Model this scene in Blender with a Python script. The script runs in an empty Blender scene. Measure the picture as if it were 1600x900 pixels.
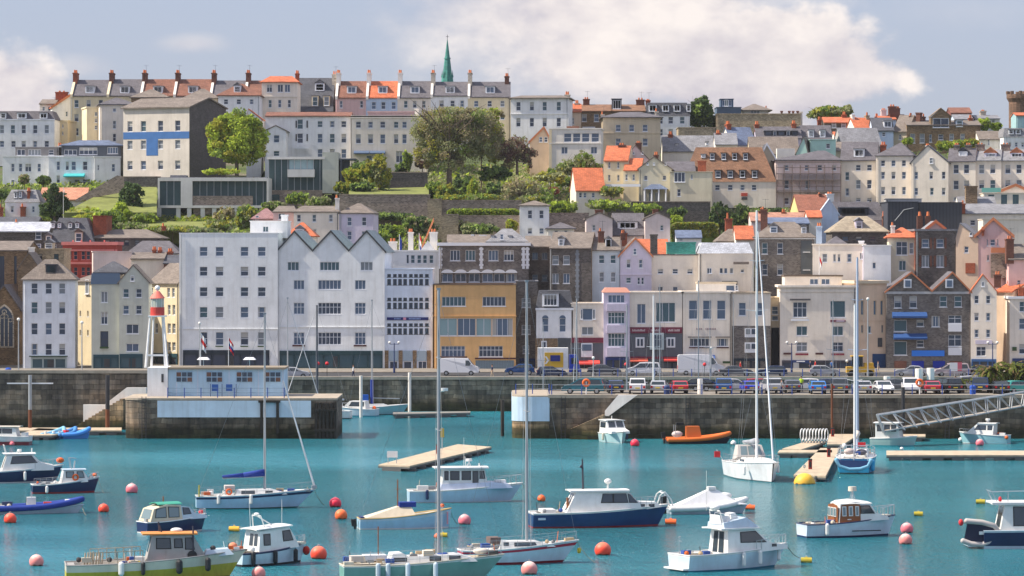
import bpy, bmesh, math, random
from mathutils import Vector, Matrix, noise
R=math.radians
random.seed(11)
rnd=random.Random(5)
sc=bpy.context.scene
COL=sc.collection

# ---------------------------------------------------------------- camera
F, HY, CH=5650.0,395.0,20.3          # focal length in photo pixels, horizon row, eye height
cd=bpy.data.cameras.new('camera')
cam=bpy.data.objects.new('camera', cd);COL.objects.link(cam)
cam.location=(0,0, CH);cam.rotation_euler=(R(90),0,0)
cd.sensor_width=36;cd.lens=36 * F / 1600
cd.shift_y=(HY - 450) / 1600
cd.clip_start=1;cd.clip_end=20000
sc.camera=cam

def P(px, py, D): return Vector(((px - 800) * D / F, D, CH + (HY - py) * D / F))
def X(px, D): return (px - 800) * D / F
def Z(py, D): return CH + (HY - py) * D / F
def DW(py): return CH * F / (py - HY)     # distance of a point on the water seen at row py

# ---------------------------------------------------------------- world, sun, exposure
SUN_EL, SUN_AZ=R(47), R(-93.5)            # azimuth measured from +Y towards +X
to_sun=Vector((math.cos(SUN_EL) * math.sin(SUN_AZ), math.cos(SUN_EL) * math.cos(SUN_AZ), math.sin(SUN_EL)))
w=bpy.data.worlds.new('World');sc.world=w;w.use_nodes=True
nt=w.node_tree;N=nt.nodes;L=nt.links
for n in list(N): N.remove(n)
def node(t, **kw):
    n=N.new(t)
    for k, v in kw.items(): setattr(n, k, v)
    return n
out=node('ShaderNodeOutputWorld');bg=node('ShaderNodeBackground')
sky=node('ShaderNodeTexSky');sky.sky_type='NISHITA';sky.sun_disc=False
sky.sun_elevation=SUN_EL;sky.sun_rotation=SUN_AZ;sky.air_density=1.0;sky.dust_density=0.6;sky.ozone_density=2.0
bg.inputs['Strength'].default_value=0.1
tc=node('ShaderNodeTexCoord');sep=node('ShaderNodeSeparateXYZ');L.new(tc.outputs['Generated'], sep.inputs[0])
def mth(op, a, b=None, c=None):
    n=node('ShaderNodeMath', operation=op)
    for i, v in enumerate((a, b, c)):
        if v is None: continue
        if isinstance(v, (int, float)): n.inputs[i].default_value=v
        else: L.new(v, n.inputs[i])
    return n.outputs[0]
ay=mth('MAXIMUM', mth('ABSOLUTE', sep.outputs['Y']),0.08)
u=mth('DIVIDE', sep.outputs['X'], ay);v=mth('DIVIDE', sep.outputs['Z'], ay)
comb=node('ShaderNodeCombineXYZ');L.new(u, comb.inputs[0]);L.new(mth('MULTIPLY', v, 1.5), comb.inputs[2])
def nz(scale, detail=8, rough=.55):
    n=node('ShaderNodeTexNoise');n.inputs['Scale'].default_value=scale;n.inputs['Detail'].default_value=detail
    n.inputs['Roughness'].default_value=rough;L.new(comb.outputs[0], n.inputs['Vector']);return n.outputs['Fac']
n1=nz(26);n2=nz(75,6)
wob=mth('ADD', mth('MULTIPLY', mth('SUBTRACT', n1,.5),1.3), mth('MULTIPLY', mth('SUBTRACT', n2,.5),.7))
def ell(px, py, rx, ry, soft=.55):
    uu=mth('DIVIDE', mth('SUBTRACT', u, (px - 800) / F), rx / F)
    vv=mth('DIVIDE', mth('SUBTRACT', v, (HY - py) / F), ry / F)
    d=mth('SQRT', mth('ADD', mth('MULTIPLY', uu, uu), mth('MULTIPLY', vv, vv)))
    d=mth('SUBTRACT', d, wob)
    n=node('ShaderNodeMapRange');n.interpolation_type='SMOOTHSTEP'
    L.new(d, n.inputs['Value']);n.inputs['From Min'].default_value=1 + soft * .4;n.inputs['From Max'].default_value=1 - soft
    return n.outputs['Result']
c=ell(930,10,330,150,.75)
for e in ((1190,115,225,105,.2),(1050,95,330,95,.5),(1010,-10,190,90,.4),(0,160,125,85,.3)):
    c=mth('MAXIMUM', c, ell(*e))
c=mth('MAXIMUM', c, mth('MULTIPLY', ell(300,68,55,16,.9),.45))
c=mth('MAXIMUM', c, mth('MULTIPLY', ell(120,105,60,20,.9),.35))
c=mth('MAXIMUM', c, mth('MULTIPLY', ell(1500,20,120,30,1.2),.12))
up=mth('MULTIPLY', mth('MINIMUM', mth('MAXIMUM', mth('MULTIPLY', mth('SUBTRACT', nz(3.2,5),.42),5),0),1), mth('MINIMUM', mth('MAXIMUM', mth('MULTIPLY', mth('SUBTRACT', v, .12),8),0),.7))
c=mth('MAXIMUM', c, up)
tint=node('ShaderNodeMixRGB', blend_type='MIX');tint.inputs['Fac'].default_value=0.8
L.new(sky.outputs[0], tint.inputs[1])
grad=node('ShaderNodeMixRGB');gr=node('ShaderNodeMapRange');L.new(v, gr.inputs['Value'])
gr.inputs['From Min'].default_value=0.02;gr.inputs['From Max'].default_value=.6;L.new(gr.outputs['Result'], grad.inputs['Fac'])
grad.inputs[1].default_value=(1.85,2.0,2.8,1);grad.inputs[2].default_value=(3.0,3.5,5.1,1)
L.new(grad.outputs[0], tint.inputs[2])
cl=node('ShaderNodeMixRGB');L.new(c, cl.inputs['Fac']);L.new(tint.outputs[0], cl.inputs[1])
ccol=node('ShaderNodeMixRGB');cr=node('ShaderNodeMapRange');L.new(mth('ADD', mth('MULTIPLY', n1,.65), mth('MULTIPLY', n2,.35)), cr.inputs[0]);cr.inputs[1].default_value=.38;cr.inputs[2].default_value=.6;L.new(cr.outputs[0], ccol.inputs['Fac'])
ccol.inputs[1].default_value=(3.2,3.0,3.3,1);ccol.inputs[2].default_value=(5.0,4.6,4.4,1)
L.new(ccol.outputs[0], cl.inputs[2])
L.new(cl.outputs[0], bg.inputs['Color']);L.new(bg.outputs[0], out.inputs[0])

sd=bpy.data.lights.new('sun','SUN');sd.energy=3.9;sd.angle=R(.5);sd.color=(1.0,.90,.76)
so=bpy.data.objects.new('sun', sd);COL.objects.link(so)
so.rotation_euler=to_sun.to_track_quat('Z','Y').to_euler()
sc.view_settings.view_transform='Standard';sc.view_settings.look='None'
sc.view_settings.exposure=1.0;sc.view_settings.gamma=1
sc.cycles.max_bounces=5;sc.cycles.diffuse_bounces=3;sc.cycles.glossy_bounces=3;sc.cycles.transmission_bounces=3
sc.cycles.use_denoising=True

# ---------------------------------------------------------------- materials
MATS={}
def mat(name, col, rough=.85, kind='plain', metal=0.0, spec=.35, **k):
    if name in MATS: return MATS[name]
    m=bpy.data.materials.new(name);m.use_nodes=True;MATS[name]=m
    nt=m.node_tree;n=nt.nodes;l=nt.links
    b=n['Principled BSDF'];b.inputs['Roughness'].default_value=rough;b.inputs['Metallic'].default_value=metal
    b.inputs['Specular IOR Level'].default_value=spec
    c4=(*col, 1);b.inputs['Base Color'].default_value=c4
    def new(t, **kw):
        q=n.new(t)
        for a, v in kw.items(): setattr(q, a, v)
        return q
    tcn=new('ShaderNodeTexCoord')
    def vec(sx=1, sy=1, sz=1, proj=False):
        src=tcn.outputs['Object']
        if proj:
            s=new('ShaderNodeSeparateXYZ');l.new(src, s.inputs[0])
            a=new('ShaderNodeMath', operation='ADD');l.new(s.outputs[0], a.inputs[0]);l.new(s.outputs[1], a.inputs[1])
            q=new('ShaderNodeCombineXYZ');l.new(a.outputs[0], q.inputs[0]);l.new(s.outputs[2], q.inputs[1]);src=q.outputs[0]
        mp=new('ShaderNodeMapping');mp.inputs['Scale'].default_value=(sx, sy, sz);l.new(src, mp.inputs[0]);return mp.outputs[0]
    def noi(v, scale, det=4, rg=.6):
        q=new('ShaderNodeTexNoise');q.inputs['Scale'].default_value=scale;q.inputs['Detail'].default_value=det
        q.inputs['Roughness'].default_value=rg;l.new(v, q.inputs['Vector']);return q.outputs['Fac']
    def ramp(f, stops):
        q=new('ShaderNodeValToRGB');l.new(f, q.inputs[0]);e=q.color_ramp.elements
        while len(e) < len(stops): e.new(.5)
        for i, (p, cc) in enumerate(stops):
            e[i].position=p;e[i].color=(*cc, 1) if len(cc) == 3 else cc
        return q.outputs[0]
    def mix(f, a, bb, mode='MIX'):
        q=new('ShaderNodeMixRGB', blend_type=mode)
        for i, vv in enumerate((f, a, bb)):
            if isinstance(vv, (int, float)): q.inputs[i].default_value=vv
            elif isinstance(vv, tuple): q.inputs[i].default_value=(*vv, 1)
            else: l.new(vv, q.inputs[i])
        return q.outputs[0]
    def sc_(c, f): return tuple(min(1, x * f) for x in c)
    if kind == 'plaster':
        a=ramp(noi(vec(.35,.35,.35),1.0,5),[(.3, sc_(col, .84)),(.65, sc_(col, 1.06))])
        s=ramp(noi(vec(2.2,2.2,.16),1.0,4),[(.3,(.66,.63,.58)),(.5,(1,1,1))])
        l.new(mix(.32, a, s,'MULTIPLY'), b.inputs['Base Color'])
    elif kind == 'stone':
        bt=new('ShaderNodeTexBrick');l.new(vec(1,1,1, True), bt.inputs['Vector'])
        bt.inputs['Scale'].default_value=k.get('scale', 1.6)
        bt.inputs['Color1'].default_value=(*sc_(col, .6),1);bt.inputs['Color2'].default_value=(*sc_(col, 1.45),1)
        bt.inputs['Mortar'].default_value=(*sc_(col, k.get('mortar', 1.3)),1);bt.inputs['Mortar Size'].default_value=.03;bt.inputs['Bias'].default_value=-.15
        a=ramp(noi(vec(.5,.5,.5),1.3,6),[(.3,(.62,.6,.58)),(.7,(1.15,1.1,1.05))])
        l.new(mix(.9, bt.outputs[0], a,'MULTIPLY'), b.inputs['Base Color'])
    elif kind == 'harbour':
        bt=new('ShaderNodeTexBrick');vv=vec(1,1,1, True);va=new('ShaderNodeVectorMath', operation='MULTIPLY_ADD');nn=new('ShaderNodeTexNoise');nn.inputs['Scale'].default_value=.9;l.new(vv, nn.inputs['Vector']);l.new(nn.outputs['Color'], va.inputs[0]);va.inputs[1].default_value=(.5,.3,0);l.new(vv, va.inputs[2]);l.new(va.outputs[0], bt.inputs['Vector'])
        bt.inputs['Scale'].default_value=.62;bt.inputs['Brick Width'].default_value=.75;bt.inputs['Row Height'].default_value=.36
        bt.inputs['Color1'].default_value=(*sc_(col, .6),1);bt.inputs['Color2'].default_value=(*sc_(col, 1.5),1)
        bt.inputs['Mortar'].default_value=(*sc_(col, .5),1);bt.inputs['Mortar Size'].default_value=.018;bt.inputs['Mortar Smooth'].default_value=.8
        a=ramp(noi(vec(.3,.3,.3),1.2,7,.7),[(.32,(.45,.46,.5)),(.5,(.9,.86,.8)),(.66,(1.5,1.3,1.08))])
        c1=mix(1.0, bt.outputs[0], a,'MULTIPLY')
        st=ramp(noi(vec(1.2,1.2,.1),1.0,5),[(.38,(.42,.42,.42)),(.6,(1.1,1.1,1.1))])
        c1=mix(.75, c1, st,'MULTIPLY')
        s=new('ShaderNodeSeparateXYZ');l.new(tcn.outputs['Object'], s.inputs[0])
        ad=new('ShaderNodeMath', operation='ADD');l.new(s.outputs[2], ad.inputs[0])
        mm=new('ShaderNodeMath', operation='MULTIPLY_ADD');l.new(noi(vec(.5,.5,.5),1.6,5), mm.inputs[0]);mm.inputs[1].default_value=1.4;mm.inputs[2].default_value=-.7
        l.new(mm.outputs[0], ad.inputs[1])
        wz=new('ShaderNodeMapRange');l.new(ad.outputs[0], wz.inputs[0]);wz.inputs[1].default_value=.4;wz.inputs[2].default_value=2.2
        alg=ramp(wz.outputs[0],[(0,(.13,.18,.09)),(.4,(.34,.34,.24)),(.55,(.8,.76,.7)),(1,(1,1,1))])
        l.new(mix(1.0, c1, alg,'MULTIPLY'), b.inputs['Base Color'])
        bp=new('ShaderNodeBump');bp.inputs['Strength'].default_value=.6;bp.inputs['Distance'].default_value=.15
        l.new(bt.outputs['Fac'], bp.inputs['Height']);bp.invert=True;l.new(bp.outputs[0], b.inputs['Normal'])
    elif kind == 'roof':
        bt=new('ShaderNodeTexBrick');l.new(vec(1,1.6,1, True), bt.inputs['Vector'])
        bt.inputs['Scale'].default_value=1.5;bt.inputs['Brick Width'].default_value=.5;bt.inputs['Row Height'].default_value=.3
        bt.inputs['Color1'].default_value=(*sc_(col, .78),1);bt.inputs['Color2'].default_value=(*sc_(col, 1.2),1)
        bt.inputs['Mortar'].default_value=(*sc_(col, .62),1);bt.inputs['Mortar Size'].default_value=.03
        a=ramp(noi(vec(.4,.4,.4),1.2,6,.7),[(.32,(.7,.68,.66)),(.68,(1.15,1.13,1.1))])
        l.new(mix(.9, bt.outputs[0], a,'MULTIPLY'), b.inputs['Base Color'])
    elif kind == 'wood':
        wv=new('ShaderNodeTexWave');wv.inputs['Scale'].default_value=k.get('scale', 1.6);wv.inputs['Distortion'].default_value=.4;l.new(vec(1,1,1), wv.inputs['Vector'])
        a=ramp(noi(vec(1,1,1),1.4,6),[(.3, sc_(col, .72)),(.7, sc_(col, 1.15))])
        l.new(mix(.35, a, ramp(wv.outputs['Fac'],[(0,(.45,.42,.4)),(.2,(1,1,1))]),'MULTIPLY'), b.inputs['Base Color'])
    elif kind == 'leaf':
        a=ramp(noi(vec(1,1,1), k.get('scale', .9),5,.7),[(.3, sc_(col, .55)),(.55, col),(.75, sc_(col, 1.6))])
        l.new(a, b.inputs['Base Color'])
        tr=new('ShaderNodeBsdfTranslucent');l.new(a, tr.inputs[0]);ms=new('ShaderNodeMixShader');ms.inputs[0].default_value=.4;l.new(b.outputs[0], ms.inputs[1]);l.new(tr.outputs[0], ms.inputs[2]);l.new(ms.outputs[0], n['Material Output'].inputs[0])
    elif kind == 'terrain':
        a=ramp(noi(vec(.06,.06,.06),1.4,8,.65),[(.38,(.035,.05,.015)),(.5,(.07,.10,.025)),(.56,(.10,.095,.06)),(.66,(.17,.15,.12))])
        l.new(a, b.inputs['Base Color'])
    elif kind == 'lawn':
        a=ramp(noi(vec(.3,.3,.3),1.4,8,.7),[(.3, sc_(col, .6)),(.7, sc_(col, 1.3))]);l.new(a, b.inputs['Base Color'])
    elif kind == 'paint':
        a=ramp(noi(vec(.8,.8,.8),1.2,5),[(.3, sc_(col, .86)),(.65, sc_(col, 1.05))])
        st=ramp(noi(vec(3,3,.5),1.0,4),[(.3,(.78,.74,.68)),(.5,(1,1,1))])
        l.new(mix(k.get('dirt', .4), a, st,'MULTIPLY'), b.inputs['Base Color'])
    elif kind == 'asphalt':
        a=ramp(noi(vec(1,1,1),.7,8,.7),[(.3, sc_(col, .75)),(.7, sc_(col, 1.3))]);l.new(a, b.inputs['Base Color'])
    elif kind == 'corr':
        wv=new('ShaderNodeTexWave');wv.inputs['Scale'].default_value=k.get('scale', 1.0);l.new(vec(1,0,0), wv.inputs['Vector'])
        l.new(mix(.5, col, ramp(wv.outputs['Fac'],[(0,(.5,.5,.5)),(.5,(1.1,1.1,1.1))]),'MULTIPLY'), b.inputs['Base Color'])
    elif kind == 'buoy':
        s=new('ShaderNodeSeparateXYZ');l.new(tcn.outputs['Object'], s.inputs[0])
        ad=new('ShaderNodeMath', operation='MULTIPLY_ADD');l.new(noi(vec(1,1,1),3.0,5), ad.inputs[0]);ad.inputs[1].default_value=.5;l.new(s.outputs[2], ad.inputs[2])
        r=new('ShaderNodeMapRange');l.new(ad.outputs[0], r.inputs[0]);r.inputs[1].default_value=.25;r.inputs[2].default_value=1.05
        l.new(ramp(r.outputs[0],[(0,(.03,.035,.02)),(.12, col),(.55, col),(1, k.get('top', col))]), b.inputs['Base Color'])
    elif kind == 'water':
        l.new(ramp(noi(vec(.013,.02,1),1.0,5),[(.3,(.009,.18,.245)),(.7,(.036,.285,.355))]), b.inputs['Base Color'])
        b.inputs['IOR'].default_value=1.33;b.inputs['Specular IOR Level'].default_value=.5
        f1=noi(vec(.55,.32,1),1.0,4,.65);f2=noi(vec(3.0,1.1,1),1.0,4,.7)
        ad=new('ShaderNodeMath', operation='MULTIPLY_ADD');l.new(f2, ad.inputs[0]);ad.inputs[1].default_value=.9;l.new(f1, ad.inputs[2])
        bp=new('ShaderNodeBump');bp.inputs['Strength'].default_value=1.0;bp.inputs['Distance'].default_value=1.5;cm=ramp(noi(vec(.006,.012,1),1.0,3),[(.36,(.3,.3,.3)),(.5,(1,1,1))]);l.new(cm, bp.inputs['Strength'])
        l.new(ad.outputs[0], bp.inputs['Height']);l.new(bp.outputs[0], b.inputs['Normal'])
    return m

def plaster(name, col): return mat(name, col, .9,'plaster', spec=.2)
WHITE=plaster('white_render', (.79,.79,.79));BWHITE=plaster('bluish_white_render', (.76,.78,.81))
OFFW=plaster('off_white_render', (.77,.73,.67));CREAM=plaster('cream_render', (.72,.62,.43));PALEC=plaster('pale_cream_render', (.79,.71,.61))
OLIVE=plaster('olive_cream_render', (.64,.585,.44));TAN=plaster('tan_render', (.58,.49,.36));PINK=plaster('pink_render', (.66,.45,.43))
PPINK=plaster('pale_pink_render', (.68,.57,.55));LILAC=plaster('lilac_render', (.60,.55,.66));PBLUE=plaster('pale_blue_render', (.50,.60,.74))
PEACH=plaster('peach_render', (.66,.50,.37));HOTEL=plaster('grey_white_render', (.79,.80,.80));MINT=plaster('mint_render', (.40,.60,.54))
GREYR=plaster('grey_render', (.42,.42,.42));SAGE=plaster('sage_render', (.52,.53,.46));YELL=plaster('yellow_ochre_render', (.66,.56,.26))
OCHRE=plaster('ochre_render', (.68,.41,.18));REDB=plaster('red_paint_wall', (.42,.07,.05));ROSE=plaster('rose_trim', (.75,.25,.22))
BLUEP=plaster('blue_harbour_paint', (.40,.58,.74));BLUEW=plaster('blue_white_paint', (.33,.52,.76));SIGNBL=mat('mural_blue', (.05,.15,.38),.8,'paint', dirt=.2)
STONE=mat('grey_stone', (.17,.155,.145),.95,'stone');DSTONE=mat('dark_stone', (.115,.105,.10),.95,'stone');BSTONE=mat('brown_stone', (.22,.155,.095),.95,'stone')
TSTONE=mat('tan_stone', (.36,.30,.21),.95,'stone');GSTONE=mat('garden_wall_stone', (.30,.25,.21),.95,'stone', scale=1.2);PSTONE=mat('pale_dressed_stone', (.55,.50,.42),.9,'stone', scale=.8)
BRICK=mat('red_brick', (.30,.085,.045),.9,'stone', scale=4.0);DBRICK=mat('dark_brick', (.16,.07,.05),.9,'stone', scale=4.0)
BLACKC=mat('black_cladding', (.045,.05,.065),.7,'corr', scale=.6);DSIDE=mat('shade_side_wall', (.11,.10,.10),.9,'roof')  # DSIDE: dark colour carries the shade on the mural building's side walls
SLATE=mat('slate_roof', (.125,.118,.135),.75,'roof');DSLATE=mat('dark_slate_roof', (.085,.09,.11),.75,'roof');TSLATE=mat('taupe_slate_roof', (.20,.17,.15),.85,'roof')
BROOF=mat('brown_tile_roof', (.22,.10,.07),.85,'roof');OROOF=mat('orange_tile_roof', (.52,.15,.07),.85,'roof');CROOF=mat('copper_brown_roof', (.24,.13,.08),.85,'roof')
SILVER=mat('silver_sheet_roof', (.50,.53,.60),.5,'roof');TEAL=mat('verdigris_sheet', (.05,.30,.26),.6,'roof');PTEAL=mat('pale_teal_flashing', (.30,.37,.38),.7,'roof')
LROOF=mat('lead_grey_roof', (.23,.235,.26),.7,'roof');BLROOF=mat('blue_grey_roof', (.13,.17,.27),.6,'roof')
FRW=mat('white_window_frame', (.72,.73,.76),.5);FRD=mat('dark_window_frame', (.05,.05,.055),.5);FRB=mat('brown_window_frame', (.22,.11,.06),.6)
FRT=mat('teal_joinery', (.03,.15,.15),.6);TRIM=mat('orange_verge_tiles', (.52,.19,.09),.85)
GLS=[mat('window_glass_dark', (.045,.06,.095),.12, spec=.6), mat('window_glass_blue', (.09,.13,.20),.12, spec=.6),
       mat('window_glass_curtained', (.20,.22,.24),.25, spec=.6), mat('window_glass_teal', (.05,.10,.125),.12, spec=.6)]
LGL=mat('pale_shaded_glass', (.24,.36,.38),.15, spec=.6)
POT=mat('terracotta_pot', (.55,.17,.07),.9);IRON=mat('black_iron', (.03,.03,.035),.5);STEEL=mat('galvanised_steel', (.38,.40,.42),.45,'paint', metal=.3)
NAVY=mat('navy_paint', (.018,.04,.14),.5,'paint');MAROON=mat('maroon_sign', (.16,.02,.045),.6);DTEAL=mat('dark_teal_shopfront', (.012,.05,.07),.5)
WPAINT=mat('white_paint', (.78,.78,.78),.5,'paint', dirt=.25);REDA=mat('red_awning', (.62,.06,.05),.8);BLUA=mat('blue_awning', (.02,.07,.22),.8);BRBLUE=mat('bright_blue_sign', (.03,.20,.72),.6)
AGREY=mat('asphalt_grey', (.042,.042,.045),.95,'asphalt');PAVE=mat('paving_stone', (.33,.28,.22),.95,'asphalt');PADE=mat('quay_deck', (.20,.18,.155),.95,'asphalt')
LIME=mat('limewashed_stone', (.80,.75,.70),.9,'plaster')
HARB=mat('harbour_granite', (.185,.155,.125),.95,'harbour')

# ---------------------------------------------------------------- mesh helpers
class MB:
    def __init__(s): s.v=[];s.f=[];s.m=[]
    def face(s, pts, m=0):
        i=len(s.v);s.v += [tuple(p) for p in pts];s.f.append(tuple(range(i, i + len(pts))));s.m.append(m);return s
    def box(s, x0, x1, y0, y1, z0, z1, m=0):
        i=len(s.v)
        s.v += [(x0, y0, z0),(x1, y0, z0),(x1, y1, z0),(x0, y1, z0),(x0, y0, z1),(x1, y0, z1),(x1, y1, z1),(x0, y1, z1)]
        for q in ((0,3,2,1),(4,5,6,7),(0,1,5,4),(1,2,6,5),(2,3,7,6),(3,0,4,7)):
            s.f.append(tuple(i + a for a in q));s.m.append(m)
        return s
    def hexa(s, b, t, m=0):      # b, t: four points each, counter-clockwise from above
        i=len(s.v);s.v += [tuple(p) for p in b] + [tuple(p) for p in t]
        for q in ((0,3,2,1),(4,5,6,7),(0,1,5,4),(1,2,6,5),(2,3,7,6),(3,0,4,7)):
            s.f.append(tuple(i + a for a in q));s.m.append(m)
        return s
    def tube(s, p, q, r, r2=None, n=6, m=0, caps=True):
        p=Vector(p);q=Vector(q);d=q - p
        if d.length < 1e-6: return s
        r2=r if r2 is None else r2
        a=d.orthogonal().normalized();b=d.normalized().cross(a)
        i=len(s.v)
        for pt, rr in ((p, r),(q, r2)):
            for k in range(n):
                t=2 * math.pi * k / n;s.v.append(tuple(pt + (a * math.cos(t) + b * math.sin(t)) * rr))
        for k in range(n):
            k2=(k + 1) % n;s.f.append((i + k, i + k2, i + n + k2, i + n + k));s.m.append(m)
        if caps: s.f.append(tuple(i + k for k in reversed(range(n))));s.m.append(m);s.f.append(tuple(i + n + k for k in range(n)));s.m.append(m)
        return s
    def path(s, pts, r, n=6, m=0):
        for a, b in zip(pts, pts[1:]): s.tube(a, b, r, n=n, m=m)
        return s
    def ball(s, c, r, rz=None, n=10, k=7, m=0, z0=-1, z1=1):
        rz=r if rz is None else rz;i=len(s.v);c=Vector(c);rings=[]
        for a in range(k + 1):
            zz=z0 + (z1 - z0) * (a / k);t=math.asin(max(-1, min(1, zz)))
            t=math.asin(z0) + (math.asin(z1) - math.asin(z0)) * a / k
            rr=math.cos(t) * r;h=math.sin(t) * rz
            rings.append([len(s.v) + j for j in range(n)])
            for j in range(n):
                q=2 * math.pi * j / n;s.v.append((c.x + rr * math.cos(q), c.y + rr * math.sin(q), c.z + h))
        for a in range(k):
            for j in range(n):
                j2=(j + 1) % n;s.f.append((rings[a][j], rings[a][j2], rings[a + 1][j2], rings[a + 1][j]));s.m.append(m)
        return s
    def ring(s, c, R_, r, axis='y', n=16, k=6, m=0):
        c=Vector(c);i=len(s.v)
        for a in range(n):
            t=2 * math.pi * a / n
            for b in range(k):
                p=2 * math.pi * b / k;rr=R_ + r * math.cos(p);h=r * math.sin(p)
                q={'y': (rr * math.cos(t), h, rr * math.sin(t)),'z': (rr * math.cos(t), rr * math.sin(t), h),'x': (h, rr * math.cos(t), rr * math.sin(t))}[axis]
                s.v.append((c.x + q[0], c.y + q[1], c.z + q[2]))
        for a in range(n):
            for b in range(k):
                a2=(a + 1) % n;b2=(b + 1) % k
                s.f.append((i + a * k + b, i + a2 * k + b, i + a2 * k + b2, i + a * k + b2));s.m.append(m)
        return s
    def sweep(s, pts, r, n=10, m=0):
        pts=[Vector(p) for p in pts];i0=len(s.v)
        for i, p in enumerate(pts):
            d=(pts[min(i+1, len(pts)-1)] - pts[max(i-1,0)]).normalized();a=d.cross(Vector((.013,.02,1))).normalized();b=d.cross(a)
            for k in range(n): t=2*math.pi*k/n;s.v.append(tuple(p + (a*math.cos(t) + b*math.sin(t))*r))
        for i in range(len(pts)-1):
            for k in range(n): k2=(k+1) % n;s.f.append((i0+i*n+k, i0+i*n+k2, i0+(i+1)*n+k2, i0+(i+1)*n+k));s.m.append(m)
        s.ball(pts[0], r, n=n, k=6, m=m);s.ball(pts[-1], r, n=n, k=6, m=m);return s
    def mesh(s, name, mats, smooth=False):
        me=bpy.data.meshes.new(name);me.from_pydata(s.v, [], s.f)
        if not isinstance(mats, (list, tuple)): mats=[mats]
        for q in mats: me.materials.append(q)
        me.polygons.foreach_set('material_index', s.m)
        if smooth: me.polygons.foreach_set('use_smooth', [True] * len(s.f))
        bm=bmesh.new();bm.from_mesh(me)
        if smooth: bmesh.ops.remove_doubles(bm, verts=bm.verts, dist=1e-4)
        bmesh.ops.recalc_face_normals(bm, faces=bm.faces);bm.to_mesh(me);bm.free()
        me.update();return me
    def build(s, name, mats, parent=None, loc=(0,0,0), rz=0, smooth=False):
        return ob(name, s.mesh(name, mats, smooth), parent, loc, rz)
def ob(name, me, parent=None, loc=(0,0,0), rz=0):
    o=bpy.data.objects.new(name, me);COL.objects.link(o);o.parent=parent;o.location=loc;o.rotation_euler=(0,0, rz);return o
def tag(o, label=None, cat=None, group=None, kind=None):
    if label: o['label']=label
    if cat: o['category']=cat
    if group: o['group']=group
    if kind: o['kind']=kind
    return o
def empty(name, loc, rz, label, cat, group=None):
    o=bpy.data.objects.new(name, None);COL.objects.link(o);o.location=loc;o.rotation_euler=(0,0, rz);o.empty_display_size=.5
    return tag(o, label, cat, group)
def copy_tree(o, parent=None):
    c=o.copy();COL.objects.link(c);c.parent=parent
    for ch in list(o.children): copy_tree(ch, c)
    return c

# ---------------------------------------------------------------- terrain height
TP=[(463,4.15),(512,4.15),(522,5),(545,11),(565,18.2),(600,26.6),(625,32.5),(650,37.5),(665,39.2),(700,42),(900,44),(3000,10)]
def T(D):
    if D <= TP[0][0]: return TP[0][1]
    for (a, za),(b, zb) in zip(TP, TP[1:]):
        if D <= b: return za + (zb - za) * (D - a) / (b - a)
    return TP[-1][1]
def Dfor(py):
    D=512.0
    while D < 760:
        if T(D) >= Z(py, D): return D
        D += .5
    return D
# ---------------------------------------------------------------- buildings
WCACHE={};BLIND=mat('window_blind', (.42,.41,.38),.6)
def win_mesh(w, h, style, frm):
    key=(round(w, 1), round(h, 1), style, frm.name)
    if key in WCACHE: return WCACHE[key]
    w, h=key[0], key[1]
    b=MB();t=.07;y0, y1=.06,.14
    nm=1;rows=[.5]
    if style.startswith('n'): nm=int(style[1:].split('r')[0]);rows=[.62] if 'r' in style else []
    b.box(-w/2,-w/2+t, y0, y1,-h/2, h/2);b.box(w/2-t, w/2, y0, y1,-h/2, h/2)
    b.box(-w/2+t, w/2-t, y0, y1,-h/2,-h/2+t);b.box(-w/2+t, w/2-t, y0, y1, h/2-t, h/2)
    for i in range(1, nm):
        x=-w/2 + w*i/nm;b.box(x-.035, x+.035, y0+.01, y1,-h/2+t, h/2-t)
    for r in rows:
        z=-h/2 + h*r;b.box(-w/2+t, w/2-t, y0+.02, y1-.01, z-.035, z+.035)
    b.box(-w/2-.08, w/2+.08,-.09,.1,-h/2-.1,-h/2-.004)      # sill
    fr=b.mesh('window', frm)
    p=MB();p.face([(-w/2+.02,.11,-h/2+.02),(w/2-.02,.11,-h/2+.02),(w/2-.02,.11, h/2-.02),(-w/2+.02,.11, h/2-.02)])
    panes=[p.mesh('pane', g) for g in GLS + [LGL]]
    for k in (0,1):
        p=MB();a, c_, z0, z1=-w/2+.02, w/2-.02,-h/2+.02, h/2-.02
        if k == 0: zm=z0 + (z1-z0)*.58;p.face([(a, .11, z0),(c_, .11, z0),(c_, .11, zm),(a, .11, zm)]);p.face([(a, .11, zm),(c_, .11, zm),(c_, .11, z1),(a, .11, z1)],1)
        else: q=w*.2;p.face([(a+q, .11, z0),(c_-q, .11, z0),(c_-q, .11, z1),(a+q, .11, z1)]);p.face([(a, .11, z0),(a+q, .11, z0),(a+q, .11, z1),(a, .11, z1)],1);p.face([(c_-q, .11, z0),(c_, .11, z0),(c_, .11, z1),(c_-q, .11, z1)],1)
        panes.append(p.mesh('pane', [GLS[k], BLIND]))
    WCACHE[key]=(fr, panes);return WCACHE[key]

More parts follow.
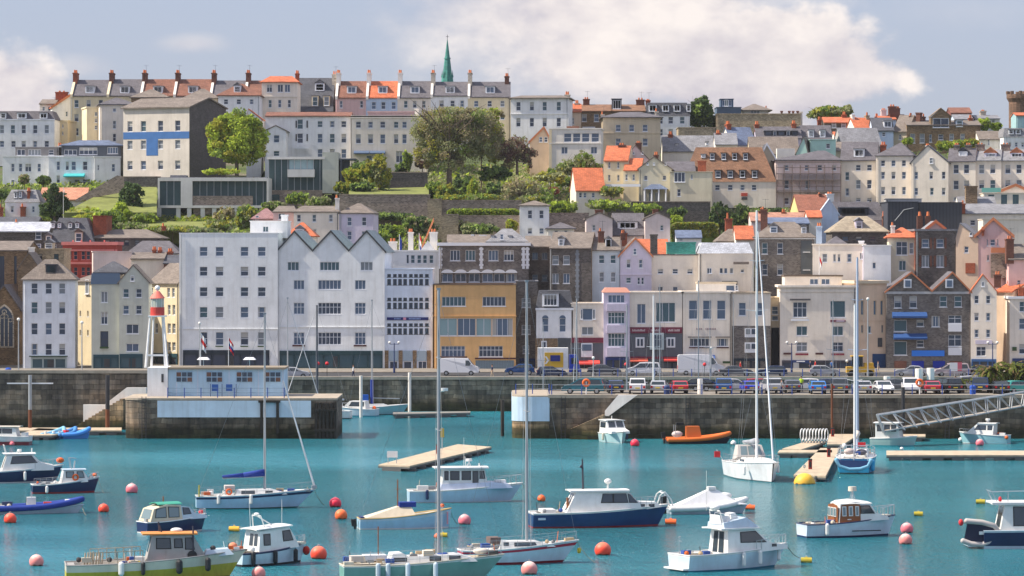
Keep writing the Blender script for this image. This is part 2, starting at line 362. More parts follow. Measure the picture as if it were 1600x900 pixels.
class Bld:
    """One building. Front plane is local y=0, x along the facade, z from its base."""
    def __init__(s, name, label, x0, x1, ye, wall, yb=None, D=None, dep=9, rot=0, cat='house', frame=FRW, group=None, glass=None, sidewall=None, ybot=None):
        if D is None: D=Dfor(yb)
        s.D=D;s.rot=R(rot);s.x0, s.x1=x0, x1
        s.W=(x1 - x0) * D / F / math.cos(s.rot);s.dep=dep
        zb=min(T(D), T(D + dep)) - .2 if yb is None else min(Z(yb, D), T(D)) - .3
        if D < 512: zb=4.12
        if ybot is not None: zb=Z(ybot, D)
        s.zb=zb;cx=X((x0 + x1) / 2, D)
        s.root=empty(name, (cx, D, zb), s.rot, label, cat, group)
        s.ze=Z(ye, D) - zb;s.wall=wall;s.frame=frame;s.wins=[];s.tri=[];s.glass=glass;s.prefix=s.root
        s.sw=sidewall or wall;s.flat=False
    def lx(s, px): return (px - (s.x0 + s.x1) / 2) / (s.x1 - s.x0) * s.W
    def lz(s, py): return Z(py, s.D) - s.zb
    def sc(s): return s.D / F
    def win(s, xs, ys, w=9, h=15, style='sash', frame=None, glass=None):
        for y in (ys if isinstance(ys, (list, tuple)) else [ys]):
            for x in (xs if isinstance(xs, (list, tuple)) else [xs]):
                s.wins.append((s.lx(x), s.lz(y), w * s.sc() / math.cos(s.rot), h * s.sc(), style, frame or s.frame, glass))
        return s
    def _place(s, x, z, w, h, style, frm, glass, y=0.0, parent=None):
        fr, panes=win_mesh(w, h, style, frm)
        o=ob('window', fr, parent or s.root, (x, y, z))
        g=glass if glass is not None else (s.glass if s.glass is not None else rnd.choice((0,0,0,1,1,3,2,5,5,6)))
        ob('pane', panes[g], o, (0,0,0))
    def walls(s):
        b=MB();W, dp, ze=s.W / 2, s.dep, s.ze
        zt=ze
        holes=[];proud=[]
        for q in s.wins:
            x, z, w, h=q[:4]
            w, h=round(w, 1), round(h, 1)
            r=(x - w/2, x + w/2, z - h/2, z + h/2)
            if r[0] > -W + .05 and r[1] < W - .05 and r[2] > .02 and r[3] < zt - .05 and not any(r[0] < a[1] and r[1] > a[0] and r[2] < a[3] and r[3] > a[2] for a in holes):
                holes.append(r);s._place(*q, y=.08)
            else: proud.append(q)
        xs=sorted({-W, W, *[a for r in holes for a in r[:2]]});zs=sorted({0, zt, *[a for r in holes for a in r[2:]]})
        for i in range(len(xs) - 1):
            j=0
            while j < len(zs) - 1:
                xm=(xs[i] + xs[i+1]) / 2
                def inh(jj): zm=(zs[jj] + zs[jj+1]) / 2;return any(r[0] < xm < r[1] and r[2] < zm < r[3] for r in holes)
                if inh(j): j += 1;continue
                k=j
                while k + 1 < len(zs) - 1 and not inh(k + 1): k += 1
                b.face([(xs[i],0, zs[j]),(xs[i+1],0, zs[j]),(xs[i+1],0, zs[k+1]),(xs[i],0, zs[k+1])]);j=k + 1
        for x0, x1, z0, z1 in holes:
            d=.24
            b.face([(x0,0, z0),(x0,0, z1),(x0, d, z1),(x0, d, z0)]);b.face([(x1,0, z0),(x1,0, z1),(x1, d, z1),(x1, d, z0)])
            b.face([(x0,0, z0),(x1,0, z0),(x1, d, z0),(x0, d, z0)]);b.face([(x0,0, z1),(x1,0, z1),(x1, d, z1),(x0, d, z1)])
        b.face([(-W, 0,0),(-W, dp, 0),(-W, dp, zt),(-W, 0, zt)],1);b.face([(W, 0,0),(W, dp, 0),(W, dp, zt),(W, 0, zt)],1)
        b.face([(-W, dp, 0),(W, dp, 0),(W, dp, zt),(-W, dp, zt)],1)
        if s.flat: b.face([(-W, 0, zt),(W, 0, zt),(W, dp, zt),(-W, dp, zt)],1)
        for t in s.tri: b.face(*t)
        me=bpy.data.meshes.new('wall');me.from_pydata(b.v, [], b.f);me.materials.append(s.wall);me.materials.append(s.sw)
        me.polygons.foreach_set('material_index', b.m);me.update()
        ob('wall', me, s.root)
        for q in proud: s._place(*q, y=-.14)
        if s.W > 5 and rnd.random() < .7:
            x=rnd.choice((-1,1)) * (W - .25)
            if not any(r[0] - .15 < x < r[1] + .15 for r in holes): q=MB();q.tube((x, -.1,.1),(x, -.1, zt - .1),.055, n=5);q.build('downpipe', rnd.choice((FRD, STEEL, s.wall)), s.root)
        return s
    # ---- roofs
    def gable_x(s, yr, m, o=.3, t=.18, ends=True, frac=.5):
        W, dp, ze=s.W / 2, s.dep, s.ze;zr=s.lz(yr);ym=dp * frac;s.zr=zr;s.ym=ym;s.roof='gx'
        s.tri += [([(-W, 0, ze),(-W, dp, ze),(-W, ym, zr)],1),([(W, 0, ze),(W, dp, ze),(W, ym, zr)],1)]
        b=MB();sl=(zr - ze) / ym;sb=(zr - ze) / (dp - ym);e=o * .4 if ends else -.02
        a, c_=(-o, ze - o * sl),(dp + o, ze - o * sb)
        for (ya, za),(yb_, zb_) in ((a, (ym, zr)),((ym, zr), c_)):
            b.hexa([(-W-e, ya, za+.01),(W+e, ya, za+.01),(W+e, yb_, zb_+.01),(-W-e, yb_, zb_+.01)],[(-W-e, ya, za+t),(W+e, ya, za+t),(W+e, yb_, zb_+t),(-W-e, yb_, zb_+t)])
        b.build('roof', m, s.root);return s
    def gable_f(s, apex, m, yv=None, o=.25, t=.2, verge=None, vt=.16):
        """front facing gables: apex list of (px, py);valleys equally between;yv valley row"""
        W, dp=s.W / 2, s.dep;zv=s.lz(yv) if yv else s.ze;s.roof='gf';s.gf=[]
        ax=[(s.lx(p), s.lz(q)) for p, q in apex]
        vx=[-W] + [(ax[i][0] + ax[i+1][0]) / 2 for i in range(len(ax) - 1)] + [W]
        b=MB();vg=MB()
        for i, (x, z) in enumerate(ax):
            l, r_=vx[i], vx[i+1];s.gf.append((l, x, r_, zv, z))
            s.tri += [([(l, 0, zv),(r_, 0, zv),(x, 0, z)],0),([(l, dp, zv),(r_, dp, zv),(x, dp, z)],1)]
            el=o if i == 0 else 0;er=o if i == len(ax) - 1 else 0
            zl=zv - el * (z - zv) / (x - l);zr_=zv - er * (z - zv) / (r_ - x)
            for (xa, za),(xb, zb_) in (((l - el, zl),(x, z)),((x, z),(r_ + er, zr_))):
                b.hexa([(xa, -.12, za+.01),(xb, -.12, zb_+.01),(xb, dp + .1, zb_+.01),(xa, dp + .1, za+.01)],[(xa, -.12, za+t),(xb, -.12, zb_+t),(xb, dp + .1, zb_+t),(xa, dp + .1, za+t)])
                if verge: vg.hexa([(xa, -.24, za-.12),(xb, -.24, zb_-.12),(xb, -.123, zb_-.12),(xa, -.123, za-.12)],[(xa, -.24, za+t+vt),(xb, -.24, zb_+t+vt),(xb, -.123, zb_+t+vt),(xa, -.123, za+t+vt)])
        if zv > s.ze + .02: s.ze=zv
        b.build('roof', m, s.root)
        if verge: vg.build('verge', verge, s.root)
        return s
    def hip(s, yr, m, ridge=.35, o=.35, cx=0.0, front=None):
        W, dp, ze=s.W / 2 + o, s.dep, s.ze;zr=s.lz(yr);s.zr=zr;s.ym=dp / 2;s.roof='gx'
        b=MB();h=s.W * ridge / 2;c0=cx * s.W
        B=[(-W, -o, ze),(W, -o, ze),(W, dp + o, ze),(-W, dp + o, ze)]
        Bt=[(x, y, ze + .14) for x, y, _ in B];dm=min(dp * .5, dp * .5)
        A, C_=(c0 - h, dm, zr),(c0 + h, dm, zr)
        b.face(B)
        for i in range(4): b.face([B[i], B[(i+1) % 4], Bt[(i+1) % 4], Bt[i]])
        b.face([Bt[0], Bt[1], C_, A]);b.face([Bt[1], Bt[2], C_]);b.face([Bt[2], Bt[3], A, C_]);b.face([Bt[3], Bt[0], A])
        b.build('roof', m, s.root);return s
    def mansard(s, yr, m, inset=1.2, top=None, o=.12):
        W, dp, ze=s.W / 2 + o, s.dep, s.ze;zr=s.lz(yr);s.zr=zr;s.ym=inset;s.roof='gx';i_=inset
        b=MB();b.hexa([(-W, -o, ze),(W, -o, ze),(W, dp+o, ze),(-W, dp+o, ze)],[(-W+i_*.6, i_, zr),(W-i_*.6, i_, zr),(W-i_*.6, dp-i_, zr),(-W+i_*.6, dp-i_, zr)])
        b.build('roof', m, s.root);return s
    def flatroof(s, m=None, cop=.28, proud=.12):
        W, dp, ze=s.W / 2, s.dep, s.ze;s.flat=True;s.roof='flat';s.zr=ze
        if cop:
            b=MB();p=proud
            b.box(-W-p, W+p, -p, .3, ze+.004, ze+cop);b.box(-W-p, W+p, dp-.3, dp+p, ze+.004, ze+cop)
            b.box(-W-p, -W+.3,.3, dp-.3, ze+.004, ze+cop);b.box(W-.3, W+p, .3, dp-.3, ze+.004, ze+cop)
            b.build('parapet', m or s.wall, s.root)
        return s
    def roofy(s, z):
        if s.roof != 'gx': return 1.0
        return max(0, min(1,(z - s.ze) / max(.1, s.zr - s.ze))) * s.ym
    # ---- attachments
    def chim(s, px, yt, yb=None, w=10, y=None, d=1.3, m=BRICK, pots=2, ph=5):
        x=s.lx(px);z1=s.lz(yt + ph if pots else yt);ww=w * s.sc();yy=s.dep / 2 if y is None else y
        z0=s.lz(yb) if yb else max(0.5, s.ze - .5)
        b=MB();b.box(x - ww/2, x + ww/2, yy - d/2, yy + d/2, z0, z1 - .22);b.box(x - ww/2 - .08, x + ww/2 + .08, yy - d/2 - .08, yy + d/2 + .08, z1 - .22, z1)
        c_=b.build('chimney', m, s.root)
        if pots and z1 > 8 and rnd.random() < .35:
            a=MB();xa=x + .2;a.tube((xa, yy, z1),(xa, yy, z1 + 1.5),.025, n=4);a.tube((xa - .45, yy, z1 + 1.4),(xa + .45, yy, z1 + 1.4),.02, n=4)
            for k in (-.4,-.15,.1,.35): a.tube((xa + k, yy - .18, z1 + 1.4),(xa + k, yy + .18, z1 + 1.4),.015, n=4)
            a.build('aerial', IRON, c_)
        for i in range(pots):
            q=MB();hh=ph * s.sc();yq=yy + (i - (pots-1)/2) * d / max(1, pots) * .8;xq=x + ((i % 2) - .5) * ww * .35
            q.tube((xq, yq, z1 - .02),(xq, yq, z1 + hh),.17,.12, n=7);q.build('chimney_pot', POT, c_)
        return s
    def dormer(s, px, py, w=10, h=11, m=None, roof=None, frame=None, n=1, kind='flat', style=None, glass=None, deep=2.6):
        x=s.lx(px);k=s.sc();ww, hh=w * k, h * k;z=s.lz(py);z0, z1=z - hh/2, z + hh/2;y0=s.roofy(z0) - .1
        b=MB();b.box(x-ww/2, x+ww/2, y0, y0 + deep, z0 - .1, z1)
        d=b.build('dormer', m or FRW, s.root);r_=roof or LROOF;q=MB()
        if kind == 'gable':
            a=z1 + ww * .42
            q.hexa([(x-ww/2-.12, y0-.15, z1),(x, y0-.15, a),(x, y0+deep, a),(x-ww/2-.12, y0+deep, z1)],[(x-ww/2-.12, y0-.15, z1+.14),(x, y0-.15, a+.14),(x, y0+deep, a+.14),(x-ww/2-.12, y0+deep, z1+.14)])
            q.hexa([(x, y0-.15, a),(x+ww/2+.12, y0-.15, z1),(x+ww/2+.12, y0+deep, z1),(x, y0+deep, a)],[(x, y0-.15, a+.14),(x+ww/2+.12, y0-.15, z1+.14),(x+ww/2+.12, y0+deep, z1+.14),(x, y0+deep, a+.14)])
            q.face([(x-ww/2, y0-.02, z1),(x+ww/2, y0-.02, z1),(x, y0-.02, a)])
        else: q.box(x-ww/2-.12, x+ww/2+.12, y0-.15, y0+deep, z1+.004, z1+.12)
        q.build('dormer_roof', r_, d)
        s._place(x, z, ww*.78, hh*.82, style or ('n%d' % n if n > 1 else 'sash'), frame or s.frame, glass, y=y0 - .11, parent=d)
        return s
    def panel(s, px, py, w, h, m, name='panel', y=-.05, d=.06, parent=None):
        x, z, k=s.lx(px), s.lz(py), s.sc();b=MB();b.box(x - w*k/2, x + w*k/2, y - d, y + .04, z - h*k/2, z + h*k/2);s.last=b.build(name, m, parent or s.root);return s
    def awning(s, px, py, w, h, m, out=1.1):
        x, z, k=s.lx(px), s.lz(py), s.sc();W, H=w*k/2, h*k/2
        b=MB();b.hexa([(x-W, -out, z-H-.02),(x+W, -out, z-H-.02),(x+W, -.01, z-H),(x-W, -.01, z-H)],[(x-W, -out, z-H*.4),(x+W, -out, z-H*.4),(x+W, -.01, z+H),(x-W, -.01, z+H)])
        b.build('awning', m, s.root);return s
    def band(s, y, h=.25, m=None, proud=.12):
        z=s.lz(y);b=MB();b.box(-s.W/2 - proud, s.W/2 + proud, -proud, -.003, z - h/2, z + h/2);b.build('cornice', m or s.wall, s.root);return s
    def quoins(s, xs, y0, y1, m=None, w=.3):
        for px in xs:
            b=MB();z=s.lz(y1);i=0;zt=s.lz(y0);x=s.lx(px);b.box(x - w*.5, x + w*.5,-.03,-.003, z, zt)
            while z < zt - .35: ww=w * (1 if i % 2 else .65);b.box(x - ww, x + ww, -.06,-.002, z, z + .33);z += .38;i += 1
            b.build('quoin', m or FRW, s.root)
        return s
    def shop(s, x0, x1, y0, y1, m, glassm=0, n=3, door=True):
        """a shopfront: fascia, pilasters, glazing, stall riser"""
        a, b_, z0, z1=s.lx(x0), s.lx(x1), s.lz(y1), s.lz(y0);k=MB();H=z1 - z0
        k.box(a, b_, -.22,-.004, z1 - H*.24, z1);k.box(a, b_, -.14,-.004, z0, z0 + H*.12)
        for i in range(n + 1):
            x=a + (b_ - a) * i / n;x=min(max(x, a + .1), b_ - .1);k.box(x - .1, x + .1,-.18,-.004, z0 + H*.12, z1 - H*.24)
        sf=k.build('shopfront', m, s.root)
        g=MB();g.box(a + .1, b_ - .1,-.05,-.006, z0 + H*.12, z1 - H*.24);g.build('pane', GLS[glassm], sf)
        if door:
            d=MB();xx=a + (b_ - a) * .55;d.box(xx - .45, xx + .45,-.1,-.052, z0 + .02, z0 + min(2.1, H*.7));d.build('door', FRD, sf)
        return s
    def done(s): return s.walls()
# ---------------------------------------------------------------- ground, water
def sheet(name, xs, ys, zf, m, smooth=True):
    b=MB();nx=len(xs);b.v=[(x, y, zf(x, y)) for y in ys for x in xs]
    for j in range(len(ys) - 1):
        for i in range(nx - 1):
            b.f.append((j*nx+i, j*nx+i+1,(j+1)*nx+i+1,(j+1)*nx+i));b.m.append(0)
    o=b.build(name, m, smooth=smooth);o['kind']='structure';return o
def thill(x, y):
    z=T(y)
    if y > 525: z += (noise.noise(Vector((x * .05, y * .05,0))) * 1.0) * min(1,(y - 525) / 30)
    k=max(0, abs(x) - 130) / 300
    return z - (z - 4) * min(1, k * k) * (.6 if y > 520 else 0)
xs=[-6000,-2500,-1000,-500,-300] + [-220 + 5 * i for i in range(89)] + [300,500,1000,2500,6000]
sheet('terrain', xs, [522,527,533,540,547,555,563,570,578,586,594,602,610,618,626,634,642,650,660,672,690,720,780,900,1400,3000,9000], thill, mat('hillside_ground', (.08,.09,.04),.95,'terrain'))
W_=mat('harbour_water', (.01,.2,.27),.1,'water')
sheet('water', [-6000,-1000,-200,-60,60,200,1000,6000],[-3000,-300,0,150,220,300,380,463.5], lambda x, y: 0, W_)
sheet('seabed', [-6000,6000],[-3000,530], lambda x, y: -5, mat('seabed_sand', (.05,.1,.1),.9))
sheet('street', [-6000,-200,200,6000],[463.9,490], lambda x, y: 4.104, AGREY)
sheet('pavement', [-6000,-200,200,6000],[490,524], lambda x, y: 4.11 if y < 512 else 4.9, PADE)
b=MB();b.box(-6000,6000,488.6,490,4.05,4.25);b.build('kerb', PAVE)['kind']='structure'
b=MB();x=-105
while x < 105: b.box(x, x + 2.6,476.2,476.35,4.1,4.109);x += 5.5
b.build('road_markings', WPAINT)['kind']='structure'
# ---------------------------------------------------------------- harbour walls
def wallbox(name, label, x0, x1, y0, y1, z1, m=HARB, cope=True, z0=-5, cat='harbour wall'):
    r=empty(name, ((x0 + x1) / 2, y0,0),0, label, cat);w_=(x1 - x0) / 2
    b=MB();b.box(-w_, w_, 0, y1 - y0, z0, z1 - .35);b.build('wall', m, r)
    if cope:
        b=MB();b.box(-w_ - .08, w_ + .08,-.12,1.0, z1 - .347, z1 + .02);b.build('coping', PAVE, r)
    return r
wallbox('quay_wall','long dark granite quay wall below the street, behind the inner marina', -600,600,463,463.85,4.42)
wallbox('harbour_wall','tall stained granite harbour wall at left with steps down to a pontoon', -600, X(236,418),418,420,6.72)
sheet('quay_deck', [-600, X(262,440)],[420.1,463], lambda x, y: 4.2, PADE)
b=MB();b.box(-600, X(262,440),461,462.9,-5,4.19);b.box(X(230,418), X(262,430),420.2,461,-5,4.18);b.build('quay_fill', HARB)['kind']='structure'
PX0=X(858,395);
r=wallbox('harbour_wall','long dark granite pier wall at right carrying the parked cars', PX0,600,395,396,4.78)
sheet('pier_deck', [PX0,600],[396.02,411.9], lambda x, y: 4.6, PADE)
b=MB();b.box(PX0,600,411.9,412.6,-5,4.6);b.build('pier_back_wall', HARB);tag(bpy.data.objects['pier_back_wall'],'rear granite face of the right pier towards the inner marina','harbour wall')
def pier_head(name, label, px0, px1, D, dep, z1, left=True, mats=None, bands=None, rc=2.2):
    """rounded masonry pier head;bands=[(z0, z1, material)]"""
    x0, x1=X(px0, D), X(px1, D);cx=(x0 + x1) / 2
    r=empty(name, (cx, D, 0),0, label,'pier head')
    pts=[]
    w_=(x1 - x0) / 2
    if left: cs=[(-w_ + rc, rc, 180,270),(w_ - .05,.05,270,360),(w_ - .05, dep - .05,0,90),(-w_ + rc, dep - rc, 90,180)]
    else: cs=[(-w_ + .05,.05,180,270),(w_ - rc, rc, 270,360),(w_ - rc, dep - rc, 0,90),(-w_ + .05, dep - .05,90,180)]
    for x, y, a0, a1 in cs:
        rr=rc if abs(x) < w_ - .1 else .05
        for k in range(7):
            a=R(a0 + (a1 - a0) * k / 6);pts.append((x + rr * math.cos(a), y + rr * math.sin(a)))
    for nm, za, zb_, m, pr in bands:
        b=MB();n=len(pts);g=1 + pr / w_
        lo=[(x * g, y if y > dep / 2 else y - pr, za) for x, y in pts];hi=[(a, b_, zb_) for a, b_, _ in lo]
        for i in range(n): b.face([lo[i], lo[(i+1) % n], hi[(i+1) % n], hi[i]])
        b.face(hi);b.build(nm, m, r)
    return r
HW=mat('harbour_granite_warm', (.34,.25,.16),.95,'harbour')
lh=pier_head('pier_head','rounded granite pier head at left under the pale blue harbour building', 193,526,395,13,4.4, True, bands=[('wall', -5,4.2, HARB, 0),('deck', 4.2,4.42, PAVE, .06)])
b=MB();xa, xb=X(246,395), X(486,395);b.box(xa, xb, -.10,-.004, Z(652,395),4.15);b.build('painted_panel', plaster('pale_blue_quay_paint', (.60,.70,.79)), lh, (-lh.location.x, 0,0))
b=MB();xa, xb=X(494,395), X(524,395)
for i in range(6):
    x=xa + (xb - xa) * i / 5;b.box(x - .14, x + .14,-.35,-.01,-1,3.9)
for z in (.8,3.0): b.box(xa - .2, xb + .2,-.52,-.352, z, z + .3)
b.build('timber_fender', mat('wet_dark_timber', (.035,.03,.025),.9,'wood'), lh, (-lh.location.x, 0,0))
b=MB();
for px in (409,434): x=X(px, 395);b.box(x - .15, x + .15,-.4,-.104,.6,4.0)
b.box(X(404,395), X(438,395),-.4,-.104,3.95,4.2);b.build('fender_post', mat('wet_dark_timber', (.035,.03,.025)), lh, (-lh.location.x, 0,0))
rh=pier_head('pier_head','rounded pier head at right end of the harbour entrance with pale blue painted top', 800,858,395,17.2,4.78, True, bands=[('wall', -5,1.9, HW, 0),('painted_top', 1.9,4.55, plaster('pale_blue_pier_paint', (.46,.58,.70)),.05),('deck', 4.55,4.7, PAVE, .02)])
def poly_wall(name, label, pts, D, th, m, cat='stairs', steps=None):
    c=P(pts[0][0], pts[0][1], D);r=empty(name, (c.x, D, 0), R(-9), label, cat)
    q=[(X(a, D) - c.x, Z(b_, D)) for a, b_ in pts];b=MB()
    f=[(x, 0, z) for x, z in q];k=[(x, th, z) for x, z in q]
    b.face(f);b.face(list(reversed(k)))
    for i in range(len(q)): j=(i + 1) % len(q);b.face([f[i], f[j], k[j], k[i]])
    b.build('parapet', m, r)
    if steps:
        (xa, za),(xb, zb_), n, m2=(X(steps[0][0], D) - c.x, Z(steps[0][1], D)),(X(steps[1][0], D) - c.x, Z(steps[1][1], D)), steps[2], steps[3]
        b=MB()
        for i in range(n):
            x0=xa + (xb - xa) * i / n;x1=xa + (xb - xa) * (i + 1) / n;z1=za + (zb_ - za) * (i + 1) / n
            b.box(min(x0, x1), max(x0, x1),-1.6,-.004,-4.5, z1)
        b.build('steps', m2, r)
    return r
poly_wall('quay_steps','white walled stone steps down the left harbour wall to the pontoon', [(130,663),(130,632),(164,632),(200,605),(231,605),(231,622),(203,622),(146,663)],417.2,.5, LIME, steps=((122,668),(200,622),14, HW))
poly_wall('quay_steps','pale walled stone steps down the face of the right pier wall', [(945,650),(945,642),(966,617),(996,617),(951,650)],394.4,.4, LIME, steps=((893,671),(945,648),14, HW))
b=MB();c=P(945,650,393)
for px, lab in ((1075,'iron ladder down the pier wall beside the orange inflatable'),(1480,'iron ladder down the pier wall right of the gangway foot'),(880,'iron ladder beside the right pier head'),(225,'iron ladder on the left pier head')):
    o=empty('ladder', (X(px, 394.9),394.9,0),0, lab,'ladder');b=MB();b.tube((-.22,0,-1),(-.22,0,4.6),.04, n=5);b.tube((.22,0,-1),(.22,0,4.6),.04, n=5)
    for i in range(16): b.tube((-.22,0,-.8 + i*.34),(.22,0,-.8 + i*.34),.025, n=4)
    b.build('rungs', IRON, o)
def railing(label, px0, px1, D, z, h=1.05, step=2.4, m=None, y=0, name='railing'):
    x0, x1=X(px0, D), X(px1, D);r=empty(name, ((x0 + x1) / 2, D, z),0, label,'railing');w_=(x1 - x0) / 2
    b=MB();p=MB();n=min(98, max(1, round(2 * w_ / step)));p.tube((0,0,0),(0,0, h + .05),.055, n=6);pm=p.mesh('post', mat('blue_railing_post', (.02,.06,.28),.5))
    for i in range(n + 1): ob('post', pm, r, (-w_ + 2 * w_ * i / n, 0,0))
    for hh in (h, h * .52): b.tube((-w_, 0, hh),(w_, 0, hh),.028, n=5)
    b.build('rail', m or STEEL, r);return r
railing('steel railing with dark blue posts along the edge of the right pier', 862,1660,395.6,4.8, step=3.2)
railing('thin grey railing along the front of the blue harbour building', 262,444,396.2,4.42, m=mat('blue_grey_paint', (.12,.2,.3),.5), step=1.8)
railing('short steel railing on the pale blue pier head beside the entrance', 806,858,400,4.7, step=1.5)
railing('street railing of thin grey posts along the quay edge', 850,1600,463.6,4.42, h=.95, step=2.4)
def gwall(label, x0, x1, yt, yb, D, m=GSTONE, dep=.8, name='garden_wall', capm=None):
    a, b_=X(x0, D), X(x1, D);r=empty(name, ((a + b_) / 2, D, Z(yb, D) - 3),0, label,'garden wall');w_=(b_ - a) / 2;h=Z(yt, D) - r.location.z
    b=MB();b.box(-w_, w_, 0, dep, 0, h);b.build('wall', m, r);b=MB();b.box(-w_ - .06, w_ + .06,-.08, dep + .08, h + .003, h + .16);b.build('coping', capm or GSTONE, r);return r
gwall('long dark stone retaining wall on the hill between shrubs and the big tree', 530,672,305,345,588)
gwall('dark mossy retaining wall under the cream terrace beside the big tree', 600,668,270,292,606, DSTONE)
gwall('grey terrace wall above the clipped hedge in the hillside garden', 688,815,314,330,582)
gwall('low stone wall under the clipped hedge above the grey stone hotel', 700,812,338,352,572, dep=.6)
gwall('tan stone buttress wall on the hillside beside the ivy covered arch', 668,690,312,345,580, TSTONE, 2)
gwall('rough tan stone wall falling behind the crane above the stone hotel', 690,716,336,368,570, TSTONE, 2)
gwall('stone garden wall beside the white tower house and yellow shrubs', 858,920,334,362,572)
gwall('low dark wall under the gabled cream house with the portico', 950,1110,316,334,592, DSTONE)
gwall('grey retaining wall under the white mural building', 190,250,277,292,618, STONE)
c=P(100,312,596);r=empty('sloping_wall', (c.x, 596,0),0,'dark stone wall running diagonally up the green slope at left','garden wall')
b=MB();q=[(X(a, 596) - c.x, Z(b_, 596)) for a, b_ in ((118,316),(118,312),(183,274),(193,276),(193,300),(160,306))]
f=[(x, 0, z) for x, z in q];k=[(x, .7, z) for x, z in q];b.face(f);b.face(list(reversed(k)))
for i in range(len(q)): j=(i+1) % len(q);b.face([f[i], f[j], k[j], k[i]])
b.build('wall', GSTONE, r)
def lawn(name, pts, col=(.17,.19,.05)):
    b=MB();top=[P(*p) for p in pts];b.face(top);n=len(top)
    lo=[p + Vector((0,.3,-2.5)) for p in top]
    for i in range(n): b.face([top[i], top[(i+1) % n], lo[(i+1) % n], lo[i]])
    o=b.build(name, mat('grass_lawn', col, .95,'lawn'));o['kind']='structure'
lawn('lawn', [(125,356,574),(345,356,574),(345,346,586),(150,346,586)])
lawn('grass_slope', [(100,332,584),(245,332,584),(245,292,606),(190,292,608),(150,306,597)])
lawn('lawn', [(545,305,590),(670,305,590),(670,292,604),(545,296,600)])
B=Bld
# ================================================================ ridge terrace
def terr(label, x0, x1, wall, roof, ridge=124, eave=150, D=664, dorm=True, chim=DBRICK, wins=(), n=3, wl=None, **k):
    h=B('terrace_house', label, x0, x1, eave, wall, D=D, dep=11, group='ridge terrace houses', sidewall=wl, **k)
    h.gable_x(ridge, roof, ends=False, o=.2)
    w_=x1 - x0
    if dorm: h.dormer(x0 + w_ * .52,140,15,11, n=2, roof=LROOF, glass=1)
    if wins: h.win(*wins)
    else: h.win([x0 + w_ * (i + .5) / n for i in range(n)],[162,184,206],7,12)
    h.chim(x0 + 3,107,150,6.5, m=chim, d=3.2, pots=3, ph=5)
    W, ze, zr=h.W/2, h.ze, h.zr;b=MB()
    b.hexa([(-W-.02,-.3, ze-.3),(-W+.42,-.3, ze-.3),(-W+.42, h.dep/2, zr),(-W-.02, h.dep/2, zr)],[(-W-.02,-.3, ze+.3),(-W+.42,-.3, ze+.3),(-W+.42, h.dep/2, zr+.62),(-W-.02, h.dep/2, zr+.62)]);b.build('party_wall', OFFW if x0 > 200 else CREAM, h.root)
    return h.done()
terr('cream terrace house with grey slate roof at the left end of the ridge', 110,167, CREAM, SLATE, chim=BRICK)
terr('cream ridge terrace house with slate roof and second chimney from left', 167,219, CREAM, SLATE, ridge=123)
terr('ridge terrace house with brown tile roof behind the mural building', 219,271, CREAM, BROOF, ridge=123, chim=DBRICK)
terr('second brown roofed ridge house beside the first brown one', 271,328, PPINK, BROOF, ridge=123)
terr('grey slate ridge house between the brown roofs', 328,382, OFFW, SLATE, ridge=125, dorm=False)
terr('narrow brown roofed ridge house beside the tall orange topped house', 382,424, WHITE, BROOF, ridge=125, dorm=False, eave=148)
h=B('terrace_house','dark slate ridge house with arched white dormers', 464,521,173, STONE, D=664, dep=11, group='ridge terrace houses');h.gable_x(121, DSLATE, ends=False)
h.dormer(498,135,15,12, kind='gable', roof=LROOF).dormer(492,158,10,17, m=CREAM).dormer(510,158,10,17, m=CREAM).chim(521,109,172,8, m=PSTONE, d=2.4, pots=2).done()
terr('pink ridge house with red brown roof', 524,572, PINK, BROOF, ridge=126, eave=153, chim=OFFW, wins=([533,565],163,5,11))
terr('pale blue ridge house with bright orange roof', 572,621, PBLUE, OROOF, ridge=126, eave=153, chim=OFFW, wins=([584,599,615],165,7,11))
terr('cream ridge house with slate roof left of the spire', 621,673, PALEC, SLATE, ridge=126, eave=153, chim=OFFW, wins=([634,648,662],163,6,11))
terr('white ridge house with slate roof under the green spire', 673,731, WHITE, SLATE, ridge=127, eave=150, chim=PSTONE, wins=([690,707,722],162,7,10))
h=terr('cream end house with slate roof at the right of the ridge terrace', 731,798, CREAM, SLATE, ridge=127, eave=152, chim=PSTONE, wins=([744,765,785],[162,182],7,9));h.chim(792,112,150,7, m=DBRICK, d=2, pots=2)
h=B('town_house','tall cream house with orange hipped roof rising above the ridge terrace', 409,465,129, PALEC, D=655, dep=9);h.hip(117, OROOF, .62).win([421,438,449],138,9,12,'n2').win([422,437,452],[162,186],5,12).chim(461,107,130,6, y=7).band(151,.2).done()
h=B('town_house','white house with brown hipped roof and round topped dormer left of the green tree', 341,406,150, WHITE, D=648, dep=9);h.hip(129, BROOF, .12).dormer(370,139,11,11, kind='gable', m=FRW).win([353,373,393],159,7,8).win([353,373,393],178,7,9).done()
h=B('cottage','small house with orange roof edge behind the green tree', 385,408,186, WHITE, D=630, dep=7);h.gable_f([(388,171)], OROOF).done()
h=B('brick_building','grey brown house wall with parapet in front of the ridge terrace', 205,262,153, BSTONE, D=650, dep=8);h.hip(138, TSLATE, .1).done()
h=B('brick_building','taupe hipped roof house beside the mural building', 288,340,154, TAN, D=652, dep=8);h.hip(137, TSLATE, .1).done()
h=B('white_house','white gabled house with orange roof edge left of the ridge terrace', 82,111,168, WHITE, D=668, dep=12, rot=12);h.gable_f([(110,149)], OROOF, verge=TRIM).win([104],178,3,8).done()
h=B('white_house','small white house with brick chimney stack at far left of the skyline', 62,86,163, OFFW, D=672, dep=9);h.gable_x(155, TSLATE).win([68,77],170,4,6).chim(92,140,160,19, m=BRICK, pots=5, ph=2).chim(79,158,168,4).done()
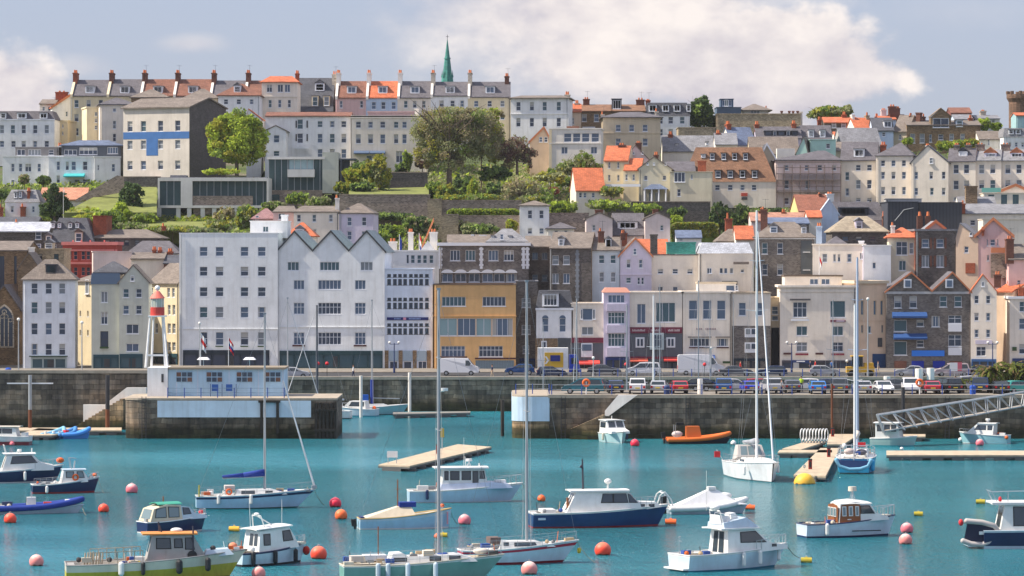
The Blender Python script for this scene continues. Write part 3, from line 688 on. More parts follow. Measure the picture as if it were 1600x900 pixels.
h=B('long_white_house','long white house with grey dormered mansard at far left of the hill', -40,85,187, WHITE, D=642, dep=9);h.mansard(173, SLATE).dormer(5,181,9,9).dormer(34,181,15,9, n=2).dormer(68,181,12,9, n=2).win([3,20,37,55,73],202,7,13).win([3,21,37,55,73],225,7,10).band(187,.2, FRW).done()
h=B('side_building','sunlit cream block stepping down beside the long white house', 88,106,190, CREAM, D=650, dep=6, rot=-8);h.flatroof().win([98],[197,208],3,5).done()
h=B('cream_block','narrow cream block with flat parapet standing before the ridge terrace', 136,158,169, CREAM, D=644, dep=7, rot=14);h.flatroof().win([150],[178,188,199],4,6).done()
h=B('hipped_house','pale house with hipped grey roof beside the mural building', 157,212,164, PALEC, D=640, dep=8, rot=10);h.hip(151, SLATE, .05).win([179,195],[172],5,5).win([179],[195,215],5,12).done()
h=B('mural_building','big white building with blue T shape painted across its facade', 190,298,168, plaster('stone_coloured_render', (.62,.57,.51)), D=619, dep=13, rot=-24, sidewall=DSIDE, cat='building')
h.win([201,223,251,279],197,8,16).win([201,223,251,279],226,8,14, glass=2).win([201,223,251,279],258,8,14)
W, dp, ze=h.W/2, h.dep, h.ze;zr=h.lz(153)
b=MB();
for ya, za, yb_, zb_ in ((-.4, ze - .2, dp * .5, zr),(dp * .5, zr, dp + .3, ze)):
    b.hexa([(-W-.3, ya, za+.02),(W+.3, ya, za+.02),(W+.3, yb_, zb_+.02),(-W-.3, yb_, zb_+.02)],[(-W-.3, ya, za+.25),(W+.3, ya, za+.25),(W+.3, yb_, zb_+.25),(-W-.3, yb_, zb_+.25)])
b.build('roof', TSLATE, h.root);h.tri += [([(-W, 0, ze),(-W, dp, ze),(-W, dp*.5, zr)],1),([(W, 0, ze),(W, dp, ze),(W, dp*.5, zr)],1)]
b=MB();b.box(-W + .02, W - .02,-.03,-.006, h.lz(217), h.lz(206));x0, x1=h.lx(228), h.lx(247);b.box(x0, x1,-.031,-.005, h.lz(243), h.lz(217.0) + .001);b.build('blue_mural', SIGNBL, h.root)
h.done()
# ---- E row
h=B('white_house','white four bay house with shuttered windows behind the glass villa', 415,548,182, WHITE, D=632, dep=9);h.gable_x(175, BROOF).win([469],[194,216],9,15).win([500,519,537],194,8,10).win([500,519,537],[216,240],8,14).panel(472,231,24,3, FRW,'balcony', y=-.6, d=.5)
for px in (463,480):
    for py in (194,215): h.panel(px, py, 2.2,11, FRD,'shutter')
h.done()
h=B('white_wing','lower white wing with one window left of the shuttered white house', 414,447,205, WHITE, D=626, dep=7);h.gable_f([(431,197)], TSLATE).win([432],[217],9,12).win([432],240,9,8).done()
h=B('cream_terrace','cream three storey terrace with grey awnings left of the big tree', 549,668,183, PALEC, D=630, dep=10);h.flatroof().win([560,579,598],195,8,10).win([560,579,598],217,8,14).win([619,632],195,7,10).win([619,632],217,7,14).win([624],245,11,18,'n2').band(183,.4).chim(650,168,184,6, m=OFFW, pots=0)
h.awning(565,238,24,5, mat('grey_blue_awning', (.08,.12,.2))).awning(590,238,24,5, mat('grey_blue_awning', (.08,.12,.2))).win([577,592],250,9,14).done()
h=B('pink_house','low pink roofed house behind the cream terrace', 575,650,176, PINK, D=645, dep=8);h.flatroof().done()
h=B('white_villa','square white villa with low hipped roof right of the ridge terrace', 798,888,154, WHITE, D=650, dep=11, rot=-5);h.hip(147, TSLATE, .7, o=.5).win([810,831,851,873],[166,191],7,14).chim(883,141,156,8, m=PSTONE, pots=3).band(178,.15).done()
h=B('pitched_house','brown house with dark pitched roof between the villa and the white block', 828,862,222, PEACH, D=630, dep=8);h.gable_f([(850,200)], DSLATE, verge=TRIM).win([845,853],218,5,8).done()
h=B('white_block','white block with a band of large upper windows above the garden', 858,939,202, OFFW, D=622, dep=9, rot=-4);h.flatroof(cop=.2).win([887,901,915,930],215,12,14, glass=1).win([882,928],235,10,11,'n2', glass=1).band(224,.15).panel(860,235,4,66, CREAM,'pilaster').chim(893,196,203,18, m=BROOF, pots=0).done()
h=B('tan_house','square tan stone house with shallow hipped grey roof', 942,1032,184, TAN, D=632, dep=11, sidewall=TSTONE);h.hip(173, SLATE, .35, o=.5).win([966,987,1008],200,8,11, glass=1).win([966,1008],222,8,12, glass=1).band(208,.15, TAN).chim(1028,167,184,5, m=PSTONE, pots=1).chim(943,172,184,5, m=PSTONE, pots=1).done()
h=B('peach_house','small peach house with an orange roof right of the white villa', 888,908,175, PEACH, D=660, dep=8);h.gable_x(162, OROOF).win([894],189,6,10).chim(902,155,175,7, m=PSTONE, pots=2).done()
h=B('brown_house','brown stone house with orange brown roof on the skyline behind the tan house', 908,956,174, BSTONE, D=668, dep=10);h.gable_x(163, CROOF).win([913,932],184,8,12).chim(917,150,172,10, m=DBRICK, pots=4, ph=3).panel(920,203,20,10, FRW,'porch').done()
h=B('brown_house','second orange brown roofed house with a white glazed roof lantern', 956,1008,174, BSTONE, D=668, dep=10);h.gable_x(163, CROOF).dormer(964,163,15,17, n=3, m=mat('dark_dormer', (.06,.07,.09))).chim(1002,151,172,13, m=DBRICK, pots=4, ph=3).win([990],184,8,10).done()
h=B('mansard_house','white house with dark mansard and four white dormers on the skyline', 1008,1078,181, WHITE, D=668, dep=10);h.mansard(160, DSLATE, inset=1.0).dormer(1020,169,13,11, n=2).dormer(1040,169,11,11, n=2).dormer(1058,169,11,11, n=2).dormer(1076,169,7,11).win([1032,1048,1066],[188,207],8,11).chim(1014,153,162,7, m=BRICK, pots=3, ph=2).done()
h=B('penthouse','dark glazed box penthouse on the skyline right of the dark conifer', 1120,1158,168, mat('dark_blue_cladding', (.07,.11,.17),.5), D=680, dep=8);h.flatroof(cop=.1).win([1135],161,6,10,'n2').done()
h=B('penthouse','small glazed cube on top of the dark penthouse', 1126,1146,155, mat('dark_blue_cladding', (.07,.11,.17),.5), D=682, dep=5);h.flatroof(cop=.1).win([1136],161,14,9,'n3', glass=1).done()
h=B('gabled_house','grey hipped house with red chimney on the skyline above the long stone wall', 1161,1200,173, OFFW, D=686, dep=8);h.hip(161, TSLATE, .1, o=.8).win([1180],175,14,5,'n3').chim(1200,164,180,5, m=BRICK, pots=1).done()
h=B('stone_warehouse','long blank taupe stone building on the skyline', 1119,1251,179, TSTONE, D=668, dep=9, rot=-3, cat='building');h.flatroof(cop=.2).chim(1252,173,210,5, m=OFFW, pots=0)
for q in (1222,1234,1240,1247): h.chim(q, 172,180,3, m=DBRICK, pots=0)
h.done()
h=B('stone_wing','lower tan stone wall wing beside the long blank stone building', 1060,1120,200, TSTONE, D=655, dep=8);h.flatroof(cop=.15).done()
def gx(label, x0, x1, ye, yr, wall, roof, D, name='house', dep=8, rot=0, **k):
    h=B(name, label, x0, x1, ye, wall, D=D, dep=dep, rot=rot, **k);h.gable_x(yr, roof);return h
h=gx('pale grey roofed low house behind the orange roofed hillside house', 1036,1122,236,212, OFFW, LROOF, 640);h.chim(1049,204,216,7, m=BRICK).dormer(1058,226,4,3).done()
h=gx('small grey roofed house with brick chimney in the middle of the hill roofs', 1118,1152,226,208, OFFW, LROOF, 636);h.chim(1124,202,216,7, m=BRICK, pots=3).dormer(1105,224,4,4).done()
h=gx('white gabled house with blue slate roof and brick chimney among grey roofs', 1144,1182,226,199, OFFW, BLROOF, 640, rot=14);h.chim(1148,188,205,7, m=BRICK, pots=3).done()
h=gx('slate house with a long black strip of roof glazing', 1182,1252,216,198, LILAC, SLATE, 638);h.chim(1185,188,205,7, m=BRICK, pots=3).chim(1243,187,205,7, m=BRICK, pots=3)
for px, w_ in ((1201,13),(1211,5),(1221,12),(1232,5),(1242,9)): h.dormer(px, 208.5, w_, 8, m=FRW if w_ < 6 else BLACKC, frame=FRD, glass=0 if w_ > 6 else 1, style='n1', deep=2)
h.done()
h=gx('taupe roofed low house before the strip glazed slate house', 1172,1248,240,214, TAN, TSLATE, 628);h.done()
h=gx('slate roofed house with two big white dormers beside the strip glazed house', 1252,1300,220,196, MINT, SLATE, 640);h.dormer(1268,209,9,12).dormer(1286,209,9,12).done()
h=B('mint_house','mint green double gabled rear wall in the middle of the right hillside', 1244,1262,240, MINT, D=625, dep=8, rot=-10);h.gable_f([(1256,215)], TSLATE).done()
h=B('mint_house','mint green block with one small window beside the mint gable', 1266,1306,219, MINT, D=627, dep=8);h.flatroof(cop=.15).win([1294],228,6,7).done()
h=B('roof_terrace_box','pair of white chimney blocks above the scaffolded building', 1214,1242,232, OFFW, D=622, dep=2, cat='chimney block');h.flatroof(cop=0).done()
h=gx('orange roofed house with dark brick dormers below the skyline tree', 1288,1340,192,183, DSTONE, OROOF, 668);h.win([1303,1318,1334],195,7,9).chim(1283,181,200,6, m=BRICK, pots=2).chim(1322,173,190,7, m=BRICK).done()
h=gx('steep orange roof leaning against a tan chimney right of the skyline tree', 1338,1368,205,184, OFFW, OROOF, 660, rot=10);h.chim(1364,174,200,5, m=TSTONE, pots=2).chim(1341,178,195,4, m=OFFW, pots=0).done()
h=gx('blue walled house with white dormer among the orange roofs', 1364,1396,204,184, PBLUE, DSLATE, 655);h.dormer(1388,194,13,10, n=2).win([1381],210,5,6).done()
h=gx('low grey roof with white end gable below the orange roofs', 1316,1378,228,200, GREYR, LROOF, 642, rot=8);h.done()
h=gx('terracotta patch roof behind the low grey roof', 1305,1334,215,206, OFFW, OROOF, 648);h.chim(1336,218,235,8, m=STONE, pots=0).done()
h=gx('brown clay roof between the mint block and the grey roofed dormer house', 1306,1345,236,222, TAN, TSLATE, 634);h.done()
h=B('brick_house','dark red brick house top with clustered chimneys on the right skyline', 1391,1412,180, DBRICK, D=672, dep=7);h.flatroof(cop=.15).chim(1397,162,180,12, m=DBRICK, pots=4, ph=3).chim(1406,165,180,6, m=DBRICK, pots=2, ph=3).done()
h=gx('blue painted attic with orange roof on the right skyline', 1374,1400,187,181, PBLUE, OROOF, 670);h.chim(1373,176,186,5, m=BRICK).chim(1384,168,184,8, m=PPINK, pots=3, ph=2).done()
h=gx('tan sunlit stone gable next to the brown stone villa', 1396,1417,205,180, TAN, TSLATE, 656, rot=-25);h.win([1406],214,4,8).chim(1424,175,190,7, m=DBRICK, pots=0).done()
h=B('stone_villa','brown stone villa with a shaped gable and pale windows on the right hillside', 1417,1532,196, BSTONE, D=655, dep=9, cat='villa');h.gable_x(188, TSLATE).win([1426,1441],216,8,15, glass=2).win([1454],216,4,12, glass=1).win([1470],214,8,9).win([1487,1504],214,7,10, glass=2).dormer(1470,192,32,18, m=BSTONE, kind='gable', roof=BSTONE, style='n2').dormer(1499,193,11,10, m=PBLUE).chim(1448,176,195,4, m=DBRICK, pots=1).chim(1427,175,196,5, m=DBRICK).chim(1521,178,200,6, m=BRICK).done()
h=gx('house top with maroon mansard block on the right skyline', 1486,1518,177,168, mat('maroon_mansard', (.22,.08,.07),.8,'roof'), BROOF, 676);h.done()
h=gx('pale blue low house between bright shrubs on the right skyline', 1492,1520,187,179, PBLUE, LROOF, 670);h.win([1506],192,8,5).done()
h=gx('grey white house with square chimney on the right skyline', 1524,1562,186,180, OFFW, LROOF, 676);h.chim(1540,170,184,9, m=PSTONE, pots=2, ph=2).win([1552],189,5,5).done()
h=gx('pale stone row with small openings under the right tower', 1530,1580,218,205, OFFW, TSLATE, 650);h.win([1545,1563],222,3,11).done()
h=B('white_block','white block with grey attic windows at the right edge of the hill', 1568,1640,214, WHITE, D=645, dep=8);h.mansard(200, LROOF, inset=.6).dormer(1580,206,8,7).dormer(1591,206,8,7).win([1578,1588,1598],226,4,7).done()
h=B('teal_attic','pale teal attic wall beside the old tower at the right edge', 1588,1640,181, mat('pale_teal_wall', (.32,.50,.52),.8,'plaster'), D=660, dep=7);h.gable_x(176, OROOF).done()
c=P(1592,200,715);t=empty('stone_tower', (c.x, 715, T(715) - 1),0,'weathered brown castle-like stone tower at the right edge of the skyline','tower')
b=MB();zt=Z(160,715) - t.location.z;b.tube((0,0,0),(0,0, zt),2.0,2.0, n=16);b.tube((0,0, zt),(0,0, zt + .8),2.0,2.45, n=16);b.tube((0,0, zt + .8),(0,0, zt + 1.6),2.45,2.45, n=16);TW=mat('weathered_brown_stone', (.16,.10,.07),.95,'stone');b.build('wall', TW, t)
b=MB()
for i in range(8):
    a=2 * math.pi * i / 8;b.tube((2.2 * math.cos(a),2.2 * math.sin(a), zt + 1.6),(2.2 * math.cos(a),2.2 * math.sin(a), zt + 2.2),.35, n=6)
b.build('battlements', TW, t)
b=MB();b.tube((2.8,.5,0),(2.8,.5, zt + 1.4),1.9, n=14);b.tube((2.8,.5, zt + 1.4),(2.8,.5, zt + 2.2),2.2, n=14);b.build('turret', TW, t)
c=P(699,127,720);s_=empty('church_spire', (c.x, 720, T(720)),0,'slender green copper church spire rising behind the ridge terrace','spire')
z0=Z(127,720) - s_.location.z;z1=Z(117,720) - s_.location.z;z2=Z(92,720) - s_.location.z;z3=Z(62,720) - s_.location.z
b=MB();b.box(-1.2,1.2,-1.2,1.2,0, z0 - .5);b.build('tower', TSTONE, s_)
b=MB();b.tube((0,0, z0 - .5),(0,0, z1),1.25,1.05, n=8);b.tube((0,0, z1),(0,0, z2),.92,.55, n=8);b.tube((0,0, z2),(0,0, z2 + .25),.7,.62, n=8);b.tube((0,0, z2 + .25),(0,0, z3),.5,.06, n=8)
for i in range(8):
    a=2 * math.pi * i / 8;b.tube((1.1 * math.cos(a),1.1 * math.sin(a), z1 - .5),(1.0 * math.cos(a),1.0 * math.sin(a), z1 + .9),.16,.02, n=5)
b.build('spire', mat('copper_green', (.05,.24,.21),.7,'roof'), s_);b=MB();b.tube((0,0, z3),(0,0, z3 + 1),.05, n=5);b.tube((-.3,0, z3 + .6),(.3,0, z3 + .6),.04, n=5);b.build('finial', IRON, s_)
# ================================================================ left hillside white houses
h=B('white_hotel','bright white two storey house with bay windows on the left hillside', 4,98,245, WHITE, D=624, dep=9, cat='house');h.flatroof(cop=.2).win([20,32,61],[262,287],5,13).win([44],262,10,13,'n2').win([91],262,6,13).done()
h=B('white_hotel','white house with teal awning beside the sloping wall at left', 76,150,246, BWHITE, D=622, dep=9, cat='house');h.flatroof(cop=.2).win([91,105],[259],5,14).win([115,133],259,7,14).win([91],280,5,12).win([120,133],284,8,7).awning(117,274,32,6, mat('teal_awning', (.05,.40,.42)), out=2).done()
h=B('white_hotel','white angled wing in shade at the right end of the left hillside houses', 148,188,246, WHITE, D=622, dep=8, rot=12, cat='house');h.flatroof(cop=.2).win([177],262,5,12).win([154],262,3,8).done()
h=B('penthouse','grey penthouse storey with wide glazing on the left white house', 24,92,231, mat('grey_brown_cladding', (.20,.19,.19),.7), D=626, dep=7);h.flatroof(cop=.15).win([33],238,13,9,'n2').win([54],238,20,9,'n4').win([80],238,8,8).chim(90,222,245,7, m=OFFW, pots=3).done()
h=B('penthouse','dark glazed penthouse with blue grey hipped roof beside the mural building', 96,189,228, mat('dark_glazed_cladding', (.07,.08,.10),.4), D=625, dep=8);h.hip(218, BLROOF, .5).win([138],236,28,11,'n4').win([110],238,20,8,'n3').win([176],235,16,10,'n4').done()
h=B('white_cottage','white house with grey mansard and two chimneys below the left hillside', 8,62,316, WHITE, D=590, dep=8);h.mansard(296, LROOF, inset=1.6).dormer(24,305,5,9).dormer(31,304,5,10).win([19,52],327,5,10).chim(37,318,345,7, y=-.7, m=BRICK, pots=1).chim(44,293,312,4, y=1, m=BRICK).chim(2,319,345,7, y=-.7, m=BRICK, pots=1).done()
h=gx('low house with orange terracotta roof between the dark tree and the white houses', 62,134,312,294, OFFW, mat('mixed_terracotta_roof', (.55,.26,.17),.85,'roof'),600);h.win([100],317,6,4).done()
h=B('silver_roofs','row of silver sheet roofs with skylights in front of the white cottage', -20,76,362, DSTONE, D=566, dep=9, cat='building');h.gable_x(348, SILVER).chim(20,342,356,4, m=OFFW, pots=1).win([60],368,9,12).done()
h=gx('dark slate roof end at far left below the white cottage', -20,58,350,340, DSTONE, DSLATE, 572);h.done()
h=B('mansard_block','dark slate mansard block with round dormer windows and red brick end wall', 76,146,379, STONE, D=556, dep=9, sidewall=BRICK, cat='building');h.mansard(340, DSLATE, inset=2.4)
for px in (81,91,108,119): h.dormer(px, 352,5.5,7, kind='gable', m=FRW, deep=2)
h.dormer(123,371,12,16, kind='gable', m=TAN, roof=TSLATE, glass=0).dormer(76,376,9,16, kind='gable', m=TAN).win([60,84],385,8,8).done()
h=B('brick_block','square red brick block beside the dark mansard', 145,166,338, BRICK, D=560, dep=8, cat='building');h.flatroof(cop=.12).done()
h=B('red_building','red and pink ornate building with paired windows behind the tan gables', 98,182,383, REDB, D=546, dep=8, cat='building');h.flatroof(ROSE, cop=.5, proud=.2).win([109,118,130,138],[399,424],6,13, frame=ROSE, glass=0).win([154,168],399,6,12, frame=ROSE).band(391,.25, ROSE).band(411,.35, ROSE)
for px in (114,127,141,163): h.panel(px, 379,2.5,8, ROSE,'pillar', y=.1)
h.done()
h=B('taupe_roof_house','broad taupe hipped roof house behind the cream rooftops at left', 145,250,373, STONE, D=558, dep=12);h.hip(358, TSLATE, .5).win([168,182,198,214],379,7,8, frame=FRD).chim(250,348,360,6, m=BRICK, pots=1).done()
h=B('grey_roof_house','grey hipped roof house right of the taupe roof beside the white hotel', 200,278,397, OFFW, D=548, dep=9);h.hip(376, SLATE, .55).win([215,235],402,8,6).done()
h=B('cream_block','cream rooftop block behind the cream gabled quayside house', 146,206,394, PPINK, D=535, dep=7, rot=8);h.flatroof(cop=.15).done()
h=gx('row of small brick chimneys and pale roof behind the tan side street', 205,256,405,396, PALEC, TSLATE, 533);h.chim(237,385,400,5, m=BRICK).chim(246,386,400,5, m=BRICK).chim(262,388,405,8, m=BRICK, pots=4).done()
h=gx('dark roofed brick end house squeezed beside the white hotel', 256,281,412,400, DBRICK, DSLATE, 532);h.win([270],418,7,8).done()
c=empty('church', (X(-6,508),508,4.12),0,'brown stone church gable with a traceried window at the left edge','church')
D_=508;cx=c.location.x;f_=lambda px, py: (X(px, D_) - cx, Z(py, D_) - 4.12)
b=MB();(xl, ze)=f_(-30,484);(xa, za)=f_(7,447);(xr, _)=f_(31,484);zb2=0
b.face([(xl, 0,0),(xr, 0,0),(xr, 0, ze),(xa, 0, za),(xl, 0, ze)]);b.face([(xr, 0,0),(xr, 20,0),(xr, 20, ze),(xr, 0, ze)]);b.face([(xl, 0,0),(xl, 20,0),(xl, 20, ze),(xl, 0, ze)]);b.build('wall', BSTONE, c)
b=MB();b.hexa([(xl-.3,-.3, ze-.2),(xa, -.3, za),(xa, 20, za),(xl-.3,20, ze-.2)],[(xl-.3,-.3, ze),(xa, -.3, za+.25),(xa, 20, za+.25),(xl-.3,20, ze)]);b.hexa([(xa, -.3, za),(xr+.3,-.3, ze-.3),(xr+.3,20, ze-.3),(xa, 20, za)],[(xa, -.3, za+.25),(xr+.3,-.3, ze),(xr+.3,20, ze),(xa, 20, za+.25)]);b.build('roof', SLATE, c)
def lancet(x, z0, z1, w_, m, y=-.05, rim=None):
    pts=[(x - w_/2, z0),(x + w_/2, z0),(x + w_/2, z1 - w_*.8)]
    for k in range(1,5): a=R(60 * k / 4);pts.append((x - w_/2 + w_ * math.cos(a), z1 - w_*.8 + w_ * math.sin(a) * .95))
    for k in range(3,0,-1): a=R(60 * k / 4);pts.append((x + w_/2 - w_ * math.cos(a), z1 - w_*.8 + w_ * math.sin(a) * .95))
    pts.append((x - w_/2, z1 - w_*.8));b=MB();b.face([(p, y, q) for p, q in pts]);i=len(pts)
    for k in range(i): p, q=pts[k], pts[(k+1) % i];b.face([(p[0], y, p[1]),(q[0], y, q[1]),(q[0],.02, q[1]),(p[0],.02, p[1])])
    return b
xw, zw0=f_(7,541);zw1=f_(7,479)[1]
wd=lancet(xw, zw0 - .2, zw1 + .3,2.7, TSTONE, -.12).build('window', PSTONE, c)
lancet(xw, zw0, zw1,2.35, GLS[0],-.16).build('pane', GLS[0], wd)
b=MB()
for k in (-1,0,1): b.box(xw + k * .58 - .06, xw + k * .58 + .06,-.24,-.165, zw0, zw1 - (1.6 if k else .8))
for k in (-.9,-.3,.3,.9): b.ring((xw + k * .95,-.2, zw1 - 1.9 + (.5 if abs(k) < .5 else 0)),.26,.05, n=10, k=4)
b.ring((xw, -.2, zw1 - .75),.3,.06, n=10, k=4);b.build('tracery', PSTONE, wd)
h=B('church_tower','brown stone church block with tall dark lancets rising behind the left gable', -30,42,392, BSTONE, D=520, dep=14, cat='church tower', frame=FRD);h.gable_x(378, TSLATE).win([3],425,8,50,'n2', glass=0).win([24],430,4,60,'n1', glass=0).chim(48,386,440,8, y=1, m=OFFW, pots=0).quoins([15,33],395,560, BSTONE).done()
h=B('church_transept','small brown gabled transept behind the left church', 28,62,420, BSTONE, D=514, dep=8, cat='church');h.gable_f([(45,396)], TSLATE).done()
h=B('stone_ornate_block','tan stone block with arched top behind the white four storey house', 54,100,390, TSTONE, D=530, dep=8);h.flatroof(cop=.2).win([62,88],401,7,8, frame=FRD).dormer(75,384,13,9, m=TAN, kind='gable').done()
# ================================================================ modern villas
GLV=mat('villa_glass', (.035,.07,.075),.35,'asphalt', spec=.4);GLV2=mat('villa_glass_pale', (.20,.30,.33),.08, spec=.9);CONC=mat('pale_concrete', (.68,.66,.62),.85,'plaster')
D=598;c=empty('glass_villa', (X(333, D), D, Z(350, D) - 1.5),0,'long modern villa with a pale concrete frame and full glazing above the lawn','modern house')
lx=lambda px: X(px, D) - c.location.x;lz=lambda py: Z(py, D) - c.location.z
b=MB();b.box(lx(247), lx(420),-.6,8, lz(283), lz(278));b.box(lx(247), lx(420),-.6,8, lz(325), lz(321));b.box(lx(247), lx(250),-.6,8, lz(321), lz(283));b.box(lx(283), lx(301),-.6,8, lz(321), lz(283));b.box(lx(417), lx(420),-.6,8, lz(321), lz(283));b.build('frame', CONC, c)
b=MB();b.box(lx(250), lx(283),-.2,7.8, lz(321), lz(283));b.box(lx(301), lx(417),.5,7.8, lz(321), lz(283));b.build('glazing', GLV, c)
b=MB()
for px in (261,272): b.box(lx(px) - .05, lx(px) + .05,-.3,-.21, lz(321), lz(283))
for px in range(312,415,11): b.box(lx(px) - .05, lx(px) + .05,.38,.49, lz(321), lz(283))
b.build('mullions', STEEL, c)
b=MB();b.box(lx(301), lx(395),-.1,.1, lz(321), lz(306));b.build('balustrade', GSTONE, c)
b=MB();b.box(lx(302), lx(392),.2,7, lz(347), lz(325));b.box(lx(232), lx(246.5),0,7, lz(347), lz(312));b.build('lower_wall', GSTONE, c)
b=MB()
for px in (249,279,296,317,335,352,370): b.box(lx(px) - .35, lx(px) + .35,-.5,.15, lz(350), lz(325.2))
b.build('pillars', CONC, c);b=MB();b.box(lx(249), lx(280),-.1,6, lz(346), lz(325.2));b.build('lower_glazing', GLV, c)
b=MB();b.box(lx(250), lx(415),0,6, lz(277.9), lz(277));b.box(lx(265), lx(290),1,5, lz(277), lz(273.5));b.build('roof_deck', LROOF, c)
D=606;c=empty('glass_villa', (X(475, D), D, Z(302, D) - 3),0,'modern villa with a two storey glass corner, white balcony and cream stair tower','modern house')
b=MB();b.box(lx(417), lx(508),-.6,8, lz(249), lz(245));b.box(lx(450), lx(492),-1.6,-.02, lz(277), lz(265));b.build('roof', CONC, c)
b=MB();b.box(lx(420), lx(504),0,7.5, lz(297), lz(249));g1=b.build('glazing', GLV, c)
b=MB();b.box(lx(452), lx(490),-.1,-.005, lz(265), lz(249.5));b.build('pale_glazing', GLV2, c)
b=MB()
for px in range(420,506,10): b.box(lx(px) - .05, lx(px) + .05,-.2,-.102, lz(297), lz(249))
b.build('mullions', STEEL, c);b=MB();b.box(lx(504), lx(529),-.5,8, lz(302), lz(238));b.build('stair_tower', SAGE, c)
b=MB();b.box(lx(390), lx(504),-.3,7, lz(330), lz(297.1));b.build('base_wall', GSTONE, c);b=MB();b.box(lx(424), lx(437),-.36,-.302, lz(313), lz(304));b.build('window', GLV, c)
b=MB();b.box(lx(528), lx(556),.5,6, lz(250), lz(247.5));b.box(lx(531), lx(534),.5,5, lz(285), lz(250));b.box(lx(534), lx(545),2,5.5, lz(285), lz(250));b.build('annex', mat('dark_glazed_cladding', (.07,.08,.1)), c)
# ================================================================ tier C/D right
h=B('orange_roof_house','cream house with a steep orange roof and white balcony on the hillside', 943,982,251, CREAM, D=600, dep=9, rot=-8);h.gable_x(228, OROOF, ends=False).win([952,966],[258,278],4,9, glass=2).chim(967,222,240,10, m=DBRICK, pots=3, ph=3).done()
h=B('orange_roof_house','lower cream wing with orange roof right of the steep orange roof', 974,1002,266, CREAM, D=598, dep=7, rot=-8);h.gable_x(248, OROOF, ends=False).win([979,990],277,4,9, glass=2).panel(975,290,54,4, FRW,'balcony', y=-1, d=.8).done()
h=B('pink_gable_house','pinkish gable with small openings behind the steep orange roof', 972,1016,252, PPINK, D=606, dep=8);h.gable_f([(993,228)], TSLATE).win([990,1004],239,3,5,'n1').chim(999,219,235,9, m=DBRICK, pots=2, ph=3).done()
h=B('cream_cottage','cream cottage under a bright orange roof sloping down to the shrubs', 900,945,297, PALEC, D=594, dep=8, rot=6);h.gable_x(263, OROOF).win([907,914,927],305,5,8).done()
h=B('portico_house','olive cream gabled house with a blue roofed portico', 998,1049,264, OLIVE, D=597, dep=10, rot=-4);h.gable_f([(1022,246)], TSLATE).win([1009,1038],278,6,7).win([1012,1022,1040],[256],2.4,4,'n1').win([1016,1026],309,5,16,'n2', frame=FRW).chim(1024,236,250,7, m=DBRICK, pots=2, y=4)
x, k=h.lx(1025), h.sc();q=MB();W_2=20*k;q.face([(x-W_2,-2.4, h.lz(296)),(x+W_2,-2.4, h.lz(296)),(x+W_2*.35,-1.2, h.lz(288)),(x-W_2*.35,-1.2, h.lz(288))]);q.face([(x-W_2,-2.4, h.lz(296)),(x-W_2*.35,-1.2, h.lz(288)),(x-W_2*.35,-.02, h.lz(288)),(x-W_2,-.02, h.lz(296))]);q.face([(x+W_2,-2.4, h.lz(296)),(x+W_2,-.02, h.lz(296)),(x+W_2*.35,-.02, h.lz(288)),(x+W_2*.35,-1.2, h.lz(288))]);q.face([(x-W_2,-2.4, h.lz(296)),(x+W_2,-2.4, h.lz(296)),(x+W_2,-.02, h.lz(296)),(x-W_2,-.02, h.lz(296))]);q.face([(x-W_2*.35,-1.2, h.lz(288)),(x+W_2*.35,-1.2, h.lz(288)),(x+W_2*.35,-.02, h.lz(288)),(x-W_2*.35,-.02, h.lz(288))])
po=q.build('portico_roof', BLROOF, h.root)
for px in (1008,1019,1030,1041): q=MB();q.tube((h.lx(px),-2.2, h.lz(321)),(h.lx(px),-2.2, h.lz(296)),.14, n=8);q.build('column', FRW, h.root)
h.done()
h=B('slate_link','low slate roofed link right of the portico house', 1044,1086,268, TAN, D=603, dep=8);h.gable_x(253, SLATE).done()
h=B('blank_cream_house','plain olive cream block with a railed window and few openings', 1047,1112,269, OLIVE, D=594, dep=9, rot=-4, ybot=345);h.flatroof(cop=.1).win([1062],277,17,15,'n3', glass=0).win([1081],276,3,8,'n1').win([1061],301,6,11).win([1061],322,6,4,'n1').chim(1096,250,270,13, m=BRICK, pots=0).done()
h=B('orange_mansard_hotel','cream hotel with a tall copper brown mansard and two rows of slanting dormers', 1066,1212,284, PALEC, D=606, dep=12, rot=-3, cat='hotel');h.mansard(229, CROOF, inset=4.0)
for px in (1113,1131,1148,1165): h.dormer(px, 244,8,11, m=FRD, roof=CROOF, glass=1, deep=3)
for px in (1122,1141,1160,1179): h.dormer(px, 272,10,12, m=FRD, roof=CROOF, glass=1, deep=3)
h.dormer(1099,243,7,5, m=FRW).win([1121,1141,1160,1178],293,7,8).panel(1163,304,10,5, mat('small_red_sign', (.5,.08,.05)),'sign').panel(1163,310,9,4, FRD,'porch').done()
h=B('timber_gable','dark gable with white barge boards beside the copper brown mansard', 1186,1214,252, TAN, D=612, dep=8);h.gable_f([(1198,226)], DSLATE, verge=FRW).done()
h=B('scaffolded_house','pinkish house covered in scaffolding with grey hipped roof', 1212,1313,251, PPINK, D=606, dep=10, cat='building');h.hip(234, SLATE, .12, cx=.25).win([1229,1261,1281,1303],262,7,8).win([1229,1262],288,7,13).win([1229,1262,1290],314,7,10)
q=MB();d_=MB();W_2=h.W/2
for i in range(9):
    x=-W_2 + h.W * i / 8
    for y in (-.3,-1.4): q.tube((x, y, 0),(x, y, h.lz(258)),.045, n=5)
for py in (263,271,281,291,300,310):
    z=h.lz(py)
    for y in (-.3,-1.4): q.tube((-W_2, y, z + 1.0),(W_2, y, z + 1.0),.035, n=5)
for py in (271,281,298): z=h.lz(py);d_.box(-W_2, W_2,-1.4,-.3, z - .06, z)
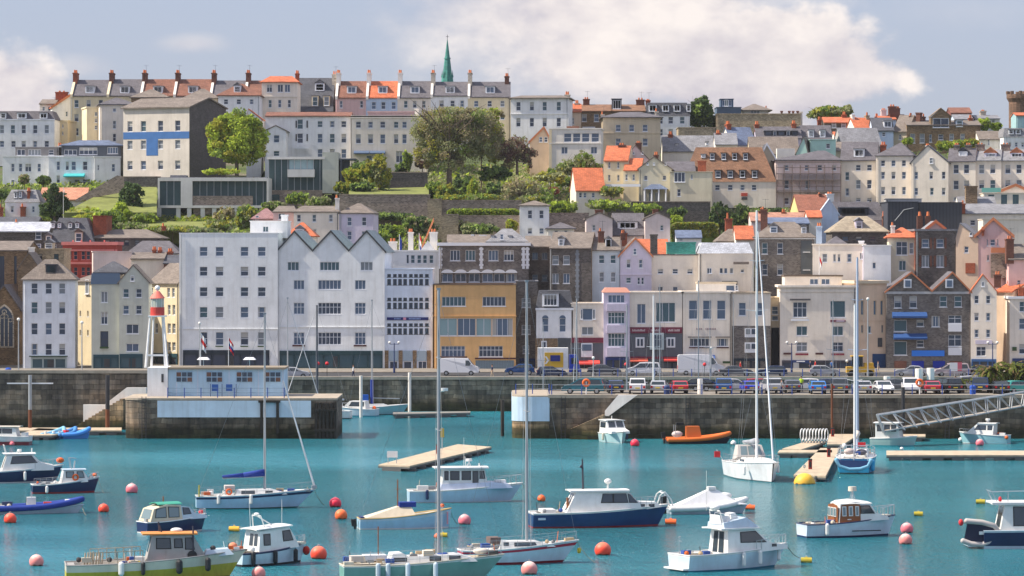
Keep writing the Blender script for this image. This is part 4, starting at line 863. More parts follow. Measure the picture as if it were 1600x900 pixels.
sfo=q.build('scaffold_poles', mat('rusty_scaffold', (.17,.13,.12),.7), h.root);d_.build('scaffold_boards', mat('scaffold_board', (.25,.18,.13),.9), h.root);h.done()
h=B('cream_town_house','cream house with slate roof and white paired dormer right of the scaffolding', 1313,1371,250, PALEC, D=608, dep=10, rot=-8, ybot=328);h.gable_x(222, SLATE, ends=False).dormer(1342,239,17,13, n=2).win([1341,1358],262,7,9).win([1341,1358],288,7,14).win([1324],275,6,13).win([1324],300,6,12).win([1341,1358],312,7,6).chim(1378,220,240,9, m=BRICK, pots=2).done()
h=B('cream_town_house','cream three storey house with a pointed slate hip and nine windows', 1369,1426,244, PALEC, D=605, dep=10, rot=-10, ybot=328);h.hip(222, SLATE, .05, cx=.12, o=.2).win([1380,1396,1412],[255],6,9).win([1380,1396,1412],[274],6,11).win([1380,1396,1412],[298],6,12).done()
h=B('cream_gable_house','cream house with a large lopsided gable and white chimney', 1424,1481,254, PALEC, D=602, dep=10, rot=-10, ybot=330);h.gable_f([(1450,228)], DSLATE).win([1455],251,6,9).win([1432,1455,1474],[274],6,11).win([1432,1456,1474],299,6,11).chim(1449,224,250,6, y=.9, m=OFFW, pots=2, ph=3).done()
h=B('slate_gable_house','cream terrace house with dark triangular dormer on its slate roof', 1481,1524,252, PALEC, D=605, dep=9, rot=-10, ybot=330);h.gable_x(232, SLATE, ends=False).dormer(1504,240,14,8, kind='gable', m=FRW, roof=DSLATE, n=2, glass=0).win([1494,1510],[264,289],8,14).win([1494],311,8,6).chim(1493,222,240,9, m=STONE, pots=4, ph=3).chim(1511,222,240,10, m=STONE, pots=4, ph=3).done()
for lab, x0, x1, xa in (('cream terrace house with orange edged gable beside the slate dormer house', 1524,1564,1547),('cream terrace house with orange edged gable at the right edge', 1564,1608,1588)):
    h=B('orange_edged_house', lab, x0, x1,251, PALEC, D=605, dep=9, rot=-10, ybot=330);h.gable_x(234, LROOF, ends=False).win([xa - 13, xa + 4],[264,288],8,14)
    h.dormer(xa, 242,19,7, kind='gable', m=LILAC, roof=TRIM, n=3, glass=3).chim(x0 + 6,222,245,14, m=STONE, pots=4, ph=2).done()
h=B('teal_door_extension','low cream extension with tall teal doors and a glass balustrade', 1537,1620,302, PALEC, D=596, dep=8, rot=-3, ybot=330);h.flatroof(cop=.1).win([1549,1569,1587],312,9,16,'n2', frame=FRT, glass=3).panel(1549,297,30,7, mat('green_glass_balustrade', (.2,.5,.42),.1),'balustrade').done()
h=B('gable_extension','small gable with orange verge at the right edge above the teal doors', 1560,1612,301, PALEC, D=597, dep=8, ybot=330);h.gable_f([(1587,290)], TSLATE, verge=TRIM).done()
# ---- tier C
h=B('white_tower_house','slim white house with red edged hipped roof standing alone above the stone hotel', 812,858,322, WHITE, D=566, dep=6);h.hip(313, TSLATE, .05, o=.3).win([828,846],335,7,13).win([828,846],361,7,9).done()
h=B('grey_cottage','small cottage with pyramid slate roof right of the white tower house', 856,897,358, OFFW, D=562, dep=7);h.hip(347, SLATE, .05, o=.4).win([869,884],363,6,6).done()
h=B('twin_gable_house','left pinkish shaped gable wing of the twin gabled house', 916,957,342, PPINK, D=560, dep=9);h.gable_f([(937,333)], TSLATE).win([928],356,5,9).chim(937,327,340,12, m=DBRICK, pots=0).done()
h=B('twin_gable_house','right pinkish shaped gable wing of the twin gabled house', 1008,1047,342, PPINK, D=560, dep=9);h.gable_f([(1028,333)], TSLATE).win([1034],356,5,8).chim(1026,326,340,9, m=DBRICK, pots=0).done()
h=B('slate_centre_house','slate roofed middle range with a triple white dormer between the pinkish gables', 957,1008,367, PPINK, D=563, dep=9);h.gable_x(334, SLATE, ends=False).dormer(981,352,31,11, n=3).chim(975,359,385,8, y=-2, m=BRICK, pots=1).done()
h=B('garden_cottage','little blue white gabled outbuilding with slate roof below the round hedge', 1057,1096,372, BWHITE, D=556, dep=6);h.gable_x(361, BLROOF).win([1064],374,6,5).done()
h=B('conical_roof_house','house with steep taupe roof and tall brick chimney behind the cream office block', 1122,1170,378, TAN, D=552, dep=8);h.hip(354, TSLATE, .1).chim(1141,332,370,11, m=BRICK, pots=1, ph=9).done()
h=gx('orange roofed house wedged beside the brick chimney', 1150,1178,374,354, OFFW, OROOF, 548);h.done()
h=B('terracotta_house','house with a broad dull red roof and yellow gable below the scaffolding', 1248,1297,330, YELL, D=592, dep=8, rot=6);h.gable_x(305, mat('dull_red_roof', (.30,.12,.08),.85,'roof')).chim(1288,300,312,4, m=DBRICK, pots=1, ph=2).chim(1304,299,330,11, m=BWHITE, pots=3, ph=3).done()
h=gx('row of old clay roofs and brick chimneys below the scaffolded house', 1174,1282,346,333, PPINK, mat('mixed_clay_roof', (.42,.22,.16),.85,'roof'),566);h.chim(1194,324,366,12, m=DBRICK, pots=1).chim(1227,326,340,6, m=BRICK).win([1182],340,4,6).done()
h=gx('long grey blue eaved shed roof below the clay roofs', 1200,1264,350,341, STONE, BLROOF, 556);h.done()
h=B('orange_parapet_house','bright orange tiled wall top beside the pale blue stepped gable', 1262,1284,340, OFFW, D=562, dep=6);h.gable_x(330, OROOF).done()
h=B('slate_mansard_block','big slate mansard with a recessed black glazed strip above a pink wall', 1284,1388,344, PPINK, D=574, dep=10, cat='building');h.mansard(315, SLATE, inset=2.5).dormer(1334,330,47,11, m=BLACKC, frame=FRD, n=5, style='n5', glass=0).win([1296],356,5,7).chim(1303,328,362,5, y=-1, m=GREYR, pots=1, ph=9).chim(1380,330,362,5, y=-1, m=DBRICK, pots=1, ph=8).done()
h=B('stepped_gable','pale blue stepped gable wall beside the big slate mansard', 1280,1310,334, PBLUE, D=572, dep=2);h.gable_f([(1296,312)], PBLUE).done()
h=B('black_building','large black corrugated building standing among the cream houses', 1387,1434,316, BLACKC, D=566, dep=12, cat='building');h.flatroof(BLACKC, cop=.12)
q=MB();q.tube((h.lx(1398),-.2, h.lz(345)),(h.lx(1412),-.2, h.lz(328)),.06);q.tube((h.lx(1412),-.2, h.lz(328)),(h.lx(1427),-.2, h.lz(325)),.06);q.build('pipe', STEEL, h.root);h.done()
h=B('black_building','wider black clad block with a flat roof right of the corrugated one', 1434,1503,317, BLACKC, D=568, dep=12, cat='building');h.flatroof(BLACKC, cop=.12).done()
h=B('terrace_plant_room','narrow pale roof terrace structure on top of the black building', 1384,1440,311, GREYR, D=580, dep=3, cat='building');h.flatroof(cop=.1).done()
for px, lab in ((1437,'left'),(1450,'right')):
    c=P(px, 352,556);r_=empty('chimney_stack', (c.x, 556, c.z - 3),0, lab + ' one of two brick chimneys in front of the black building','chimney');q=MB();q.box(-.42,.42,-.4,.4,0,3 + 1.45);q.build('stack', DBRICK, r_);q=MB();q.tube((0,0,4.43),(0,0,5.1),.26,.18, n=8);q.build('chimney_pot', POT, r_)
h=B('grey_roof_range','grey roof with a massive tan stone chimney below the teal doors', 1500,1560,332, OFFW, D=578, dep=9);h.gable_x(308, LROOF, ends=False).chim(1521,290,325,18, m=BSTONE, pots=0, y=3).done()
h=B('grey_roof_range','long slate roof over a cream wall at the right edge below the teal doors', 1500,1620,334, PALEC, D=570, dep=9);h.gable_x(320, LROOF, ends=False).win([1520],348,8,8).chim(1505,313,334,5, y=0, m=BRICK, pots=1).done()
h=B('cream_rear_house','tall cream rear wall behind the pink gabled house at right', 1536,1620,343, PALEC, D=560, dep=6);h.flatroof(cop=.1).win([1590],388,6,9).done()
# ================================================================ tier B
h=B('pink_town_house','pale pink house with maroon pyramid turret above the gabled hotel', 395,432,343, PINK, D=552, dep=7);h.hip(325, mat('mauve_slate_roof', (.30,.17,.18),.85,'roof'),.1).win([402],340,5,6).done()
h=B('pink_town_house','pale pink range with low taupe roof above the gabled hotel', 427,462,332, PINK, D=550, dep=9);h.hip(321, TSLATE, .7, o=.15).win([440],338,10,9,'n2').done()
h=B('cream_town_house','cream house with three small windows behind the gabled hotel', 459,530,332, PALEC, D=548, dep=9);h.hip(321, TSLATE, .7, o=.15).win([467,491,517],341,6,11).win([492],362,5,8).chim(526,304,332,6, m=OFFW, pots=1, y=2).done()
h=B('lilac_town_house','lilac white house with pointed slate roof behind the gabled hotel', 530,583,334, LILAC, D=548, dep=9, rot=-3);h.hip(317, TSLATE, .1, o=.2).win([546,569],[346,368],7,13).done()
h=B('orange_attic','bright orange hipped roof with a small white dormer behind the hotel gables', 448,492,370, PALEC, D=528, dep=8);h.hip(347, OROOF, .1, o=.3).dormer(468,362,13,8, kind='gable', n=2).done()
h=B('plant_room','white flat roofed box with one window on top of the white hotel', 391,449,346, WHITE, D=508, dep=8, ybot=372, cat='rooftop block');h.flatroof(cop=.1).win([415],358,9,9,'n2').chim(442,335,346,10, m=WHITE, pots=0).done()
h=B('white_rear_building','white building with teal topped windows behind the blue white bank', 598,688,393, WHITE, D=518, dep=9, cat='building');h.flatroof(cop=.2).win([637],405,4,14,'n1', glass=0).win([645,655,664,674],405,7,13, glass=3).chim(612,372,394,13, m=OFFW, pots=4, y=5).chim(640,357,392,8, m=OFFW, pots=3, y=6).chim(676,357,392,12, m=OFFW, pots=4, y=6).chim(599,384,394,6, m=BRICK, y=4, pots=0)
q=MB();x=h.lx(668);k=h.sc();z=h.lz(391);q.face([(x-11*k, .5, z),(x+11*k, .5, z),(x, .5, z+15*k)]);q.face([(x-11*k, 3, z),(x+11*k, 3, z),(x, 3, z+15*k)]);q.face([(x-11*k, .5, z),(x, .5, z+15*k),(x, 3, z+15*k),(x-11*k, 3, z)]);q.face([(x+11*k, .5, z),(x, .5, z+15*k),(x, 3, z+15*k),(x+11*k, 3, z)]);q.build('pediment', WHITE, h.root);h.done()
h=B('stone_hotel','grey stone building with white quoins, cornice and a row of arched attic windows', 686,826,384, STONE, D=516, dep=11, cat='building');h.flatroof(FRW, cop=.45, proud=.3).win([711,735,771,795],399,15,16,'n3').quoins([688,752,818,824],386,420)
for px in (699,720,741,762,780,799): h.win([px],434,16,13,'n2')
q=MB();
for px in (699,720,741,762,780,799):
    x, z=h.lx(px), h.lz(426.5);k=h.sc();pts=[(x + 9.5*k*math.cos(R(a)), z + 5.5*k*math.sin(R(a))) for a in range(0,181,20)]
    q.face([(p, -.35, w_) for p, w_ in pts])
    for (p, w_),(p2, w2) in zip(pts, pts[1:]): q.face([(p, -.35, w_),(p2,-.35, w2),(p2,.01, w2),(p, .01, w_)])
q.box(h.lx(691), h.lx(808),-.3,-.004, h.lz(426.5), h.lz(425.2));q.build('window_arches', FRW, h.root);h.done()
h=B('hotel_roof_pavilion','slate pavilion with hipped roof on top of the grey stone building', 762,823,379, mat('slate_hung', (.13,.15,.19),.8,'roof'), D=521, dep=8, ybot=384, cat='roof pavilion');h.hip(357, LROOF, .25, o=.3).win([784],370,5,9).dormer(770,371,5,4).dormer(797,371,5,4).done()
h=B('hotel_roof','flat taupe roof range with vents behind the stone building cornice', 699,765,381, TSTONE, D=524, dep=8, ybot=384, cat='roof range');h.gable_x(368, TSLATE).chim(754,367,375,10, m=FRW, pots=0).chim(738,366,376,3, m=FRW, pots=0).done()
h=B('dark_stone_house','dark stone infill with shaded windows right of the grey stone building', 822,860,386, DSTONE, D=519, dep=9, frame=mat('grey_frame', (.2,.22,.25)));h.gable_x(370, TSLATE).win([836,851],[400],9,11,'n2').win([836,851],434,9,10).done()
h=B('dark_stone_house','dark stone house with white arched windows and slate roof with white dormer', 858,924,388, DSTONE, D=514, dep=12, rot=-6, sidewall=BSTONE);h.gable_x(364, TSLATE, ends=False).dormer(876,379,9,12, kind='gable').win([868,885],[406],10,14, glass=2).win([868,885],[435],10,15,'n2').quoins([902],390,470, mat('grey_frame', (.2,.22,.25))).done()
h=B('pale_blue_house','pale blue grey rear house with four sash windows', 923,969,391, plaster('pale_grey_blue_render', (.55,.61,.66)), D=515, dep=9);h.gable_x(372, TSLATE).dormer(951,380,9,13, kind='gable', frame=FRD).win([940,958],405,9,13, glass=3).win([940,958],433,8,15, glass=2).chim(940,356,385,9, m=DBRICK, pots=1, y=3).chim(975,359,375,7, m=DBRICK, pots=1).done()
h=B('lilac_gable_house','lilac gabled house with three visible windows behind the lilac bay front', 968,1018,399, LILAC, D=515, dep=9);h.gable_f([(993,373)], TSLATE, verge=TRIM, vt=.0).win([992],393,6,10).win([982,1001],412,7,13).win([982],438,8,9).win([998,1004],439,4,11).band(429,.12).done()
h=B('cream_rear_block','long cream rear block with three small square windows and dark roof edge', 1018,1094,399, PALEC, D=516, dep=10, cat='building');h.flatroof(DSLATE, cop=.15).win([1032,1055,1078],424,9,8).win([1032,1055],455,8,14).chim(1022,366,397,11, m=DSTONE, pots=0, y=1).chim(1066,378,397,45, m=TEAL, pots=0, y=4, d=3).done()
h=gx('orange tiled roof behind the black chimney above the cream block', 998,1044,397,375, OFFW, OROOF, 524);h.done()
h=B('cream_office_block','cream block with a silver roof band and roof terrace clutter', 1092,1176,396, PALEC, D=515, dep=10, cat='building');h.mansard(379, SILVER, inset=1.0).win([1107,1110],423,4,9,'n1').win([1127,1134,1143],423,5,9,'n1').win([1160],423,5,6,'n1').panel(1157,411,24,4, TSLATE,'canopy', y=-1, d=.8).panel(1140,443,24,8, mat('dark_panel', (.08,.09,.1)),'terrace_glazing', y=-.4).done()
h=B('roof_terrace_room','cream roof terrace room with dark windows above the cream quay front', 1090,1150,443, OFFW, D=508, dep=4, ybot=460, cat='rooftop block');h.flatroof(TAN, cop=.2).win([1141],450,13,9,'n1', glass=1).win([1151],450,5,8).done()
h=B('stone_slate_house','tall grey stone house with small yellow topped dormer and four white windows', 1179,1272,372, STONE, D=518, dep=11, rot=-4);h.hip(346, TSLATE, .35, o=.3).dormer(1209,359,12,11, kind='gable', frame=FRW).dormer(1256,360,8,11, kind='gable').win([1195,1219],[388,421],9,17).win([1260,1260],[389,417],10,9).band(372,.3, FRW).chim(1194,322,365,11, m=DBRICK, pots=1, y=6, ph=4).panel(1261,402,19,52, mat('dark_panel', (.03,.035,.06)),'dark_bay').done()
h=B('cream_classical_house','cream house with narrow windows and curved bay left of the blue white block', 1270,1352,383, PALEC, D=514, dep=9, rot=-5);h.flatroof(cop=.2).win([1289,1327],403,8,13).win([1304,1311],403,4,12,'n1').win([1275,1291],440,14,9,'n2').win([1345,1347],400,3,10,'n1').chim(1280,348,385,9, m=PBLUE, pots=2, y=1).chim(1346,376,383,8, m=FRW, pots=0).done()
h=B('blue_white_block','plain blue white block with a single small window', 1349,1392,384, BWHITE, D=512, dep=8, rot=-2, sidewall=LILAC);h.flatroof(cop=.12).win([1366],415,6,10,'n1').done()
h=B('stone_hipped_house','stone house with sandy steep hipped roof and round headed dormer', 1300,1387,363, DSTONE, D=528, dep=10);h.hip(337, mat('sandy_slate_roof', (.34,.29,.22),.85,'roof'),.38, o=.3).dormer(1343,352,11,13, kind='gable', m=LILAC).win([1321,1342,1364],373,10,8, frame=STONE).chim(1389,360,384,6, m=PALEC, pots=1, y=0).done()
h=B('small_slate_roofs','small slate hip peeping beside the cream classical house', 1298,1320,382, OFFW, D=519, dep=6);h.hip(369, SLATE, .1).done()
h=B('olive_house','slim olive house with an orange hipped roof and white two storey bay window', 1389,1432,372, OLIVE, D=514, dep=8, rot=-4);h.hip(355, OROOF, .08, o=.5).win([1409],388,17,21,'n2r', glass=0).win([1424],388,7,18).win([1410],415,11,15,'n2').chim(1396,347,372,6, m=OFFW, pots=1, y=2).done()
h=B('dark_granite_house','dark granite house with four arched white windows and brick surrounds', 1430,1495,361, DSTONE, D=513, dep=10, sidewall=BRICK);h.flatroof(LROOF, cop=.3).win([1446,1469],[380],11,13, glass=1).win([1446,1469],[408],11,19,'n2', glass=2)
for px in (1446,1469):
    for py in (380,408): h.panel(px - 8.5, py, 3,17, DBRICK,'brick_surround', y=-.01, d=.04);h.panel(px + 8.5, py, 3,17, DBRICK,'brick_surround', y=-.01, d=.04)
h.done()
h=B('orange_gable_attic','small grey gable with orange verge on top of the dark granite house', 1448,1476,358, GREYR, D=520, dep=6, ybot=364, cat='attic');h.gable_f([(1462,347)], LROOF, verge=TRIM).done()
h=B('peach_side_house','peach side wall with sloping roof line between granite and pink houses', 1494,1528,372, PEACH, D=512.5, dep=10, rot=-12);h.gable_f([(1500,350)], LROOF).win([1510],390,6,10).win([1517],366,4,5,'n1').panel(1516,419,15,16, BRICK,'brick_wall').done()
h=B('pink_gable_house','pink gabled house with a dormer window and small tiled balcony', 1525,1582,369, PINK, D=512, dep=9, rot=-6);h.gable_f([(1552,343)], TSLATE, verge=TRIM).win([1551],379,8,10).win([1543,1559],379,2.5,10,'n1').win([1544],403,3,9,'n1').dormer(1552,357,10,12, kind='gable').chim(1536,354,368,4, m=BRICK, pots=1, y=0).panel(1560,391,24,8, TRIM,'balcony', y=-1.2, d=1).panel(1560,415,24,38, GSTONE,'stone_wall', y=-.3, d=.6).done()
h=B('brick_stack_house','house with a massive dark brick chimney and tan roof at the right edge', 1576,1630,405, PINK, D=508.5, dep=8);h.gable_x(383, TSLATE).chim(1578,368,412,12, m=DBRICK, pots=2, y=.5).win([1592],442,6,9).done()
h=gx('orange roof corner at the right edge above the cream quayside house', 1580,1625,466,440, PINK, OROOF, 506.5, dep=6);h.chim(1594,444,462,7, m=BRICK, pots=1, y=0).done()
# ================================================================ quayside row
h=B('quay_house','white four storey quayside house with twelve sash windows and slate hip', 36,117,438, BWHITE, D=500, dep=6, rot=3, cat='quayside house');h.hip(405, TSLATE, .22, o=.3).win([54,76,97],[451],10,17).win([54,76,97],[481,514],10,18).win([54,76,97],546,10,18).dormer(79,421,17,14, m=DSLATE, roof=DSLATE, frame=FRD, n=2).shop(49,104,556,577, mat('green_white_shopfront', (.35,.42,.42),.6),3,3).panel(76,556.5,60,1.6, mat('dark_green_box', (.02,.05,.03)),'flower_box', y=-.3, d=.3).done()
h=B('side_street_house','sunlit cream side street house between the white and the sage houses', 114,146,440, CREAM, D=509, dep=12, rot=-38, cat='house');h.gable_x(425, TSLATE, ends=False).win([137],[448],6,22,'n1', glass=2).win([125,138],[490,520],3,9,'n1').done()
h=B('quay_house','sage cream house with dark glazed attic left of the gabled one', 143,187,444, SAGE, D=500, dep=6, rot=2, cat='quayside house');h.mansard(427, mat('blue_attic_glass', (.03,.06,.11),.15, spec=.8), inset=.2).win([163],464,10,17,'n2').win([163],497,10,19,'n2').win([163],530,12,25,'sash', frame=FRD).shop(146,186,554,577, DTEAL, 3,3).panel(163,543,13,3, mat('flower_box_green', (.04,.08,.03)),'flower_box', y=-.3).done()
h=B('attic_hip','dark hipped roof on top of the glazed attic', 147,202,427, DSLATE, D=501, dep=5, ybot=429, cat='roof');h.hip(408, DSLATE, .05, o=.2).done()
h=B('quay_house','sage cream gabled house with teal shopfront behind the lighthouse', 186,232,441, SAGE, D=499.5, dep=6, rot=1, cat='quayside house');h.gable_f([(208,415)], TSLATE).win([207],435,6,9,'n1').win([197,217],[458,484],9,14).win([207],514,19,15,'n2').win([207],543,19,13,'n2').shop(187,223,553,577, DTEAL, 3,2).done()
h=B('side_street_house','long sunlit cream side street facade beside the white hotel', 230,282,442, CREAM, D=511, dep=8, rot=-42, cat='house');h.gable_x(413, TSLATE, ends=False).win([235,264,272],[457],5,14, glass=2).win([265,273],[484],5,15, glass=2).win([243,265,273],513,6,15, glass=2).win([265,273],541,6,13, glass=2).shop(232,280,552,577, DTEAL, 0,4).done()
h=B('hotel','large plain grey white hotel block with a grid of square windows', 280,434,365, HOTEL, D=500, dep=16, rot=-1, cat='hotel');h.flatroof(HOTEL, cop=.12, proud=.04).win([318,343,382,409],[393],12,15,'sash', glass=1).win([318,343,382,409],[424,456],12,15).win([318,343,382,409],[488],12,17).win([318,343,382,409],[529],12,20).shop(286,421,547,577, mat('dark_navy_shopfront', (.012,.022,.035),.5),0,6).band(514,.1)
for px in (318,343,382,409): h.panel(px, 541,12,2, mat('flower_box_green', (.04,.08,.03)),'flower_box', y=-.3)
h.done()
h=B('hotel','grey white hotel with three saw-tooth gables on the quay', 433,601,392, HOTEL, D=500, dep=15, rot=-2.5, cat='hotel');h.gable_f([(460,362),(517,361.5),(573,361.5)], PTEAL, yv=392, verge=mat('dark_barge_board', (.05,.05,.055),.6), vt=-.05, t=.22).win([458],416,18,14,'n3').win([515],416,30,14,'n5', glass=3).win([573],416,19,14,'n3', glass=2).win([467,563],445,17,15,'n3', glass=1).win([515],445,36,15,'n6', glass=1)
h.win([467,563],482,17,18,'n3r', glass=1).win([515],482,36,18,'n6r', glass=0).win([467,563],529,17,19,'n3r', glass=1).win([515],529,36,19,'n6r', glass=0).band(511,.1).shop(437,598,548,577, mat('teal_shopfront', (.012,.045,.055),.5),3,7)
for px in (467,563): h.panel(px, 540,20,2.6, mat('dark_flower_box', (.07,.02,.02)),'flower_box', y=-.3)
h.done()
h=B('bank','blue white office with three bands of paired windows and a navy sign strip', 601,676,421, plaster('light_blue_white', (.68,.74,.84)), D=500, dep=11, cat='office');h.flatroof(cop=.15)
xs_=[608,617,625,633,642,650,658,667]
for yy in (437,474,514): h.win(xs_, yy + 3.5,6,9.5,'n1', frame=FRD, glass=0).win(xs_, yy - 6.5,6,4.4,'n1', frame=FRD, glass=0)
h.panel(637,498,65,4.6, mat('navy_sign', (.01,.015,.13),.5),'sign');sg=h.last
q=MB();k=h.sc();x0, z0=h.lx(612), h.lz(498)
for x_a, x_b in ((616,626),(639,657)):
    p=x_a
    while p < x_b: q.box(h.lx(p), h.lx(p + 1.3),-.13,-.112, z0 - .1, z0 + .1);p += 2.1
q.build('lettering', mat('sign_pale_blue', (.25,.35,.6)), sg);q=MB();q.box(h.lx(630), h.lx(634.5),-.135,-.112, z0 - .17, z0 + .17);q.build('emblem', mat('sign_pink', (.7,.3,.4)), sg)
for px in (615,637,659): h.panel(px, 556,14,16, mat('grey_blue_panel', (.30,.38,.45),.5),'window_panel')
for px in (604,626,648,670): h.panel(px, 562.5,6,30, BSTONE,'stone_pier', y=-.05)
h.win([615,637],571,12,12,'n1', glass=0).win([660],571,13,14,'n2', glass=0).done()
h=B('ochre_building','ochre yellow building with a wide pale glazed band and garage', 678,806,445, OCHRE, D=499, dep=12, cat='building');h.flatroof(mat('dark_coping', (.12,.09,.07)), cop=.1).win([709],471,37,15,'n6', glass=3).win([772],471,36,15,'n6', glass=0)
h.win([700],511,28,27,'n2', glass=4).win([729],511,28,27,'n3', glass=1).win([756],511,24,27,'n2', glass=4).win([785],511,32,27,'n4', glass=6).win([708],549,37,17,'n6r', glass=1).win([767],549,37,17,'n6r', glass=0).band(494,.12).panel(708,558,44,2.5, mat('dark_flower_box', (.07,.02,.02)),'flower_box', y=-.3).panel(774,560,64,2.5, mat('dark_flower_box', (.07,.02,.02)),'flower_box', y=-.3).panel(773,570,60,14, mat('grey_blue_garage', (.14,.19,.23),.6,'corr', scale=1.4),'garage_door').panel(709,571,34,12, DTEAL,'garage_door').done()
h=B('narrow_stone_house','narrow brown grey stone house between the ochre building and the arched white one', 806,840,440, STONE, D=504, dep=9, cat='quayside house');h.flatroof(LROOF, cop=.15).win([822],[473,515],13,15, glass=2).win([822],546,10,12).shop(812,836,560,577, NAVY, 0,2, door=False).done()
h=B('arched_window_house','white front with two arched windows under a dark slate attic', 838,895,483, WHITE, D=500, dep=9, cat='quayside house');h.mansard(454, DSLATE, inset=.8).dormer(860,469,26,20, n=4, style='n4').win([852,879],508,10,22,'sash', glass=1)
q=MB()
for px in (852,879):
    x, z=h.lx(px), h.lz(497.5);k=h.sc();q.face([(x + 5*k*math.cos(R(a)),-.012, z + 5*k*math.sin(R(a))) for a in range(0,181,20)])
q.build('window_arches', GLS[1], h.root);h.panel(854,553,35,49, BSTONE,'stone_base', y=-.02, d=.05).panel(850,540,9,15, FRW,'window_frame', y=-.08).panel(850,540,5,11, GLS[0],'pane', y=-.13).panel(882,553,20,50, mat('dark_panel', (.03,.035,.06)),'gate', y=-.02).band(483,.3, FRW).done()
h=B('maroon_sign_house','cream front over a maroon fascia and grey pub front with red canopy', 893,944,475, PALEC, D=500, dep=9, cat='quayside house');h.flatroof(cop=.15).win([917],491,18,18,'n1', frame=FRW, glass=1).win([928],491,4,16,'n1').win([909],491,3.5,16,'n1').win([918],517,18,12,'n2').panel(918,531.5,50,8, MAROON,'fascia', y=-.1).panel(918,556,49,40, mat('slate_grey_front', (.10,.11,.13),.7),'ground_front', y=-.01, d=.05).panel(917,547,18,22, FRW,'window_frame', y=-.09).panel(917,543,15,10, GLS[1],'pane', y=-.15).awning(920,566,34,7, REDA).panel(912,573,14,10, FRD,'door', y=-.09)
railp=None;h.done()
h=B('lilac_bay_house','lilac front with a glazed bay on every floor and blue shopfront', 943,984,457, LILAC, D=499.5, dep=9, cat='quayside house');h.mansard(450, mat('terracotta_cap', (.42,.2,.15),.8), inset=.8).win([963],467,26,12,'n4', glass=1).win([963],497,26,18,'n5r').win([963],531,26,20,'n5r').shop(946,982,558,577, mat('royal_blue_shopfront', (.012,.03,.15),.5),0,3)
for za, zb_ in ((557,543),(520,508),(486,475)): b_=MB();b_.box(h.lx(948), h.lx(979),-.5,-.004, h.lz(za), h.lz(zb_));b_.build('bay_panel', LILAC, h.root)
h.done()
h=B('wine_red_fascia_house','cream upper front with tall windows over a long maroon fascia with white lettering', 983,1067,458, PALEC, D=500, dep=10, cat='quayside house');h.flatroof(cop=.2).win([1002],490,14,30,'n2', glass=1).win([1040],488,30,30,'n3', frame=FRW, glass=3).panel(1025,516,82,9.5, MAROON,'fascia', y=-.1).panel(1025,549,82,56, mat('slate_grey_front', (.10,.11,.13),.7),'ground_front', y=-.01, d=.05)
h.panel(1025,516,81,8.5, MAROON,'sign', y=-.12);sg=h.last;q=MB()
for x_a, x_b in ((988,1008),(1017,1030),(1044,1051),(1054,1062)):
    p=x_a
    while p < x_b: q.box(h.lx(p), h.lx(p + 1.0),-.2,-.183, h.lz(517.8), h.lz(514.2 if rnd.random() > .4 else 515.2));p += 1.7
q.build('lettering', mat('sign_cream', (.6,.5,.5)), sg)
for px in (1000,1048): h.panel(px, 535,14,16, FRW,'window_frame', y=-.09);h.panel(px - 2.7,535,3.4,11, GLS[0],'pane', y=-.15);h.panel(px + 2.7,535,3.4,11, GLS[0],'pane', y=-.15)
h.panel(1026,533,22,26, mat('sage_bay_frame', (.40,.48,.50),.6),'bay_window', y=-.5, d=.3);h.panel(1022,533,6,20, GLS[0],'pane', y=-.83);h.panel(1030,533,6,20, GLS[0],'pane', y=-.83)
h.awning(998,562,28,6, mat('faded_red_awning', (.65,.12,.07))).awning(1050,561,26,6, REDA).panel(1025,559,82,4, MAROON,'lower_fascia', y=-.1).shop(986,1066,564,577, mat('dark_navy_shopfront', (.012,.022,.035)),0,5).done()
h=B('cream_guest_house','cream front with three tall sash windows and two low bay windows over a blue canopy', 1066,1144,458, PALEC, D=500, dep=10, cat='quayside house');h.flatroof(cop=.25).win([1083,1105,1127],484,13,29, glass=1).win([1093],535,31,12,'n5').win([1129],535,18,12,'n3').awning(1092,558,50,7, mat('blue_canopy', (.04,.10,.32))).shop(1068,1114,562,577, NAVY, 0,3).panel(1135,566,12,3.5, mat('flower_box_green', (.04,.08,.03)),'flower_box', y=-.3)
for px, w_ in ((1093,37),(1129,23)): h.panel(px, 526.5, w_, 1.6, mat('dark_hood', (.1,.09,.09)),'window_hood', y=-.3, d=.3);h.panel(px, 543, w_ - 4,2, mat('dark_flower_box', (.07,.02,.02)),'flower_box', y=-.25)
q=MB();p=1088
while p < 1118:
    if not (1097 < p < 1101): q.box(h.lx(p), h.lx(p + 1.4),-.05,-.006, h.lz(515.2), h.lz(512.5))
    p += 2.4
q.build('wall_lettering', mat('dull_lettering', (.28,.2,.22)), h.root);h.done()
h=B('half_stone_house','cream upper storey over a brown stone ground front with white framed windows', 1143,1204,459, PALEC, D=500, dep=10, cat='quayside house');h.flatroof(mat('tan_coping', (.4,.33,.25)), cop=.2).win([1160,1186],483,11,20, glass=1).panel(1174,543,60,68, STONE,'stone_base', y=-.01, d=.05)
for py in (520,543): h.panel(1173, py, 19,14 if py < 530 else 16, FRW,'window_frame', y=-.09);h.panel(1168.5, py - 2,6.5,8, GLS[2],'pane', y=-.15);h.panel(1177.5, py - 2,6.5,8, GLS[0],'pane', y=-.15)
h.shop(1147,1200,560,577, mat('dark_navy_shopfront', (.012,.022,.035)),0,4).done()
h=B('alley_arch_house','tan house recessed over a dark arched alley', 1202,1222,466, TAN, D=503, dep=10, cat='quayside house');h.flatroof(cop=.15).win([1211],[485],10,12, glass=0).win([1211],[497],10,7,'n1', glass=0).panel(1212,545,14,66, mat('archway_shade', (.012,.012,.02),.9),'archway').done()  # near-black panel stands in for the alley's shade, no opening behind it
